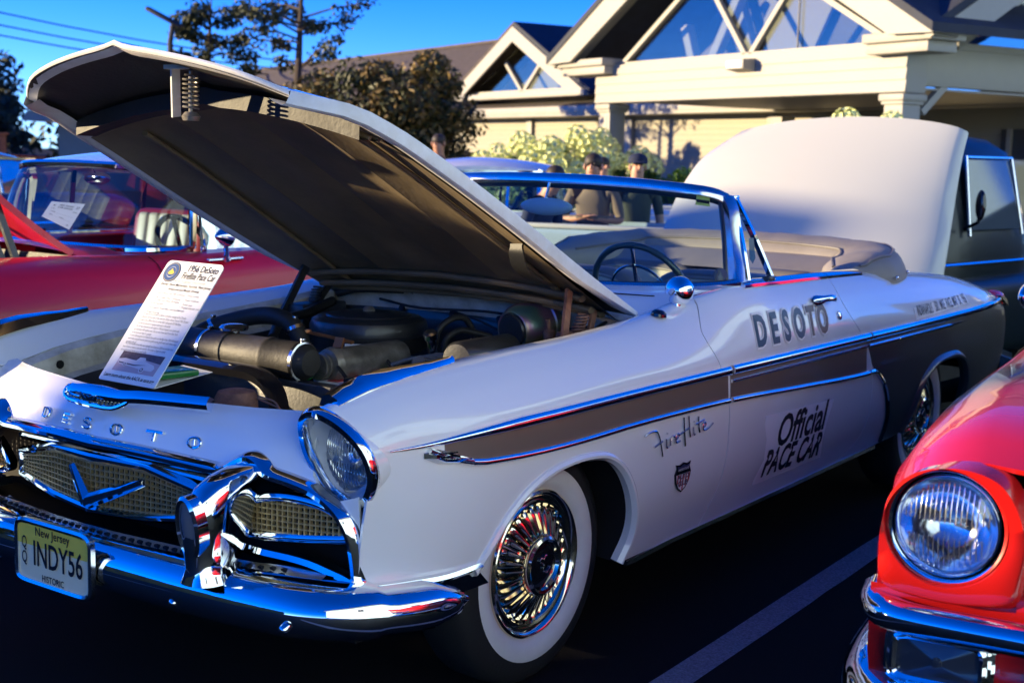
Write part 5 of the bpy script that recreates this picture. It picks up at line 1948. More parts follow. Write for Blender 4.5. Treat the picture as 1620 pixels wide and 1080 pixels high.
def classic_body(root, paint, top_paint=None, open_hood=False, cabin=True, open_trunk=False):
    parts = {}
    for sg in (1, -1):
        fn = lambda x, t, sg=sg: cskin(x, t, sg)
        ol = [(0.0, 6.0)]
        for xc in (-.88, -3.80):
            ol += [(p[0], ct_of(p[0], p[1])) for p in arch_pts(xc)]
        ol += [(-4.3, 6.0), (-4.7, 6.0), (-4.92, 6.0), (-4.92, 4.5), (-4.92, 3), (-4.92, 1.5), (-4.92, 0)]
        ol += [(x, 0) for x in (-4.5, -4.0, -3.5, -3.0, -2.5, -2.0, -1.7, -1.5, -1.3, -1.0, -.6, -.3, 0)]
        ol += [(0, k * .5) for k in range(1, 12)]
        p = panel('body_side', ol, fn, paint, root, .09, (1, .13), out=sg)
        parts[sg] = p
        mb = MB()
        for xa, xb in ((-1.30, -3.38),):
            pass
        for xc in (-.88, -3.80):
            ap = arch_pts(xc)
            mb.grid([[(x, sg * (V(cskin(x, ct_of(x, z), sg)).length * 0 + abs(cskin(x, ct_of(x, z), sg)[1]) - .01), z) for x, z in ap], [(x, sg * .5, z) for x, z in ap]])
            mb.grid([[(x, sg * .5, z) for x, z in ap], [(x, sg * .5, .25) for x, z in ap]])
        mb.build('wheel_well', 'dark', p)
        # spear
        mb = MB()
        xs = [-.3 - .18 * k for k in range(25)]
        zf = lambda x: .800 + .012 * x
        mb.sweep([V(cskin(x, ct_of(x, zf(x)), sg)) for x in xs], [(-.004, -.014), (.012, -.010), (.014, .004), (-.004, .014)], V((0, sg, 0)))
        mb.build('side_moulding', 'chrome', p)
        for xs_ in (-1.62, -2.75):
            mb = MB()
            mb.tube([V(cskin(xs_ - .06 * max(0, t - 3) / 3, t, sg)) + V((0, sg * .0005, 0)) for t in [1.2 + .3 * k for k in range(17)]], .0022, 5)
            mb.build('door_seam', 'dark', p)
        mb = MB()
        h0 = V(cskin(-2.50, 2.4, sg)) + V((0, sg * .02, 0))
        mb.bar(h0, h0 + V((-.15, 0, 0)), .02, .03, .006)
        mb.build('door_handle', 'chrome', p)
        simple_wheel(root, -.88, sg * .76, sg)
        simple_wheel(root, -3.80, sg * .76, sg)
    mb = MB()
    mb.box((-2.4, 0, .30), (4.6, 1.30, .06))
    mb.box((-4.0, 0, .6), (1.6, 1.1, .5))
    for sg in (1, -1):
        for xa, xb in ((-1.25, -3.42),):
            row = [xa + (xb - xa) * i / 8 for i in range(9)]
            mb.grid([[(x, sg * .86, .75) for x in row], [(x, sg * .84, .3) for x in row], [(x, sg * .3, .25) for x in row]])
    mb.build('underbody', 'dark', root)
    # cowl and deck
    mb = MB()
    ys = [k / 8. for k in range(-8, 9)]
    mb.grid([[(-1.42 - .02 * v * v, v * .505, 1.042 + .035 * (1 - v * v)) for v in ys], [(-1.58 - .10 * v * v, v * .585, 1.040 + .03 * (1 - v * v)) for v in ys], [(-1.70 - .22 * v ** 4, v * .65, 1.050 + .02 * (1 - v * v)) for v in ys]])
    mb.build('cowl', paint, root, angle=60)
    rows = []
    for x in (-3.55, -3.9, -4.3, -4.65, -4.85, -4.93, -4.95, -4.94):
        i = (-3.55, -3.9, -4.3, -4.65, -4.85, -4.93, -4.95, -4.94).index(x)
        if i < 5:
            y0, z0 = csec(x)[0]
            rows.append([(x, v * y0, z0 + .035 * (1 - v * v)) for v in ys])
        else:
            rows.append([(x, v * .60, (.80, .62, .42)[i - 5]) for v in ys])
    if open_trunk:
        mb = MB()
        mb.grid(rows[5:])
        mb.build('rear_panel', paint, root)
        a = R(24)
        mb = MB()
        lid = [[(-3.55 + (p[0] + 3.55) * math.cos(a) - 0, p[1], 1.10 - (p[0] + 3.55) * math.sin(a) - .05 * ((p[0] + 4.2) / .7) ** 2 + (p[2] - 1.0) * .5 + .03) for p in r_] for r_ in rows[:5]]
        mb.grid(lid)
        for r_ in (0, -1):
            mb.grid([[V(q[r_]) for q in lid], [V(q[r_]) + V((.03, 0, -.05)) for q in lid]])
        mb.build('trunk_lid', top_paint or paint, root, angle=60)
    else:
        mb = MB()
        mb.grid(rows)
        mb.build('rear_deck', paint, root, angle=60)
    # bonnet
    def hd(x, v, a=0.0):
        y0, z0 = csec(x)[0]
        z = z0 + .070 * (1 - abs(v) ** 2.4) + .012 * max(0, 1 - abs(v) / .12)
        p = V((x, v * (y0 + .002), z + .002))
        if a:
            q = p - V((-1.40, 0, 1.03))
            p = V((-1.40, 0, 1.05)) + V((q.x * math.cos(a) - q.z * math.sin(a), q.y, q.x * math.sin(a) + q.z * math.cos(a)))
        return p
    ang = R(38) if open_hood else 0.0
    mb = MB()
    xs = [-1.40 + 1.44 * k / 14 for k in range(15)]
    vs_ = [k / 10. for k in range(-10, 11)]
    G_top = [[hd(min(x, .0) if not open_hood else min(x, 0), v, ang) + (V((x if x > 0 else 0, 0, -.02 if x > 0 else 0)) if not open_hood else V((0, 0, 0))) for v in vs_] for x in xs]
    mb.grid(G_top)
    if open_hood:
        nrm_ = V((math.sin(ang), 0, -math.cos(ang)))
        mb.grid([[p + nrm_ * .03 for p in r_] for r_ in G_top])
        for j in (0, -1):
            mb.grid([[r_[j] for r_ in G_top], [r_[j] + nrm_ * .03 for r_ in G_top]])
        mb.grid([[p for p in G_top[-1]], [p + nrm_ * .03 for p in G_top[-1]]])
    hood_ = mb.build('hood', paint, root, angle=50)
    if open_hood:
        for sg in (1, -1):
            mb = MB()
            mb.bar((-1.16, sg * .47, .97), hd(-.95, sg * .85, ang), .03, .02, up=(0, 1, 0))
            mb.bar((-1.10, sg * .46, .97), hd(-.78, sg * .8, ang), .03, .02, up=(0, 1, 0))
            mb.build('hood_hinge', 'black_paint', root)
        mb = MB()
        mb.box((-.75, 0, .55), (1.2, .96, .06))
        for sg in (1, -1):
            mb.grid([[(x, sg * (csec(x)[0][0]), csec(x)[0][1]) for x in (-.02, -.5, -1.0, -1.42)], [(x, sg * .47, .6) for x in (-.02, -.5, -1.0, -1.42)]])
        mb.grid([[(-1.43, v, 1.04) for v in (-.5, 0, .5)], [(-1.43, v, .6) for v in (-.5, 0, .5)]])
        mb.build('engine_bay', 'black_paint', root)
        mb = MB()
        mb.box((-.85, 0, .78), (.62, .36, .28), None, .04)
        mb.lathe([(.17, .90), (.18, .93), (.18, .97), (.15, .985), (0, .99)], (-.85, 0, 0), (0, 0, 1), 28)
        mb.box((-.22, 0, .74), (.06, .7, .40), None, .01)
        for k in range(5): mb.tube(smooth_path([(-.5 - .1 * k, .1, .9), (-.6 - .1 * k, .28, .96), (-.9 - .05 * k, .42, .88)], 4), .012, 6)
        mb.build('engine', 'black_paint', root)
    # nose face with lamps
    for sg in (1, -1):
        HC = V((.012, sg * .690, .845))
        outer = [(.815, .70), (.826, .77), (.815, .845), (.790, .90), (.745, .944), (.69, .970), (.63, .974), (.575, .955), (.54, .90), (.525, .84), (.53, .76), (.545, .70), (.63, .685), (.73, .685)]
        op = smooth_path(outer, 4, True)
        n = len(op)
        an = [math.atan2(z - HC.z, y - abs(HC.y)) for y, z in op]
        def rg(rad, dx): return [HC + V((dx, sg * rad * math.cos(a), rad * math.sin(a))) for a in an]
        mb = MB()
        full_ = [V((-.006, sg * y, z)) for y, z in op]
        mid = [p.lerp(q, .35) + V((.040 + .02 * max(0, math.sin(a)), 0, 0)) for p, q, a in zip(full_, rg(.118, .0), an)]
        mb.grid([full_, [p.lerp(m_, .5) + V((.012, 0, 0)) for p, m_ in zip(full_, mid)], mid, [p + V((.026 + .022 * max(0, math.sin(a)), 0, 0)) for p, a in zip(rg(.121, .0), an)], rg(.117, .004)], cv=True)
        mb.build('headlight_pod', paint, root, angle=60)
        mb = MB()
        mb.lathe([(.119, -.01), (.118, .016), (.112, .022), (.104, .006), (.101, -.004)], HC, (1, 0, 0), 44, None, False)
        hl_ = mb.build('headlight', 'chrome', root)
        mb = MB()
        mb.lathe([(.103, -.004), (.104, .012), (.099, .020), (.094, .012), (.093, -.004)], HC, (1, 0, 0), 44, None, False)
        mb.build('headlight_rim', 'chrome', hl_)
        mb = MB()
        LR = .0935
        rows = []
        for j in range(13):
            rr = LR * j / 12
            row = []
            for k in range(56):
                a = 2 * PI * k / 56
                yy = rr * math.cos(a)
                row.append(HC + V((.004 + .026 * (1 - (rr / LR) ** 2) + .0011 * math.cos(yy * 2 * PI / .010), yy, rr * math.sin(a))))
            rows.append(row)
        mb.grid(rows, cv=True)
        mb.build('headlight_lens', 'lens_glass', hl_)
        mb = MB()
        mb.lathe([(LR, .0), (.08, -.025), (.055, -.05), (.025, -.064), (0, -.066)], HC, (1, 0, 0), 40, None, False)
        mb.build('headlight_reflector', 'reflector', hl_)
        mb = MB()
        for k in range(-8, 9):
            yy = k * .010
            hz = math.sqrt(max(0, (LR * .93) ** 2 - yy * yy))
            for z0, z1 in ((-hz, -.02), (.01, hz)):
                if z1 - z0 > .02:
                    mb.tube([HC + V((.0055 + .026 * (1 - (yy * yy + z * z) / LR ** 2), yy, z)) for z in [z0 + (z1 - z0) * q / 4 for q in range(5)]], .0012, 5)
        mb.build('lens_flutes', 'reflector', hl_)
        # parking lamp in the grille end
        mb = MB()
        rect = []
        for k in range(32):
            a = 2 * PI * k / 32
            rect.append(V((.045, sg * (.685 + .088 * math.copysign(abs(math.cos(a)) ** .35, math.cos(a))), .575 + .046 * math.copysign(abs(math.sin(a)) ** .35, math.sin(a)))))
        mb.sweep(rect, [(-.03, -.006), (.006, -.006), (.010, 0), (.006, .008), (-.03, .010)], V((1, 0, 0)), closed=True)
        mb.sweep([p + V((-.012, sg * .0 + (p.y - sg * .685) * .16, (p.z - .575) * .22)) for p in rect], [(-.03, -.006), (.006, -.006), (.010, 0), (.006, .008), (-.03, .010)], V((1, 0, 0)), closed=True)
        pk = mb.build('parking_lamp', 'chrome', root)
        mb = MB()
        mb.grid([[p + V((-.004, 0, 0)) for p in rect], [p.lerp(V((.05, sg * .685, .575)), .6) + V((.004, 0, 0)) for p in rect], [V((.056, sg * .685, .575)) + (p - V((.045, sg * .685, .575))) * .05 for p in rect]], cv=True)
        mb.lathe([(.012, .0), (.010, .008), (0, .010)], (.052, sg * .685, .575), (1, 0, 0), 12)
        mb.build('parking_lens', 'parking_lens', pk)
        mb = MB()
        mb.grid([[(.0, sg * y, .70) for y in (.50, .62, .74, .838)], [(.01, sg * y, .56) for y in (.50, .62, .74, .835)], [(.0, sg * y, .42) for y in (.50, .62, .74, .82)]])
        mb.build('grille_end_panel', paint, root)
    mb = MB()
    mb.grid([[(-.02, v * .55, .95) for v in ys], [(.012, v * .55, .90) for v in ys], [(.02, v * .55, .72) for v in ys], [(.015, v * .55, .69) for v in ys]])
    mb.build('nose_panel', paint, root)
    up_ = smooth_path([(-.10, .848, .655), (-.01, .828, .655), (.050, .785, .655), (.070, .70, .657), (.078, .5, .660), (.082, 0, .661)], 4)
    up_ = up_ + [(p[0], -p[1], p[2]) for p in reversed(up_[:-1])]
    nr_ = [V((1, .8 * p[1] * (abs(p[1]) > .75), .35)) for p in up_]
    mb = MB()
    mb.sweep(up_, [(-.03, -.034), (.012, -.030), (.030, -.012), (.032, .006), (.018, .028), (-.03, .034)], nr_)
    mb.build('grille_top_bar', 'chrome', root, angle=60)
    mb = MB()
    mb.box((-.005, 0, .56), (.02, 1.04, .20))
    mb.build('grille_back', 'dark', root)
    mb = MB()
    for k in range(30): mb.box((.025, -.50 + k / 29., .565), (.022, .010, .18))
    for k in range(6): mb.box((.030, 0, .495 + .027 * k), (.026, 1.03, .007))
    tag(mb.build('grille_mesh', 'chrome', root, smooth=False), kind='stuff')
    bpth_ = smooth_path([(-.55, .93, .44), (-.20, .90, .44), (-.03, .85, .44), (.10, .74, .44), (.155, .6, .44), (.18, .3, .44), (.185, 0, .44)], 5)
    bpth_ = bpth_ + [(p[0], -p[1], p[2]) for p in reversed(bpth_[:-1])]
    nb_ = []
    for i in range(len(bpth_)):
        d = V(bpth_[min(i + 1, len(bpth_) - 1)]) - V(bpth_[max(i - 1, 0)])
        nb_.append(V((-d.y, d.x, 0)).normalized())
    mb = MB()
    mb.sweep(bpth_, [(-.05, .075), (.0, .078), (.03, .045), (.038, 0), (.03, -.045), (0, -.075), (-.05, -.07)], nb_)
    mb.build('front_bumper', 'chrome', root, angle=60)
    mb = MB()
    mb.sweep([(-4.5, .93, .46), (-4.85, .88, .46), (-5.02, .6, .46), (-5.06, 0, .46), (-5.02, -.6, .46), (-4.85, -.88, .46), (-4.5, -.93, .46)], [(-.03, -.07), (.03, -.05), (.04, 0), (.03, .05), (-.03, .07)], [V((0, 1, 0)), V((-.6, .8, 0)), V((-1, .2, 0)), V((-1, 0, 0)), V((-1, -.2, 0)), V((-.6, -.8, 0)), V((0, -1, 0))])
    mb.build('rear_bumper', 'chrome', root)
    for sg in (1, -1):
        mb = MB()
        mb.sphere((-4.88, sg * .77, .80), (.06, .05, .09), 14, 10)
        mb.build('tail_lamp', 'tail_red', root)
    if not cabin: return parts
    # glasshouse
    B_ = [(-1.97, .675, 1.068), (-1.88, .665, 1.064), (-1.74, .56, 1.062), (-1.66, .36, 1.062), (-1.635, 0, 1.062)]
    T_ = [(-1.99, .655, 1.36), (-1.95, .640, 1.41), (-1.88, .56, 1.437), (-1.82, .36, 1.452), (-1.80, 0, 1.458)]
    bb, tt = full(B_, 4), full(T_, 4)
    mb = MB()
    rows = [[V(a).lerp(V(b), f / 6.) + V((.03 * math.sin(PI * f / 6.), 0, 0)) for a, b in zip(bb, tt)] for f in range(7)]
    mb.grid(rows)
    mb.build('windshield', 'blue_glass', root)
    loop = bb + list(reversed(tt))
    mb = MB()
    mb.sweep(loop, [(-.012, -.016), (.010, -.016), (.016, 0), (.010, .016), (-.012, .016)], V((1, 0, .4)), closed=True)
    fr_ = mb.build('windshield_frame', 'chrome', root)
    for sg in (1, -1):
        mb = MB()
        mb.sweep(smooth_path([(-2.005, sg * .69, 1.43), (-2.02, sg * .70, 1.36), (-2.01, sg * .735, 1.2), (-1.99, sg * .775, 1.055)], 4), [(-.02, -.035), (.012, -.035), (.018, 0), (.012, .035), (-.02, .035)], V((.2, sg, 0)))
        mb.build('windshield_pillar', 'chrome', fr_)
    # roof
    mb = MB()
    rows = []
    for q in range(13):
        f = q / 12.
        x0 = -1.80 - 1.75 * f
        zc = 1.470 + .075 * math.sin(PI * min(1, f * 1.05 + .02)) - .03 * f ** 3 * 3
        hwid = hermite([0, .08, .3, .7, 1.0], [.655, .675, .70, .69, .64], f)
        row = []
        for v in ys:
            y = v * hwid
            x = x0 - .17 * abs(v) ** 3 * (1 - f)
            z = zc - (.052 + .03 * math.sin(PI * f)) * abs(v) ** 3.2
            row.append((x, y, z))
        rows.append(row)
    mb.grid(rows)
    mb.grid([[V(p) + V((0, 0, -.035)) for p in r_] for r_ in rows])
    for j in (0, -1): mb.grid([[V(r_[j]) for r_ in rows], [V(r_[j]) + V((0, 0, -.035)) for r_ in rows]])
    mb.grid([[V(p) for p in rows[0]], [V(p) + V((0, 0, -.035)) for p in rows[0]]])
    mb.build('roof', top_paint or paint, root, angle=60)
    for sg in (1, -1):
        mb = MB()
        mb.poly([(-3.40, sg * .67, 1.40), (-3.72, sg * .62, 1.30), (-3.85, sg * .66, 1.05), (-3.45, sg * .77, 1.05), (-3.30, sg * .68, 1.38)])
        mb.build('rear_pillar', top_paint or paint, root, recalc=False)
        mb = MB()
        mb.poly([(-2.02, sg * .69, 1.40), (-3.32, sg * .68, 1.39), (-3.46, sg * .765, 1.06), (-2.02, sg * .765, 1.06)])
        g = mb.build('side_glass', 'blue_glass', root, recalc=False)
        mb = MB()
        for xa in (-2.30, -2.80):
            mb.bar((xa, sg * .692, 1.41), (xa - .02, sg * .772, 1.055), .025, .018)
        mb.bar((-2.0, sg * .70, 1.415), (-3.34, sg * .69, 1.40), .02, .02)
        mb.bar((-1.95, sg * .785, 1.058), (-3.5, sg * .785, 1.052), .035, .02)
        mb.build('window_trim', 'chrome', root)
        mb = MB()
        mc = V((-1.98, sg * .90, 1.135))
        ax_ = V((1, sg * .25, .05)).normalized()
        mb.lathe([(.0, .085), (.014, .07), (.046, .005), (.050, -.008), (.046, -.016), (0, -.014)], mc, ax_, 24)
        mi = mb.build('door_mirror', 'chrome', root)
        mb = MB()
        mb.tube([mc + V((0, 0, -.03)), (-2.00, sg * .885, 1.04), (-2.01, sg * .88, 1.02)], [.012, .014, .02], 8)
        mb.bar((-1.90, sg * .862, 1.022), (-2.12, sg * .862, 1.024), .03, .014, .005)
        mb.build('mirror_stalk', 'chrome', mi)
    mb = MB()
    mb.grid([[(-3.56, v * .64, 1.45) for v in ys], [(-3.86, v * .62, 1.07) for v in ys]])
    mb.build('rear_window', 'blue_glass', root)
    mb = MB()
    mb.box((-2.9, 0, .62), (1.9, 1.45, .06))
    mb.grid([[(-1.68 - .2 * v * v, v * .62, 1.05) for v in ys], [(-1.9 - .1 * v * v, v * .62, 1.04) for v in ys], [(-1.98, v * .64, .85) for v in ys]])
    mb.build('dashboard', 'seat_red' if 'red' in paint else 'dash_blue', root)
    for sg, c in ((1, .36), (-1, -.36)):
        mb = MB()
        mb.box((-2.72, c, .90), (.16, .66, .60), (0, R(-10), 0), .07, 4)
        s_ = mb.build('front_seat', 'seat_red', root, angle=60)
        mb = MB()
        for k in range(5): mb.box((-2.635, c - .18 + .09 * k, .93), (.05, .088, .50), (0, R(-10), 0), .02, 3)
        mb.build('seat_insert', 'seat_cream', s_, angle=60)
    mb = MB()
    mb.box((-3.45, 0, .88), (.2, 1.3, .45), (0, R(-12), 0), .07, 4)
    mb.build('rear_seat', 'seat_red', root, angle=60)
    swc = V((-2.20, .36, 1.02))
    n_ = V((-.9, 0, .4)).normalized()
    e1, e2 = V((0, 1, 0)), n_.cross(V((0, 1, 0)))
    mb = MB()
    mb.tube([swc + (e1 * math.cos(2 * PI * k / 40) + e2 * math.sin(2 * PI * k / 40)) * .20 for k in range(40)], .015, 8, closed=True)
    for a in (.2, PI - .2, -PI / 2): mb.tube([swc - n_ * .03, swc + (e1 * math.cos(a) + e2 * math.sin(a)) * .2], .012, 6)
    mb.tube([swc, swc - n_ * .5], .03, 8)
    mb.build('steering_wheel', 'black_gloss', root)
    mb = MB()
    mb.sphere((-1.93, 0, 1.385), (.02, .11, .035), 16, 8)
    mb.tube([(-1.93, 0, 1.39), (-1.90, 0, 1.45)], .006, 6)
    mb.build('interior_mirror', 'chrome', root)
    return parts

sedan = empty('sedan', 'maroon sedan with a white roof and raised hood, at the left of the pace car', 'sedan', (.72, -2.76, 0))
classic_body(sedan, 'red_paint', 'white_paint', open_hood=True)
redcar = empty('red_car', 'bright red 1950s car with round headlight and chrome grille, at the right edge', 'car', (.475, 2.917, 0), R(5.5))
classic_body(redcar, 'bright_red_paint', 'white_paint', open_hood=False)
white_car = empty('white_car', 'white car with rounded roof and dark windows, beyond the raised hood of the pace car', 'car', (-8.84, -2.94, 0), R(129))
classic_body(white_car, 'white_paint', 'white_paint')
blue_car = empty('blue_car', 'blue car parked beyond the maroon sedan, at the left edge', 'car', (-1.95, -9.25, 0), R(12))
classic_body(blue_car, 'navy_paint', 'navy_paint')

# entry card on the maroon sedan
k0 = V((-.615, -2.33, 1.300))
def qd(u, v, l=0.0):
    a, b, c, d = V((-.560, -2.30, 1.225)), V((-.705, -2.30, 1.160)), V((-.615, -2.30, 1.292)), V((-.795, -2.30, 1.277))
    n = (b - a).cross(c - a).normalized()
    if n.dot(V((1, 1, .2))) < 0: n = -n
    return a.lerp(b, u).lerp(c.lerp(d, u), v) + n * l
ec = panel('entry_card', [(0, 0), (1, 0), (1, 1), (0, 1)], lambda u, v: qd(u, v), 'paper', None, .1, rim=.002, out=-1)
if ec.data.polygons[0].normal.dot(V((1, 1, .2))) < 0:
    bpy.data.objects.remove(ec)
    ec = panel('entry_card', [(0, 0), (1, 0), (1, 1), (0, 1)], lambda u, v: qd(u, v), 'paper', None, .1, rim=.002, out=1)
tag(ec, 'white numbered entry card propped on the raised red hood of the maroon sedan', 'card')
for s, u, v, sz in (('30th Annual', .5, .84, .11), ('CAR SHOW', .5, .72, .11), ('37', .86, .80, .14), ('#', .14, .80, .14), ('CLASS', .14, .62, .06), ('ENTRY', .86, .62, .06), ('NAME ____________________', .5, .45, .07), ('YEAR ______  MAKE ________', .5, .28, .07), ('2023', .85, .10, .06)):
    text_on('card_line', s, (lambda u0, v0: (lambda a, b, l: qd(u0 + a, v0 + b, .002)))(u, v), 'ink', ec, sz, sx=.8)

# ================================================================== pickup with the white front-hinged hood
truck = empty('pickup_truck', 'dark teal pickup truck with a tall white hood tipped open, behind the pace car', 'truck', (0, 0, 0))
LE = [(-4.60, -1.58, .62), (-4.81, -1.52, 1.05), (-4.93, -1.49, 1.28), (-5.03, -1.46, 1.43), (-5.15, -1.40, 1.58), (-5.30, -1.25, 1.73)]
RE = [(-4.93, .335, .70), (-5.08, .32, 1.03), (-5.23, .29, 1.26), (-5.31, .28, 1.45), (-5.40, .27, 1.63), (-5.48, .27, 1.775)]
rows = []
for i in range(21):
    f = i / 20. * 5
    a_, b_ = V(crom(LE, f)), V(crom(RE, f))
    g = f / 5
    row = []
    for j in range(29):
        v = j / 28.
        p = a_.lerp(b_, v)
        bul = 4 * v * (1 - v)
        edge = max(0, (v - .80) / .20)
        p += V((.26, .02, 0)) * (bul ** .8) * (1 - .45 * g) + V((-.10, 0, 0)) * g ** 3 * bul
        p.z += (.105 * bul ** .7) * g ** 4
        row.append(p)
    rows.append(row)
mb = MB()
mb.grid(rows)
inn = [[p + V((-.03, 0, -.012)) for p in r_] for r_ in rows]
mb.grid(inn)
mb.grid([[r_[-1] for r_ in rows], [r_[-1] for r_ in inn]])
mb.grid([[r_[0] for r_ in rows], [r_[0] for r_ in inn]])
mb.grid([rows[-1], inn[-1]])
mb.build('tipped_hood', 'cream_paint', truck, angle=60)
mb = MB()
mb.box((-6.35, -.50, .55), (2.2, 1.75, .55), (0, 0, R(-8)), .12, 4)
mb.build('truck_body', 'teal_paint', truck, angle=60)
# cab: lofted rounded sections from sill to roof
rings = []
for z, l, w, dx in ((.55, 1.02, .86, 0), (.85, 1.02, .90, 0), (1.08, 1.0, .90, 0), (1.16, .97, .88, 0), (1.45, .88, .80, -.04), (1.66, .78, .72, -.07), (1.75, .62, .58, -.09), (1.79, .36, .34, -.10), (1.795, .06, .05, -.10)):
    row = []
    for k in range(40):
        a = 2 * PI * k / 40
        c, s = math.cos(a), math.sin(a)
        x, y = l * .78 * math.copysign(abs(c) ** .42, c) + dx, w * math.copysign(abs(s) ** .42, s)
        q = V((x, y, 0))
        q.rotate(Matrix.Rotation(R(-8), 3, 'Z'))
        row.append(V((-6.42, -.62, z)) + q)
    rings.append(row)
mb = MB()
mb.grid(rings, cv=True)
mb.build('cab', 'teal_paint', truck, angle=60)
def cabpt(lx, ly, z):
    q = V((lx, ly, 0))
    q.rotate(Matrix.Rotation(R(-8), 3, 'Z'))
    return V((-6.42, -.62, z)) + q
mb = MB()
mb.prism([cabpt(.44, .905, 1.14), cabpt(-.30, .905, 1.14), cabpt(-.32, .78, 1.60), cabpt(.34, .78, 1.60)], (0, .012, .002))
mb.build('cab_window', 'dark_glass', truck)
mb = MB()
mb.prism([cabpt(.80, .66, 1.16), cabpt(.80, -.66, 1.16), cabpt(.655, -.56, 1.60), cabpt(.655, .56, 1.60)], (.02, 0, .004))
mb.build('cab_windshield', 'dark_glass', truck)
mb = MB()
mb.tube([cabpt(.47, .915, 1.10), cabpt(.36, .80, 1.62), cabpt(-.33, .80, 1.62), cabpt(-.33, .915, 1.10)], .014, 8)
mb.build('window_trim', 'worn_chrome', truck)
mb = MB()
mb.sphere(cabpt(.56, 1.02, 1.31), (.02, .035, .10), 12, 8)
mb.tube([cabpt(.52, .90, 1.15), cabpt(.56, 1.01, 1.2), cabpt(.56, 1.02, 1.3)], .012, 6)
mb.build('truck_mirror', 'black_gloss', truck)
mb = MB()
mb.tube([cabpt(.80, .915, .92), cabpt(-.80, .915, .92)], .012, 6)
mb.build('side_moulding', 'chrome', truck)
for lx, ly in ((.95, .86), (-1.0, .86), (.95, -.86), (-1.0, -.86)):
    mb = MB()
    p = cabpt(lx * .75, ly, .36)
    mb.lathe([(0, -.1), (.30, -.1), (.36, -.06), (.36, .06), (.30, .09), (.2, .08), (0, .09)], p, (0.14, 1 if ly > 0 else -1, 0), 28)
    mb.build('wheel', 'rubber', truck)

# pale blue pickup bed seen through the windshield
bed = empty('pickup_bed', 'pale blue pickup bed with a white top rail, seen through the windshield', 'pickup', (0, 0, 0))
mb = MB()
A_, B_ = V((-4.95, -2.95, 0)), V((-5.45, -1.35, 0))
uu = (B_ - A_).normalized()
nn_ = V((uu.y, -uu.x, 0))
if nn_.x < 0: nn_ = -nn_
def bp3(a, z, d=0): return A_ + uu * a + nn_ * d + V((0, 0, z))
Lb = (B_ - A_).length
prf = [(.02, 1.035), (.035, 1.0), (.02, .96), (.035, .85), (.04, .7), (.03, .5), (.0, .42), (-.06, .42)]
mb.grid([[bp3(a, z, d) for a in (0, .05, Lb * .3, Lb * .6, Lb - .05, Lb)] for d, z in prf])
mb.grid([[bp3(-.0, z, d) for d in (.035, -1.6)] for z in (1.03, .7, .42)])
mb.grid([[bp3(Lb, z, d) for d in (.035, -1.6)] for z in (1.03, .7, .42)])
mb.grid([[bp3(a, z, -1.6) for a in (0, Lb)] for z in (1.03, .42)])
mb.grid([[bp3(a, .6, d) for a in (0, Lb)] for d in (0, -1.6)])
mb.build('bed_panel', 'pale_blue_paint_and_sheen', bed, angle=60)
mb = MB()
mb.bar(bp3(-.02, 1.055, .01), bp3(Lb + .02, 1.055, .01), .06, .035, .01)
mb.bar(bp3(-.01, 1.05, .02), bp3(-.01, 1.05, -1.6), .05, .035, .01)
mb.bar(bp3(Lb, 1.05, .02), bp3(Lb, 1.05, -1.6), .05, .035, .01)
mb.build('bed_rail', 'cream_paint', bed)
for a in (.18, Lb - .18):
    mb = MB()
    mb.lathe([(.0, -.1), (.3, -.1), (.35, -.05), (.35, .05), (.3, .1), (0, .1)], bp3(a, .355, -.8), tuple(uu), 24)
    mb.build('wheel', 'rubber', bed)
for k in range(2):
    mb = MB()
    mb.box(bp3(.10 + (Lb - .2) * k, .72, .045), (.03, .06, .14), None, .01)
    mb.build('tail_lamp', 'tail_red', bed)

# far dark truck at the right edge
dt = empty('dark_truck', 'black truck with small chrome lettering, at the far right behind the red car', 'truck', (0, 0, 0))
mb = MB()
mb.box((-8.9, 2.35, .85), (3.2, 2.0, .95), (0, 0, R(-5)), .10, 3)
mb.build('truck_body', 'dark_truck', dt, angle=60)
mb = MB()
mb.box((-9.6, 2.28, 1.45), (1.5, 1.7, .85), (0, 0, R(-5)), .16, 4)
mb.build('truck_cab', 'dark_truck', dt, angle=60)
mb = MB()
mb.box((-8.84, 2.20, 1.55), (.03, 1.40, .48), (0, R(-14), R(-5)))
mb.build('truck_windshield', 'window_glass', dt)
mb = MB()
mb.bar((-7.29, 1.42, .92), (-7.12, 3.1, .92), .02, .02)
mb.bar((-7.29, 1.42, 1.24), (-7.12, 3.1, 1.24), .015, .015)
mb.build('chrome_strip', 'chrome', dt)
for k in range(7):
    mb = MB()
    mb.box((-7.262 + .012 * k, 1.62 + .12 * k, 1.10), (.012, .075 if k % 3 else .055, .10), (0, 0, R(-5)))
    mb.build('chrome_letter', 'worn_chrome', dt)
for y in (1.55, 3.15):
    mb = MB()
    mb.lathe([(0, -.1), (.32, -.1), (.38, -.05), (.38, .05), (.32, .1), (0, .1)], (-8.0, y, .38), (0, 1, 0), 24)
    mb.build('wheel', 'rubber', dt)
    mb = MB()
    mb.lathe([(0, -.1), (.32, -.1), (.38, -.05), (.38, .05), (.32, .1), (0, .1)], (-9.8, y - .1, .38), (0, 1, 0), 24)
    mb.build('wheel', 'rubber', dt)
# ================================================================== club house
bl = empty('clubhouse', 'cream sided building with big gabled porch and triangular windows, behind the cars', 'building', (-17.878, -10.231, 0), math.atan2(.91725541, .39829952))
# local: x along the front, y into the building, z up
def bbox(name, m, c, s, par=None, bevel=.01):
    mb = MB()
    mb.box(c, s, None, bevel)
    return mb.build(name, m, par or bl)
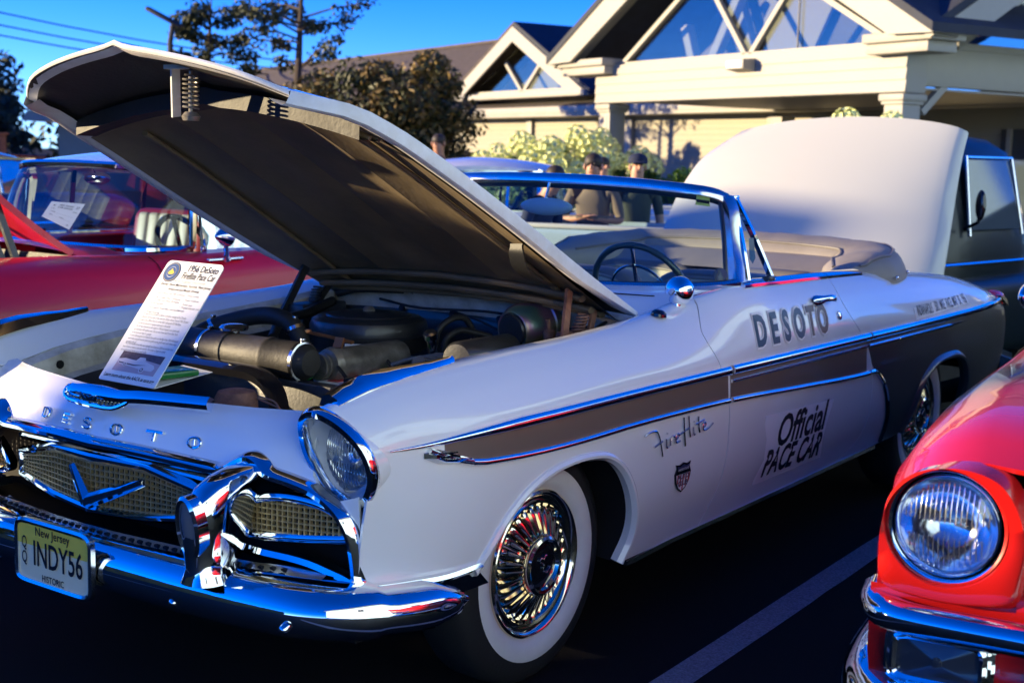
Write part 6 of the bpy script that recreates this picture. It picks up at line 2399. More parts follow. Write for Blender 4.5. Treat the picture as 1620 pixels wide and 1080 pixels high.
# porch posts
for x0 in (.18, 7.10):
    mb = MB()
    mb.box((x0, .0, 1.22), (.34, .34, 2.44), None, .012)
    mb.box((x0, 0, 2.47), (.46, .46, .10), None, .02)
    mb.box((x0, 0, 2.40), (.40, .40, .05), None, .01)
    mb.box((x0, 0, .18), (.44, .44, .36), None, .015)
    ps = mb.build('porch_post', 'trim_white', bl)
    for dz in (1.0, 2.0):
        mb = MB()
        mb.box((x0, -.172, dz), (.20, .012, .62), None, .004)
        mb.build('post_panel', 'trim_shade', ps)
for x0 in (.18, 7.10):
    bbox('porch_post', 'trim_white', (x0, 4.0, 1.22), (.34, .34, 2.44))
# beam: four lapped boards
for k in range(4):
    mb = MB()
    z0 = 2.54 + k * .16
    mb.prism([(-.06, -.20, z0), (-.06, -.225, z0), (-.06, -.205, z0 + .158), (-.06, -.185, z0 + .158)], (7.40, 0, 0))
    mb.build('beam_board', 'trim_white', bl, smooth=False)
mb = MB()
mb.box((3.64, .0, 2.86), (7.38, .36, .66))
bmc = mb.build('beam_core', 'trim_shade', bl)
# eave returns
for x0, x1 in ((-1.02, .52), (6.76, 8.02)):
    mb = MB()
    mb.box(((x0 + x1) / 2, -.18, 3.235), (x1 - x0, .62, .13), None, .02)
    mb.box(((x0 + x1) / 2 + (.06 if x0 < 0 else -.06), -.15, 3.10), (x1 - x0 - .16, .54, .14), None, .012)
    mb.build('eave_return', 'trim_white', bl)
# gable roof over the porch
AP, EV = 3.50, 3.28
SL = .56
def rz_(x): return EV + SL * (4.55 - abs(x - AP))
for sx in (-1, 1):
    xe = AP + sx * 4.62
    mb = MB()
    mb.prism([(xe, -.62, EV - .03), (AP, -.62, rz_(AP) + .02), (AP, -.62, rz_(AP) + .14), (xe, -.62, EV + .09)], (0, 6.8, 0))
    mb.build('porch_roof', 'shingle_slate', bl, smooth=False)
    mb = MB()
    mb.prism([(xe + sx * .0, -.60, EV - .04), (AP, -.60, rz_(AP) + .01), (AP, -.60, rz_(AP) - .46), (xe - sx * .78, -.60, EV - .02)], (0, .07, 0))
    mb.build('rake_board', 'trim_white', bl, smooth=False)
    mb = MB()
    mb.prism([(xe - sx * .05, -.53, EV - .06), (AP, -.53, rz_(AP) - .04), (AP, -.53, rz_(AP) - .10), (xe - sx * .12, -.53, EV - .10)], (0, .46, 0))
    mb.build('rake_soffit', 'trim_shade', bl, smooth=False)
# gable glazing
gl0, gl1, gz = .62, 6.98, 3.19
mb = MB()
mb.prism([(gl0, -.06, gz), (gl1, -.06, gz), (AP + .15, -.06, gz + SL * 3.2), (AP - .15, -.06, gz + SL * 3.2)], (0, .02, 0))
gg = mb.build('gable_glass', 'window_glass', bl, smooth=False)
for a, b in (((3.92, 3.19), (2.35, 5.05)), ((4.02, 3.19), (5.70, 5.05)), ((gl0 - .02, gz), (AP, gz + SL * 3.25)), ((gl1 + .02, gz), (AP, gz + SL * 3.25)), ((gl0, gz), (gl1, gz))):
    mb = MB()
    mb.bar((a[0], -.09, a[1]), (b[0], -.09, b[1]), .09, .08, up=(0, 0, 1) if abs(a[1] - b[1]) > .01 else (0, 0, 1))
    mb.build('mullion', 'trim_white', gg)
mb = MB()
mb.bar((5.05, -.085, 3.2), (5.05, -.085, 4.35), .02, .02, up=(0, 1, 0))
mb.build('glazing_bar', 'black_paint', gg)
# timbers behind the glass
for a, b in (((2.0, .4, 3.2), (1.75, .4, 3.80)), ((2.35, .5, 3.2), (3.0, .5, 4.2)), ((3.1, .8, 3.15), (2.6, .8, 4.2))):
    mb = MB()
    mb.bar(a, b, .16, .16)
    mb.build('porch_timber', 'trim_white', bl)
mb = MB()
mb.prism([(3.35, .85, 3.2), (4.3, .85, 3.2), (4.75, .85, 3.95), (3.95, .85, 4.5), (3.1, .85, 4.1)], (0, .05, 0))
mb.build('inner_gable', 'siding', bl, smooth=False)
# flood lamp on the beam
mb = MB()
mb.prism([(3.86, -.22, 2.92), (3.86, -.46, 2.96), (3.86, -.46, 3.10), (3.86, -.22, 3.12)], (.42, 0, 0))
fl = mb.build('flood_lamp', 'trim_shade', bl, smooth=False)
mb = MB()
mb.box((4.07, -.463, 3.03), (.36, .008, .10))
mb.build('lamp_glass', 'label_white', fl)
# porch ceiling and side truss on the right
mb = MB()
mb.prism([(.0, -.18, 2.58), (7.28, -.18, 2.58), (7.28, 4.5, 2.58), (0, 4.5, 2.58)], (0, 0, .03))
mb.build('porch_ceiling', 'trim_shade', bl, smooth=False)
for x0 in (7.22, .03):
    bbox('side_beam', 'trim_white', (x0, 2.1, 2.92), (.16, 4.5, .58))
for ya, yb in ((.20, .62), (3.8, 3.4)):
    mb = MB()
    mb.bar((7.24, ya, 2.28), (7.24, yb, 2.66), .10, .10, up=(1, 0, 0))
    mb.build('porch_brace', 'trim_white', bl)
# right face of the porch: side gable with glazing above the beam
def sgable(name, m, pts, x0, th, par=None):
    mb = MB()
    mb.prism([(x0, y, z) for y, z in pts], (th, 0, 0))
    return mb.build(name, m, par or bl, smooth=False)
sgl = sgable('gable_glass', 'window_glass', [(.75, 3.19), (6.9, 3.19), (3.95, 5.0), (3.70, 5.0)], 7.26, .02)
for a, b in (((.75, 3.19), (3.83, 5.03)), ((6.9, 3.19), (3.83, 5.03)), ((3.7, 3.19), (2.2, 4.1)), ((3.9, 3.19), (5.4, 4.1)), ((.75, 3.19), (6.9, 3.19))):
    mb = MB()
    mb.bar((7.30, a[0], a[1]), (7.30, b[0], b[1]), .09, .09, up=(1, 0, 0))
    mb.build('mullion', 'trim_white', sgl)
for sy in (-1, 1):
    sgable('rake_board', 'trim_white', [(3.83 + sy * 4.3, 3.22), (3.83, 5.72), (3.83, 5.30), (3.83 + sy * 3.5, 3.24)], 7.86, .07)
    mb = MB()
    mb.prism([(7.95, 3.83 + sy * 4.3, 3.24), (7.95, 3.83, 5.75), (3.75, 3.83, 5.75)], (0, 0, .12))
    mb.build('porch_roof', 'shingle_slate', bl, smooth=False)
mb = MB()
mb.prism([(.5, 1.0, 3.16), (7.0, 1.0, 3.16), (AP, 1.0, 5.3)], (0, .05, 0))
mb.build('attic_wall', 'attic_grey', bl, smooth=False)
bbox('door_glazing', 'dark_glass', (8.6, 4.40, 1.1), (7.0, .06, 2.2))
for k in range(6):
    bbox('door_frame', 'trim_white', (5.3 + 1.3 * k, 4.35, 1.1), (.09, .06, 2.2))
# siding wall
WY = 4.5
def siding_wall(name, x0, x1, z0, z1, y, par, bd=.125):
    mb = MB()
    n = int((z1 - z0) / bd)
    rws = []
    for k in range(n):
        za, zb = z0 + k * bd, z0 + (k + 1) * bd
        rws.append([(x0, y - .022, za), (x1, y - .022, za)])
        rws.append([(x0, y - .004, zb - .001), (x1, y - .004, zb - .001)])
    mb.grid(rws)
    return mb.build(name, 'siding', par, smooth=False)
siding_wall('siding_wall', -14.5, 8.2, 0, 2.75, WY, bl)
bbox('base_course', 'trim_shade', (-3.0, WY - .02, .22), (22.6, .08, .44))
for x0 in (-14.4, -10.0, -5.55, -.6, 3.0):
    bbox('wall_pilaster', 'trim_white', (x0, WY - .06, 1.25), (.26, .10, 2.5))
mb = MB()
mb.box((-3.1, WY - .32, 2.60), (22.8, .60, .10), None, .01)
mb.box((-3.1, WY - .50, 2.70), (22.8, .26, .20), None, .03)
mb.build('eave_fascia', 'trim_white', bl)
# low skirt roof
mb = MB()
mb.prism([(-14.6, WY - .55, 2.82), (-14.6, WY + .95, 3.22), (-14.6, WY + .95, 3.16), (-14.6, WY - .55, 2.76)], (14.6, 0, 0))
mb.build('skirt_roof', 'shingle_brown', bl, smooth=False)
# main roof with shingle courses
mb = MB()
rws = []
for k in range(19):
    f0, f1 = k / 19., (k + 1) / 19.
    for f, dz in ((f0, .018), (f1, 0)):
        rws.append([(x, WY + .9 + 5.6 * f, 3.05 + 2.62 * f + dz) for x in (-50.0, -38, -26, -14, -6, 2)])
mb.grid(rws)
mr = mb.build('main_roof', 'shingle_brown', bl, smooth=False)
mb = MB()
mb.bar((-50, WY + 6.5, 5.70), (2, WY + 6.5, 5.70), .24, .10)
mb.build('roof_ridge', 'shingle_brown', mr)
mb = MB()
mb.box((-11.0, WY + 8.0, 5.75), (7.4, 2.6, 1.4))
up2 = mb.build('roof_block', 'shingle_brown', bl, smooth=False)
mb = MB()
for k in range(9): mb.box((-14.4 + .85 * k, WY + 6.8, 6.50), (.10, .10, .14))
mb.build('block_coping', 'shingle_brown', up2, smooth=False)
mb = MB()
mb.box((-24, WY + .3, 1.3), (11, .2, 2.6))
mb.build('far_wall', 'siding', bl, smooth=False)
# small dormer gable
AX, AZ = -10.15, 4.88
for sx in (-1, 1):
    mb = MB()
    mb.prism([(AX + sx * 3.62, WY - .55, 3.06), (AX, WY - .55, AZ - .02), (AX, WY - .55, AZ + .10), (AX + sx * 3.62, WY - .55, 3.18)], (0, 4.6, 0))
    mb.build('dormer_roof', 'shingle_slate' if sx > 0 else 'shingle_brown', bl, smooth=False)
    mb = MB()
    mb.prism([(AX + sx * 3.60, WY - .58, 3.05), (AX, WY - .58, AZ - .03), (AX, WY - .58, AZ - .40), (AX + sx * 2.86, WY - .58, 3.05)], (0, .06, 0))
    mb.build('dormer_rake', 'trim_white', bl, smooth=False)
mb = MB()
mb.prism([(AX - 2.75, WY - .22, 3.22), (AX + 2.75, WY - .22, 3.22), (AX, WY - .22, AZ - .42)], (0, .02, 0))
dg = mb.build('dormer_glass', 'window_glass', bl, smooth=False)
mb = MB()
mb.prism([(AX - 2.6, WY + .4, 3.2), (AX + 2.6, WY + .4, 3.2), (AX, WY + .4, AZ - .45)], (0, .04, 0))
mb.build('dormer_blind', 'siding', dg, smooth=False)
for a, b in (((AX + .05, 3.22), (AX - .85, 4.0)), ((AX + .12, 3.22), (AX + 1.05, 4.0)), ((AX - 2.8, 3.22), (AX + 2.8, 3.22))):
    mb = MB()
    mb.bar((a[0], WY - .25, a[1]), (b[0], WY - .25, b[1]), .09, .09)
    mb.build('mullion', 'trim_white', dg)
bbox('dormer_sill', 'trim_white', (AX, WY - .45, 3.10), (7.0, .4, .14))

# ================================================================== vegetation
def leaf_cloud(name, m, par, centers, n, size, seed, squash=1.0, align=.5):
    r_ = random.Random(seed)
    vs, fs = [], []
    for _ in range(n):
        c, rad = r_.choice(centers)
        d = V((r_.gauss(0, 1), r_.gauss(0, 1), r_.gauss(0, 1)))
        if d.length < 1e-3: continue
        d.normalize()
        p = V(c) + V((d.x, d.y, d.z * squash)) * rad * (r_.random() ** .35)
        nrm_ = (d * align + V((r_.uniform(-1, 1), r_.uniform(-1, 1), r_.uniform(-.3, 1)))).normalized()
        s = nrm_.cross(V((r_.uniform(-1, 1), r_.uniform(-1, 1), r_.uniform(-1, 1))))
        if s.length < 1e-3: continue
        s.normalize()
        u = nrm_.cross(s)
        L = size * r_.uniform(.6, 1.35)
        W = L * .5
        i = len(vs)
        vs += [p - u * L * .5, p + s * W * .5 + nrm_ * L * .08, p + u * L * .5, p - s * W * .5 + nrm_ * L * .08]
        fs.append((i, i + 1, i + 2, i + 3))
    me = bpy.data.meshes.new(name)
    me.from_pydata(vs, [], fs)
    return link_mesh(name, me, m, par)

def tree(name, label, loc, h, crown, trunk_r, leaves, size, m, seed, group=None, twigs=6, clump=26, m2=None, cat='tree', squash=.8):
    """crown = (centre height, rx, ry, rz)"""
    r_ = random.Random(seed)
    t = empty(name, label, cat, loc, 0, group)
    cz, rx, ry, rz = crown
    mb = MB()
    mb.tube(smooth_path([(0, 0, 0), (.05, .03, h * .2), (-.04, .06, h * .42), (.03, 0, h * .66)], 3), [trunk_r * (1.15 - .75 * i / 9) for i in range(10)], 8)
    tips = []
    for k in range(twigs):
        a = 2 * PI * k / twigs + r_.uniform(-.4, .4)
        e = r_.uniform(.3, 1.0)
        p0 = V((0, 0, h * r_.uniform(.25, .6)))
        p2 = V((math.cos(a) * rx * r_.uniform(.5, .95), math.sin(a) * ry * r_.uniform(.5, .95), cz + rz * r_.uniform(-.6, .9)))
        p1 = p0.lerp(p2, .5) + V((0, 0, .12 * h))
        mb.tube(smooth_path([tuple(p0), tuple(p1), tuple(p2)], 4), [trunk_r * (.45 - .04 * i) for i in range(9)], 6)
        tips.append(p2)
    mb.build('trunk', 'bark', t)
    cs = []
    for k in range(clump):
        d = V((r_.gauss(0, 1), r_.gauss(0, 1), r_.gauss(0, 1))).normalized()
        q = r_.uniform(.45, .98)
        c = (d.x * rx * q, d.y * ry * q, cz + d.z * rz * q)
        cs.append((c, min(rx, ry, rz) * r_.uniform(.22, .42)))
    for p in tips: cs.append((tuple(p), min(rx, ry, rz) * .25))
    leaf_cloud('crown', m, t, cs, leaves, size, seed + 1, squash)
    if m2:
        cs2 = [(c, r0 * 1.05) for c, r0 in cs if r_.random() < .55]
        leaf_cloud('crown', m2, t, cs2, leaves // 2, size, seed + 2, squash)
    return t
tree('broad_tree', 'broad bronze green tree in front of the brown roof, behind the raised hood', (-16.75, -14.45, 0), 3.4, (1.95, 1.60, 1.65, 1.42), .13, 15000, .14, 'leaf_dark', 11, clump=60, m2='leaf_bronze', twigs=9)
tree('broad_tree', 'dark green tree at the left of the bronze tree, showing above the hood edge', (-18.6, -18.7, 0), 3.2, (2.0, 1.2, 1.2, 1.1), .11, 7000, .15, 'leaf_dark', 17, clump=40, m2='leaf_bronze', twigs=8)
def sparse(name, label, loc, h, seed, spread, n=26):
    r_ = random.Random(seed)
    t = empty(name, label, 'tree', loc)
    mb = MB()
    mb.tube([(0, 0, 0), (.08, 0, h * .5), (0, .1, h)], [.13, .09, .015], 7)
    cs = []
    for k in range(n):
        z0 = h * r_.uniform(.55, .98)
        a = r_.uniform(0, 2 * PI)
        L = spread * (1.25 - z0 / h) * r_.uniform(.8, 1.6) + .3
        p0 = V((.04, .05, z0))
        p1 = p0 + V((math.cos(a) * L, math.sin(a) * L, L * r_.uniform(.0, .45)))
        mb.tube([p0, p0.lerp(p1, .5) + V((0, 0, .06)), p1], [.03, .02, .008], 5)
        for f in (.55, .75, .9, 1.0): cs.append((tuple(p0.lerp(p1, f)), .20 + .12 * r_.random()))
    mb.build('trunk', 'bark', t)
    leaf_cloud('crown', 'leaf_dark', t, cs, 3800, .13, seed, .7)
    return t
sparse('thin_tree', 'thin dark open branched tree rising against the sky left of the roof', (-18.8, -18.85, 0), 6.1, 5, 1.5, 34)
sparse('thin_tree', 'small dark bare looking tree top behind the tip of the hood', (-18.97, -22.03, 0), 5.1, 9, 1.0, 18)
for i, (x, y, h, s) in enumerate(((-30, -49.5, 5.2, 21), (-33, -54, 4.6, 22))):
    tree('distant_tree', ['dark tree at the far left edge under the wires', 'lower dark tree beyond the roof of the maroon sedan'][i], (x, y, 0), h, (h * .62, 2.6, 2.4, h * .40), .2, 3500, .38, 'leaf_far', s, clump=26)
lf = []
rr_ = random.Random(4)
for k in range(60):
    f = k / 59.
    p = V((-48, -34, 0)).lerp(V((-26, -78, 0)), f)
    lf.append(((p.x + rr_.uniform(-2, 2), p.y + rr_.uniform(-2, 2), rr_.uniform(.5, 2.2)), 2.0))
o = leaf_cloud('distant_woods', 'leaf_far', None, lf, 9000, .55, 31, .8)
tag(o, 'low dark line of distant trees at the left', kind='stuff')

# hydrangea bushes with pale heads
fl_me = None
def hydrangea(label, loc, r, h, heads, seed, leaves=3200):
    global fl_me
    r_ = random.Random(seed)
    t = empty('hydrangea_bush', label, 'bush', loc, 0, 'flowering bushes by the building')
    cs = []
    for k in range(30):
        a, q = r_.uniform(0, 2 * PI), r_.random() ** .5
        cs.append(((math.cos(a) * r[0] * q, math.sin(a) * r[1] * q, h * (.2 + .66 * r_.random() * (1 - .5 * q * q))), .30))
    leaf_cloud('foliage', 'leaf_green', t, cs, leaves, .15, seed, .9)
    mb = MB()
    for k in range(7):
        a = 2 * PI * k / 7
        mb.tube([(0, 0, 0), (math.cos(a) * r[0] * .3, math.sin(a) * r[1] * .3, h * .4), (math.cos(a) * r[0] * .6, math.sin(a) * r[1] * .6, h * .75)], .02, 5)
    mb.build('stem', 'bark', t)
    if fl_me is None:
        vs, fs = [], []
        rr = random.Random(2)
        for k in range(44):
            z = 1 - 2 * (k + .5) / 44
            a = k * 2.39996
            q = math.sqrt(1 - z * z)
            d = V((q * math.cos(a), q * math.sin(a), z))
            s = d.cross(V((0, 0, 1))) if abs(z) < .9 else d.cross(V((1, 0, 0)))
            s.normalize()
            u = d.cross(s)
            c = d * (1 + rr.uniform(-.1, .1))
            i = len(vs)
            e = .30
            vs += [c - s * e + d * .05, c - u * e + d * .05, c + s * e + d * .05, c + u * e + d * .05, c - d * .1]
            fs += [(i, i + 1, i + 4), (i + 1, i + 2, i + 4), (i + 2, i + 3, i + 4), (i + 3, i, i + 4)]
        fl_me = bpy.data.meshes.new('flower_head')
        fl_me.from_pydata(vs, [], fs)
        fl_me.materials.append(M['petal'])
    for k in range(heads):
        a, q = r_.uniform(0, 2 * PI), r_.random() ** .5
        z = h * (.42 + .60 * r_.random() * (1 - .45 * q * q))
        o = bpy.data.objects.new('flower_head', fl_me)
        COL.objects.link(o)
        o.parent = t
        o.location = (math.cos(a) * r[0] * q * 1.08, math.sin(a) * r[1] * q * 1.08, z)
        s = r_.uniform(.13, .21)
        o.scale = (s, s, s * .9)
        o.rotation_euler = (r_.random(), r_.random(), r_.random() * 6)
    return t
hydrangea('large flowering bush with pale green heads beside the left porch post', (-14.7, -8.95, 0), (1.45, 1.2), 1.95, 90, 41, 5200)
hydrangea('flowering bush showing above the white truck hood', (-12.3, -3.35, 0), (1.0, .9), 2.22, 46, 43, 2400)
tree('round_shrub', 'low dark green shrub beside the man in the cap', (-14.6, -6.9, 0), 1.25, (.80, .75, .75, .62), .05, 2600, .13, 'leaf_green', 47, clump=16, cat='shrub')

# ================================================================== far houses, pole and wires on the left
hs = empty('far_house', 'distant house with a pale sunlit eave, at the left behind the hood tip', 'house', (-27.95, -38.6, 0), R(126))
mb = MB()
mb.box((1.6, 1.2, 1.2), (5.2, 3, 2.4))
mb.build('house_wall', 'siding', hs, smooth=False)
mb = MB()
mb.prism([(-2.1, -.9, 2.40), (-1.9, -.9, 2.76), (5, -.9, 2.76), (5, -.9, 2.40)], (0, 4, 0))
mb.build('eave', 'trim_white', hs, smooth=False)
mb = MB()
mb.prism([(-2.0, -1.0, 2.765), (5, -1.0, 2.765), (5, 1.2, 3.3), (-1.0, 1.2, 3.3)], (0, 0, .05))
mb.build('house_roof', 'shingle_brown', hs, smooth=False)
mb = MB()
mb.box((0, 0, .95), (.42, .42, 1.9), None, .02)
mb.box((0, 0, 1.93), (.54, .54, .08), None, .01)
bpil = mb.build('brick_pillar', 'brick')
bpil.location = (-26.1, -41.4, 0)
tag(bpil, 'small brick pillar far off, above the roof of the maroon sedan', 'pillar')
pole = empty('utility_pole', 'dark utility pole carrying the wires, beyond the left edge', 'pole', (-24.0, -52, 0))
mb = MB()
mb.tube([(0, 0, 0), (0, 0, 9)], [.16, .11], 10)
mb.bar((-1.1, 0, 8.3), (1.1, 0, 8.3), .12, .12)
mb.build('pole_shaft', 'bark', pole)
for k, (z, dz) in enumerate(((8.3, 0), (7.7, 0), (7.2, .0))):
    mb = MB()
    a, b = V((-24.0, -52, z)), V((-60, -44, z - 2.2 + .3 * k))
    c = V((-6, -56, z + 1.2))
    pts = [a.lerp(b, i / 10.) - V((0, 0, 1.0 * math.sin(PI * i / 10.))) for i in range(11)]
    mb.tube(pts, .035, 5)
    w = mb.build('overhead_wire', 'wire')
    tag(w, ['topmost dark overhead wire in the sky at the left', 'middle dark overhead wire in the sky at the left', 'lowest dark overhead wire in the sky at the left'][k], 'wire', 'overhead wires')
lp_ = empty('street_lamp', 'dark slanted lamp head on a pole rising behind the raised hood tip', 'lamp', (-17.3, -21.4, 0))
mb = MB()
mb.tube([(0, 0, 0), (0, 0, 3.9), (.0, .1, 4.3)], [.09, .06, .05], 8)
mb.build('lamp_post', 'wire', lp_)
mb = MB()
mb.bar((.30, -.42, 4.62), (-.1, .28, 4.22), .24, .10, .04)
mb.build('lamp_head', 'wire', lp_)

# unseen hedge and evergreen added towards the sun to block its light
r5 = random.Random(12)
hg = empty('shadow_hedge', 'long tall unseen hedge, added across the aisle to shade the parked cars', 'hedge', (17.5, -17.5, 0), R(40))
mb = MB()
rw = []
for i in range(131):
    x = -26 + 52 * i / 130.
    hgt = (5.15 if -3.3 < x < -2.4 else 5.38 + .12 * math.sin(x * 3) if -9.3 < x < -7.7 else 4.75 if x > -2.4 else 4.15) + r5.uniform(-.15, .15)  # heights stepped so the shadow falls on nose, ground and truck hood
    rw.append([(x, -.9, 0), (x, -1.0 + r5.uniform(-.15, .15), hgt * .6), (x, -.3, hgt), (x, .4, hgt + r5.uniform(-.2, .2)), (x, .9, hgt * .6), (x, .9, 0)])
mb.grid(rw)
mb.build('hedge_mass', 'leaf_dark', hg)
cs = []
for i in range(90):
    cs.append(((r5.uniform(-26, 26), r5.uniform(-.7, .7), r5.uniform(.5, 4.0)), .6))
leaf_cloud('hedge_leaves', 'leaf_dark', hg, cs, 8000, .30, 77)
tree('shadow_tree', 'narrow unseen evergreen, added to cast shadow on the raised hood', (6.6, -10.0, 0), 4.6, (2.9, .72, .72, 2.1), .09, 9000, .16, 'leaf_dark', 91, clump=46, squash=1.6, cat='tree')  # added out of view to throw a broken shadow under the raised hood

# unseen two storey wing, added to bounce fill light onto the cars
hw_ = empty('bounce_wing', 'long unseen pale blue wing beyond the red car, added to bounce light onto the parked cars', 'building', (0, 11.5, 0))
mb = MB()
rws = []
for k in range(44):
    rws.append([(-26, -.022, k * .19), (16, -.022, k * .19)])
    rws.append([(-26, -.002, k * .19 + .188), (16, -.002, k * .19 + .188)])
mb.grid(rws)
mb.build('siding_wall', 'bounce_siding', hw_, smooth=False)
mb = MB()
mb.box((-5, 4.02, 4.15), (42, 8.0, 8.3))
mb.build('wing_core', 'trim_shade', hw_, smooth=False)
mb = MB()
mb.prism([(-26.5, -.7, 8.36), (-26.5, 8.6, 8.36), (-26.5, 4, 10.5)], (43, 0, 0))
mb.build('wing_roof', 'shingle_brown', hw_, smooth=False)
mb = MB()
mb.box((-5, -.30, 8.30), (42.6, .55, .20))
mb.build('wing_fascia', 'trim_white', hw_, smooth=False)
for k in range(4):
    for z in (5.6,):
        mb = MB()
        x = -22 + 9.0 * k
        mb.box((x, -.05, z), (1.5, .08, 1.7), None, .01)
        wf = mb.build('window', 'trim_white', hw_)
        mb = MB()
        for dx in (-.34, .34): mb.box((x + dx, -.095, z), (.60, .02, 1.5))
        mb.build('pane', 'dark_glass', wf, smooth=False)

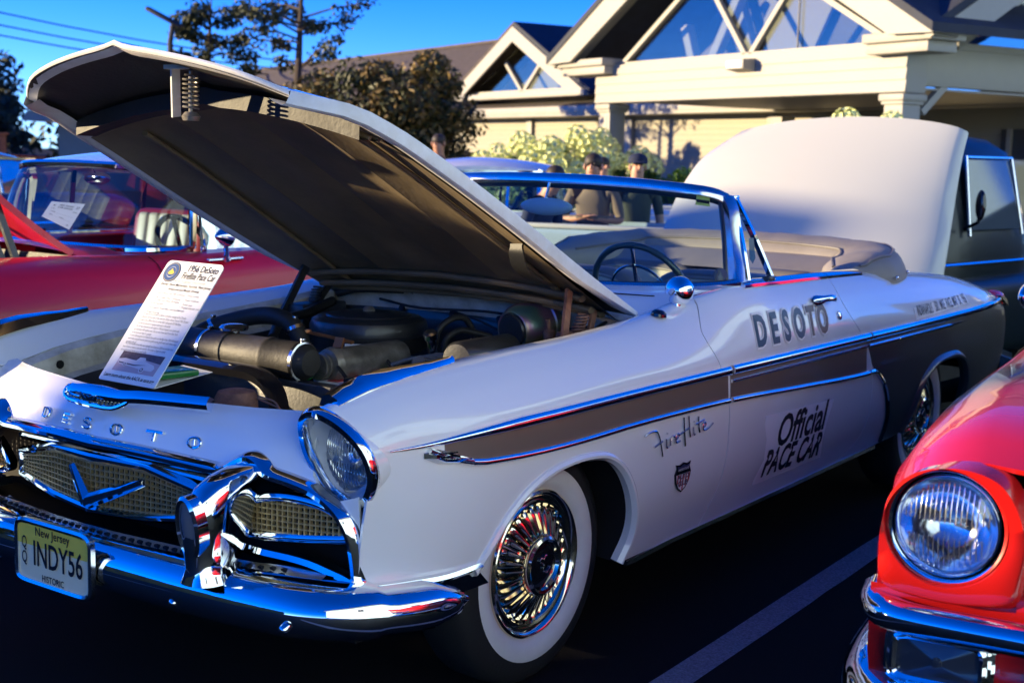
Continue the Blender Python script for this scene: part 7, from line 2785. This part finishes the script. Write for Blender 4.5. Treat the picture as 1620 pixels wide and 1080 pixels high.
# ================================================================== people among the cars
def person(label, loc, rz, h, top, trousers, skin_m, hair=None, cap=None, lean=0.0, arms='down', seed=0):
    s = h / 1.75
    root = empty('person', label, 'person', loc, rz)
    # +x is forward
    def P(x, y, z): return (x * s + lean * max(0, z - .9) * s * .9, y * s, z * s)
    J = {'pel': (0, 0, .95), 'sp1': (0, 0, 1.10), 'sp2': (.01, 0, 1.28), 'nk': (0, 0, 1.47), 'hd0': (.02, 0, 1.55), 'hd1': (.03, 0, 1.68)}
    rad = {'pel': (.155, .115), 'sp1': (.145, .11), 'sp2': (.165, .115), 'nk': (.06, .06), 'hd0': (.068, .08), 'hd1': (.072, .09)}
    E_ = [('pel', 'sp1'), ('sp1', 'sp2'), ('sp2', 'nk'), ('nk', 'hd0'), ('hd0', 'hd1')]
    for sg, nm in ((1, 'l'), (-1, 'r')):
        if arms == 'down': el, wr, hn_ = (-.02, sg * .25, 1.13), (.06, sg * .24, .89), (.09, sg * .23, .80)
        elif arms == 'fold': el, wr, hn_ = (.05, sg * .27, 1.14), (.24, sg * .08, 1.17), (.25, sg * -.02, 1.19)
        else: el, wr, hn_ = (.10, sg * .27, 1.14), (.33, sg * .20, 1.10), (.41, sg * .17, 1.10)
        J.update({'sh' + nm: (-.005, sg * .185, 1.41), 'el' + nm: el, 'wr' + nm: wr, 'hn' + nm: hn_, 'hp' + nm: (0, sg * .095, .90), 'kn' + nm: (.02, sg * .10, .50), 'an' + nm: (-.01, sg * .105, .10), 'ft' + nm: (.13, sg * .12, .035)})
        rad.update({'sh' + nm: (.068, .068), 'el' + nm: (.045, .045), 'wr' + nm: (.030, .030), 'hn' + nm: (.034, .022), 'hp' + nm: (.092, .095), 'kn' + nm: (.062, .062), 'an' + nm: (.043, .043), 'ft' + nm: (.040, .032)})
        E_ += [('sp2', 'sh' + nm), ('sh' + nm, 'el' + nm), ('el' + nm, 'wr' + nm), ('wr' + nm, 'hn' + nm), ('pel', 'hp' + nm), ('hp' + nm, 'kn' + nm), ('kn' + nm, 'an' + nm), ('an' + nm, 'ft' + nm)]
    keys = list(J)
    me = bpy.data.meshes.new('body')
    me.from_pydata([P(*J[k]) for k in keys], [(keys.index(a), keys.index(b)) for a, b in E_], [])
    ob = bpy.data.objects.new('body', me)
    COL.objects.link(ob)
    md = ob.modifiers.new('skin', 'SKIN')
    md.use_smooth_shade = True
    for i, k in enumerate(keys):
        sv = me.skin_vertices[0].data[i]
        sv.radius = (rad[k][0] * s, rad[k][1] * s)
        sv.use_root = (k == 'pel')
    sb = ob.modifiers.new('sub', 'SUBSURF')
    sb.levels = sb.render_levels = 2
    dg_ = bpy.context.evaluated_depsgraph_get()
    m2 = bpy.data.meshes.new_from_object(ob.evaluated_get(dg_))
    bpy.data.objects.remove(ob)
    m2.name = 'body'
    for k in (skin_m, top, trousers, 'black_paint'): m2.materials.append(M[k])
    for p in m2.polygons:
        c = p.center / s
        z = c.z
        arm = abs(c.y) > .205 or c.x - lean * max(0, z - .9) * .9 > .16
        if z > 1.47: mi = 0
        elif z < .085: mi = 3
        elif arm and z < 1.17 and z > .72: mi = 0
        elif z > .97: mi = 1
        else: mi = 2
        p.material_index = mi
        p.use_smooth = True
    link_mesh('body', m2, None, root)
    hc_ = V(P(.03, 0, 1.63))
    mb = MB()
    mb.sphere(hc_ + V((.088, 0, -.01)) * s, tuple(q * s for q in (.022, .014, .026)), 8, 6)
    for sg in (1, -1):
        mb.sphere(hc_ + V((0, sg * .078, -.01)) * s, tuple(q * s for q in (.02, .012, .032)), 8, 6)
    mb.build('nose_and_ears', skin_m, root)
    mb = MB()
    for sg in (1, -1): mb.sphere(hc_ + V((.080, sg * .030, .018)) * s, .010 * s, 8, 6)
    mb.bar(hc_ + V((.083, -.02, -.055)) * s, hc_ + V((.083, .02, -.055)) * s, .006, .006)
    mb.build('eyes_and_mouth', 'hair', root)
    for sg, nm in ((1, 'l'), (-1, 'r')):
        wrp, hnp = V(P(*J['wr' + nm])), V(P(*J['hn' + nm]))
        d = (hnp - wrp).normalized()
        sd = d.cross(V((0, 0, 1)))
        if sd.length < .1: sd = V((1, 0, 0))
        sd.normalize()
        mb = MB()
        for k in range(4):
            b = hnp + sd * (k - 1.5) * .017 * s
            L = (.062, .074, .070, .055)[k] * s
            mb.tube([b, b + d * L * .5, b + d * L + V((0, 0, -.012 * s))], [.0095 * s, .009 * s, .0075 * s], 6)
        mb.tube([wrp.lerp(hnp, .55) + sd * .03 * s, hnp + sd * .05 * s, hnp + sd * .05 * s + d * .03 * s], [.011 * s, .010 * s, .008 * s], 6)
        mb.build('fingers', skin_m, root)
    mb = MB()
    if cap:
        mb.lathe([(.092 * s, -.01 * s), (.098 * s, .0), (.094 * s, .04 * s), (.07 * s, .075 * s), (.03 * s, .09 * s), (0, .092 * s)], hc_ + V((0, 0, .035)) * s, (0, 0, 1), 20)
        mb.box(hc_ + V((.115, 0, .040)) * s, (.10 * s, .13 * s, .012 * s), (0, R(8), 0), .004)
        mb.build('cap', cap, root)
    elif hair:
        for dz, dx, q in ((.035, -.015, .088), (.0, -.035, .083)):
            mb.sphere(hc_ + V((dx, 0, dz)) * s, (q * s, q * s * .95, q * s * .9), 16, 10)
        mb.build('hair', hair, root)
    return root
TC = math.atan2(3.0 + 3.3, 3.19 + 7)
person('man in a taupe vest over a peach shirt, standing with folded arms beyond the windshield', (-6.35, -3.05, 0), TC - .2, 1.60, 'cloth_taupe', 'cloth_navy', 'skin_a', hair='hair', arms='fold', lean=.06)
person('man in navy cap and olive shirt, right of the man in taupe vest', (-7.30, -3.22, 0), TC + .15, 1.60, 'cloth_olive', 'cloth_navy', 'skin_b', cap='cloth_navy', arms='down', lean=.05)
person('person in dark navy clothes bending forward, seen through the left of the windshield', (-5.35, -3.05, 0), TC + 1.0, 1.50, 'cloth_navy', 'cloth_navy', 'skin_a', hair='hair', arms='reach', lean=.5)
person('dark haired person standing behind the white car, head above the hood edge', (-10.15, -7.80, 0), TC - .3, 1.82, 'cloth_navy', 'cloth_olive', 'skin_a', hair='hair', arms='down')
person('person in white standing behind the man in the taupe vest', (-10.1, -5.35, 0), TC + .4, 1.58, 'cloth_white', 'cloth_taupe', 'skin_b', hair='hair', arms='down')
person('person leaning at the far side of the maroon sedan, at the left edge', (-1.85, -4.95, 0), TC + .9, 1.52, 'cloth_orange', 'cloth_navy', 'skin_a', hair='hair', arms='reach', lean=.2)
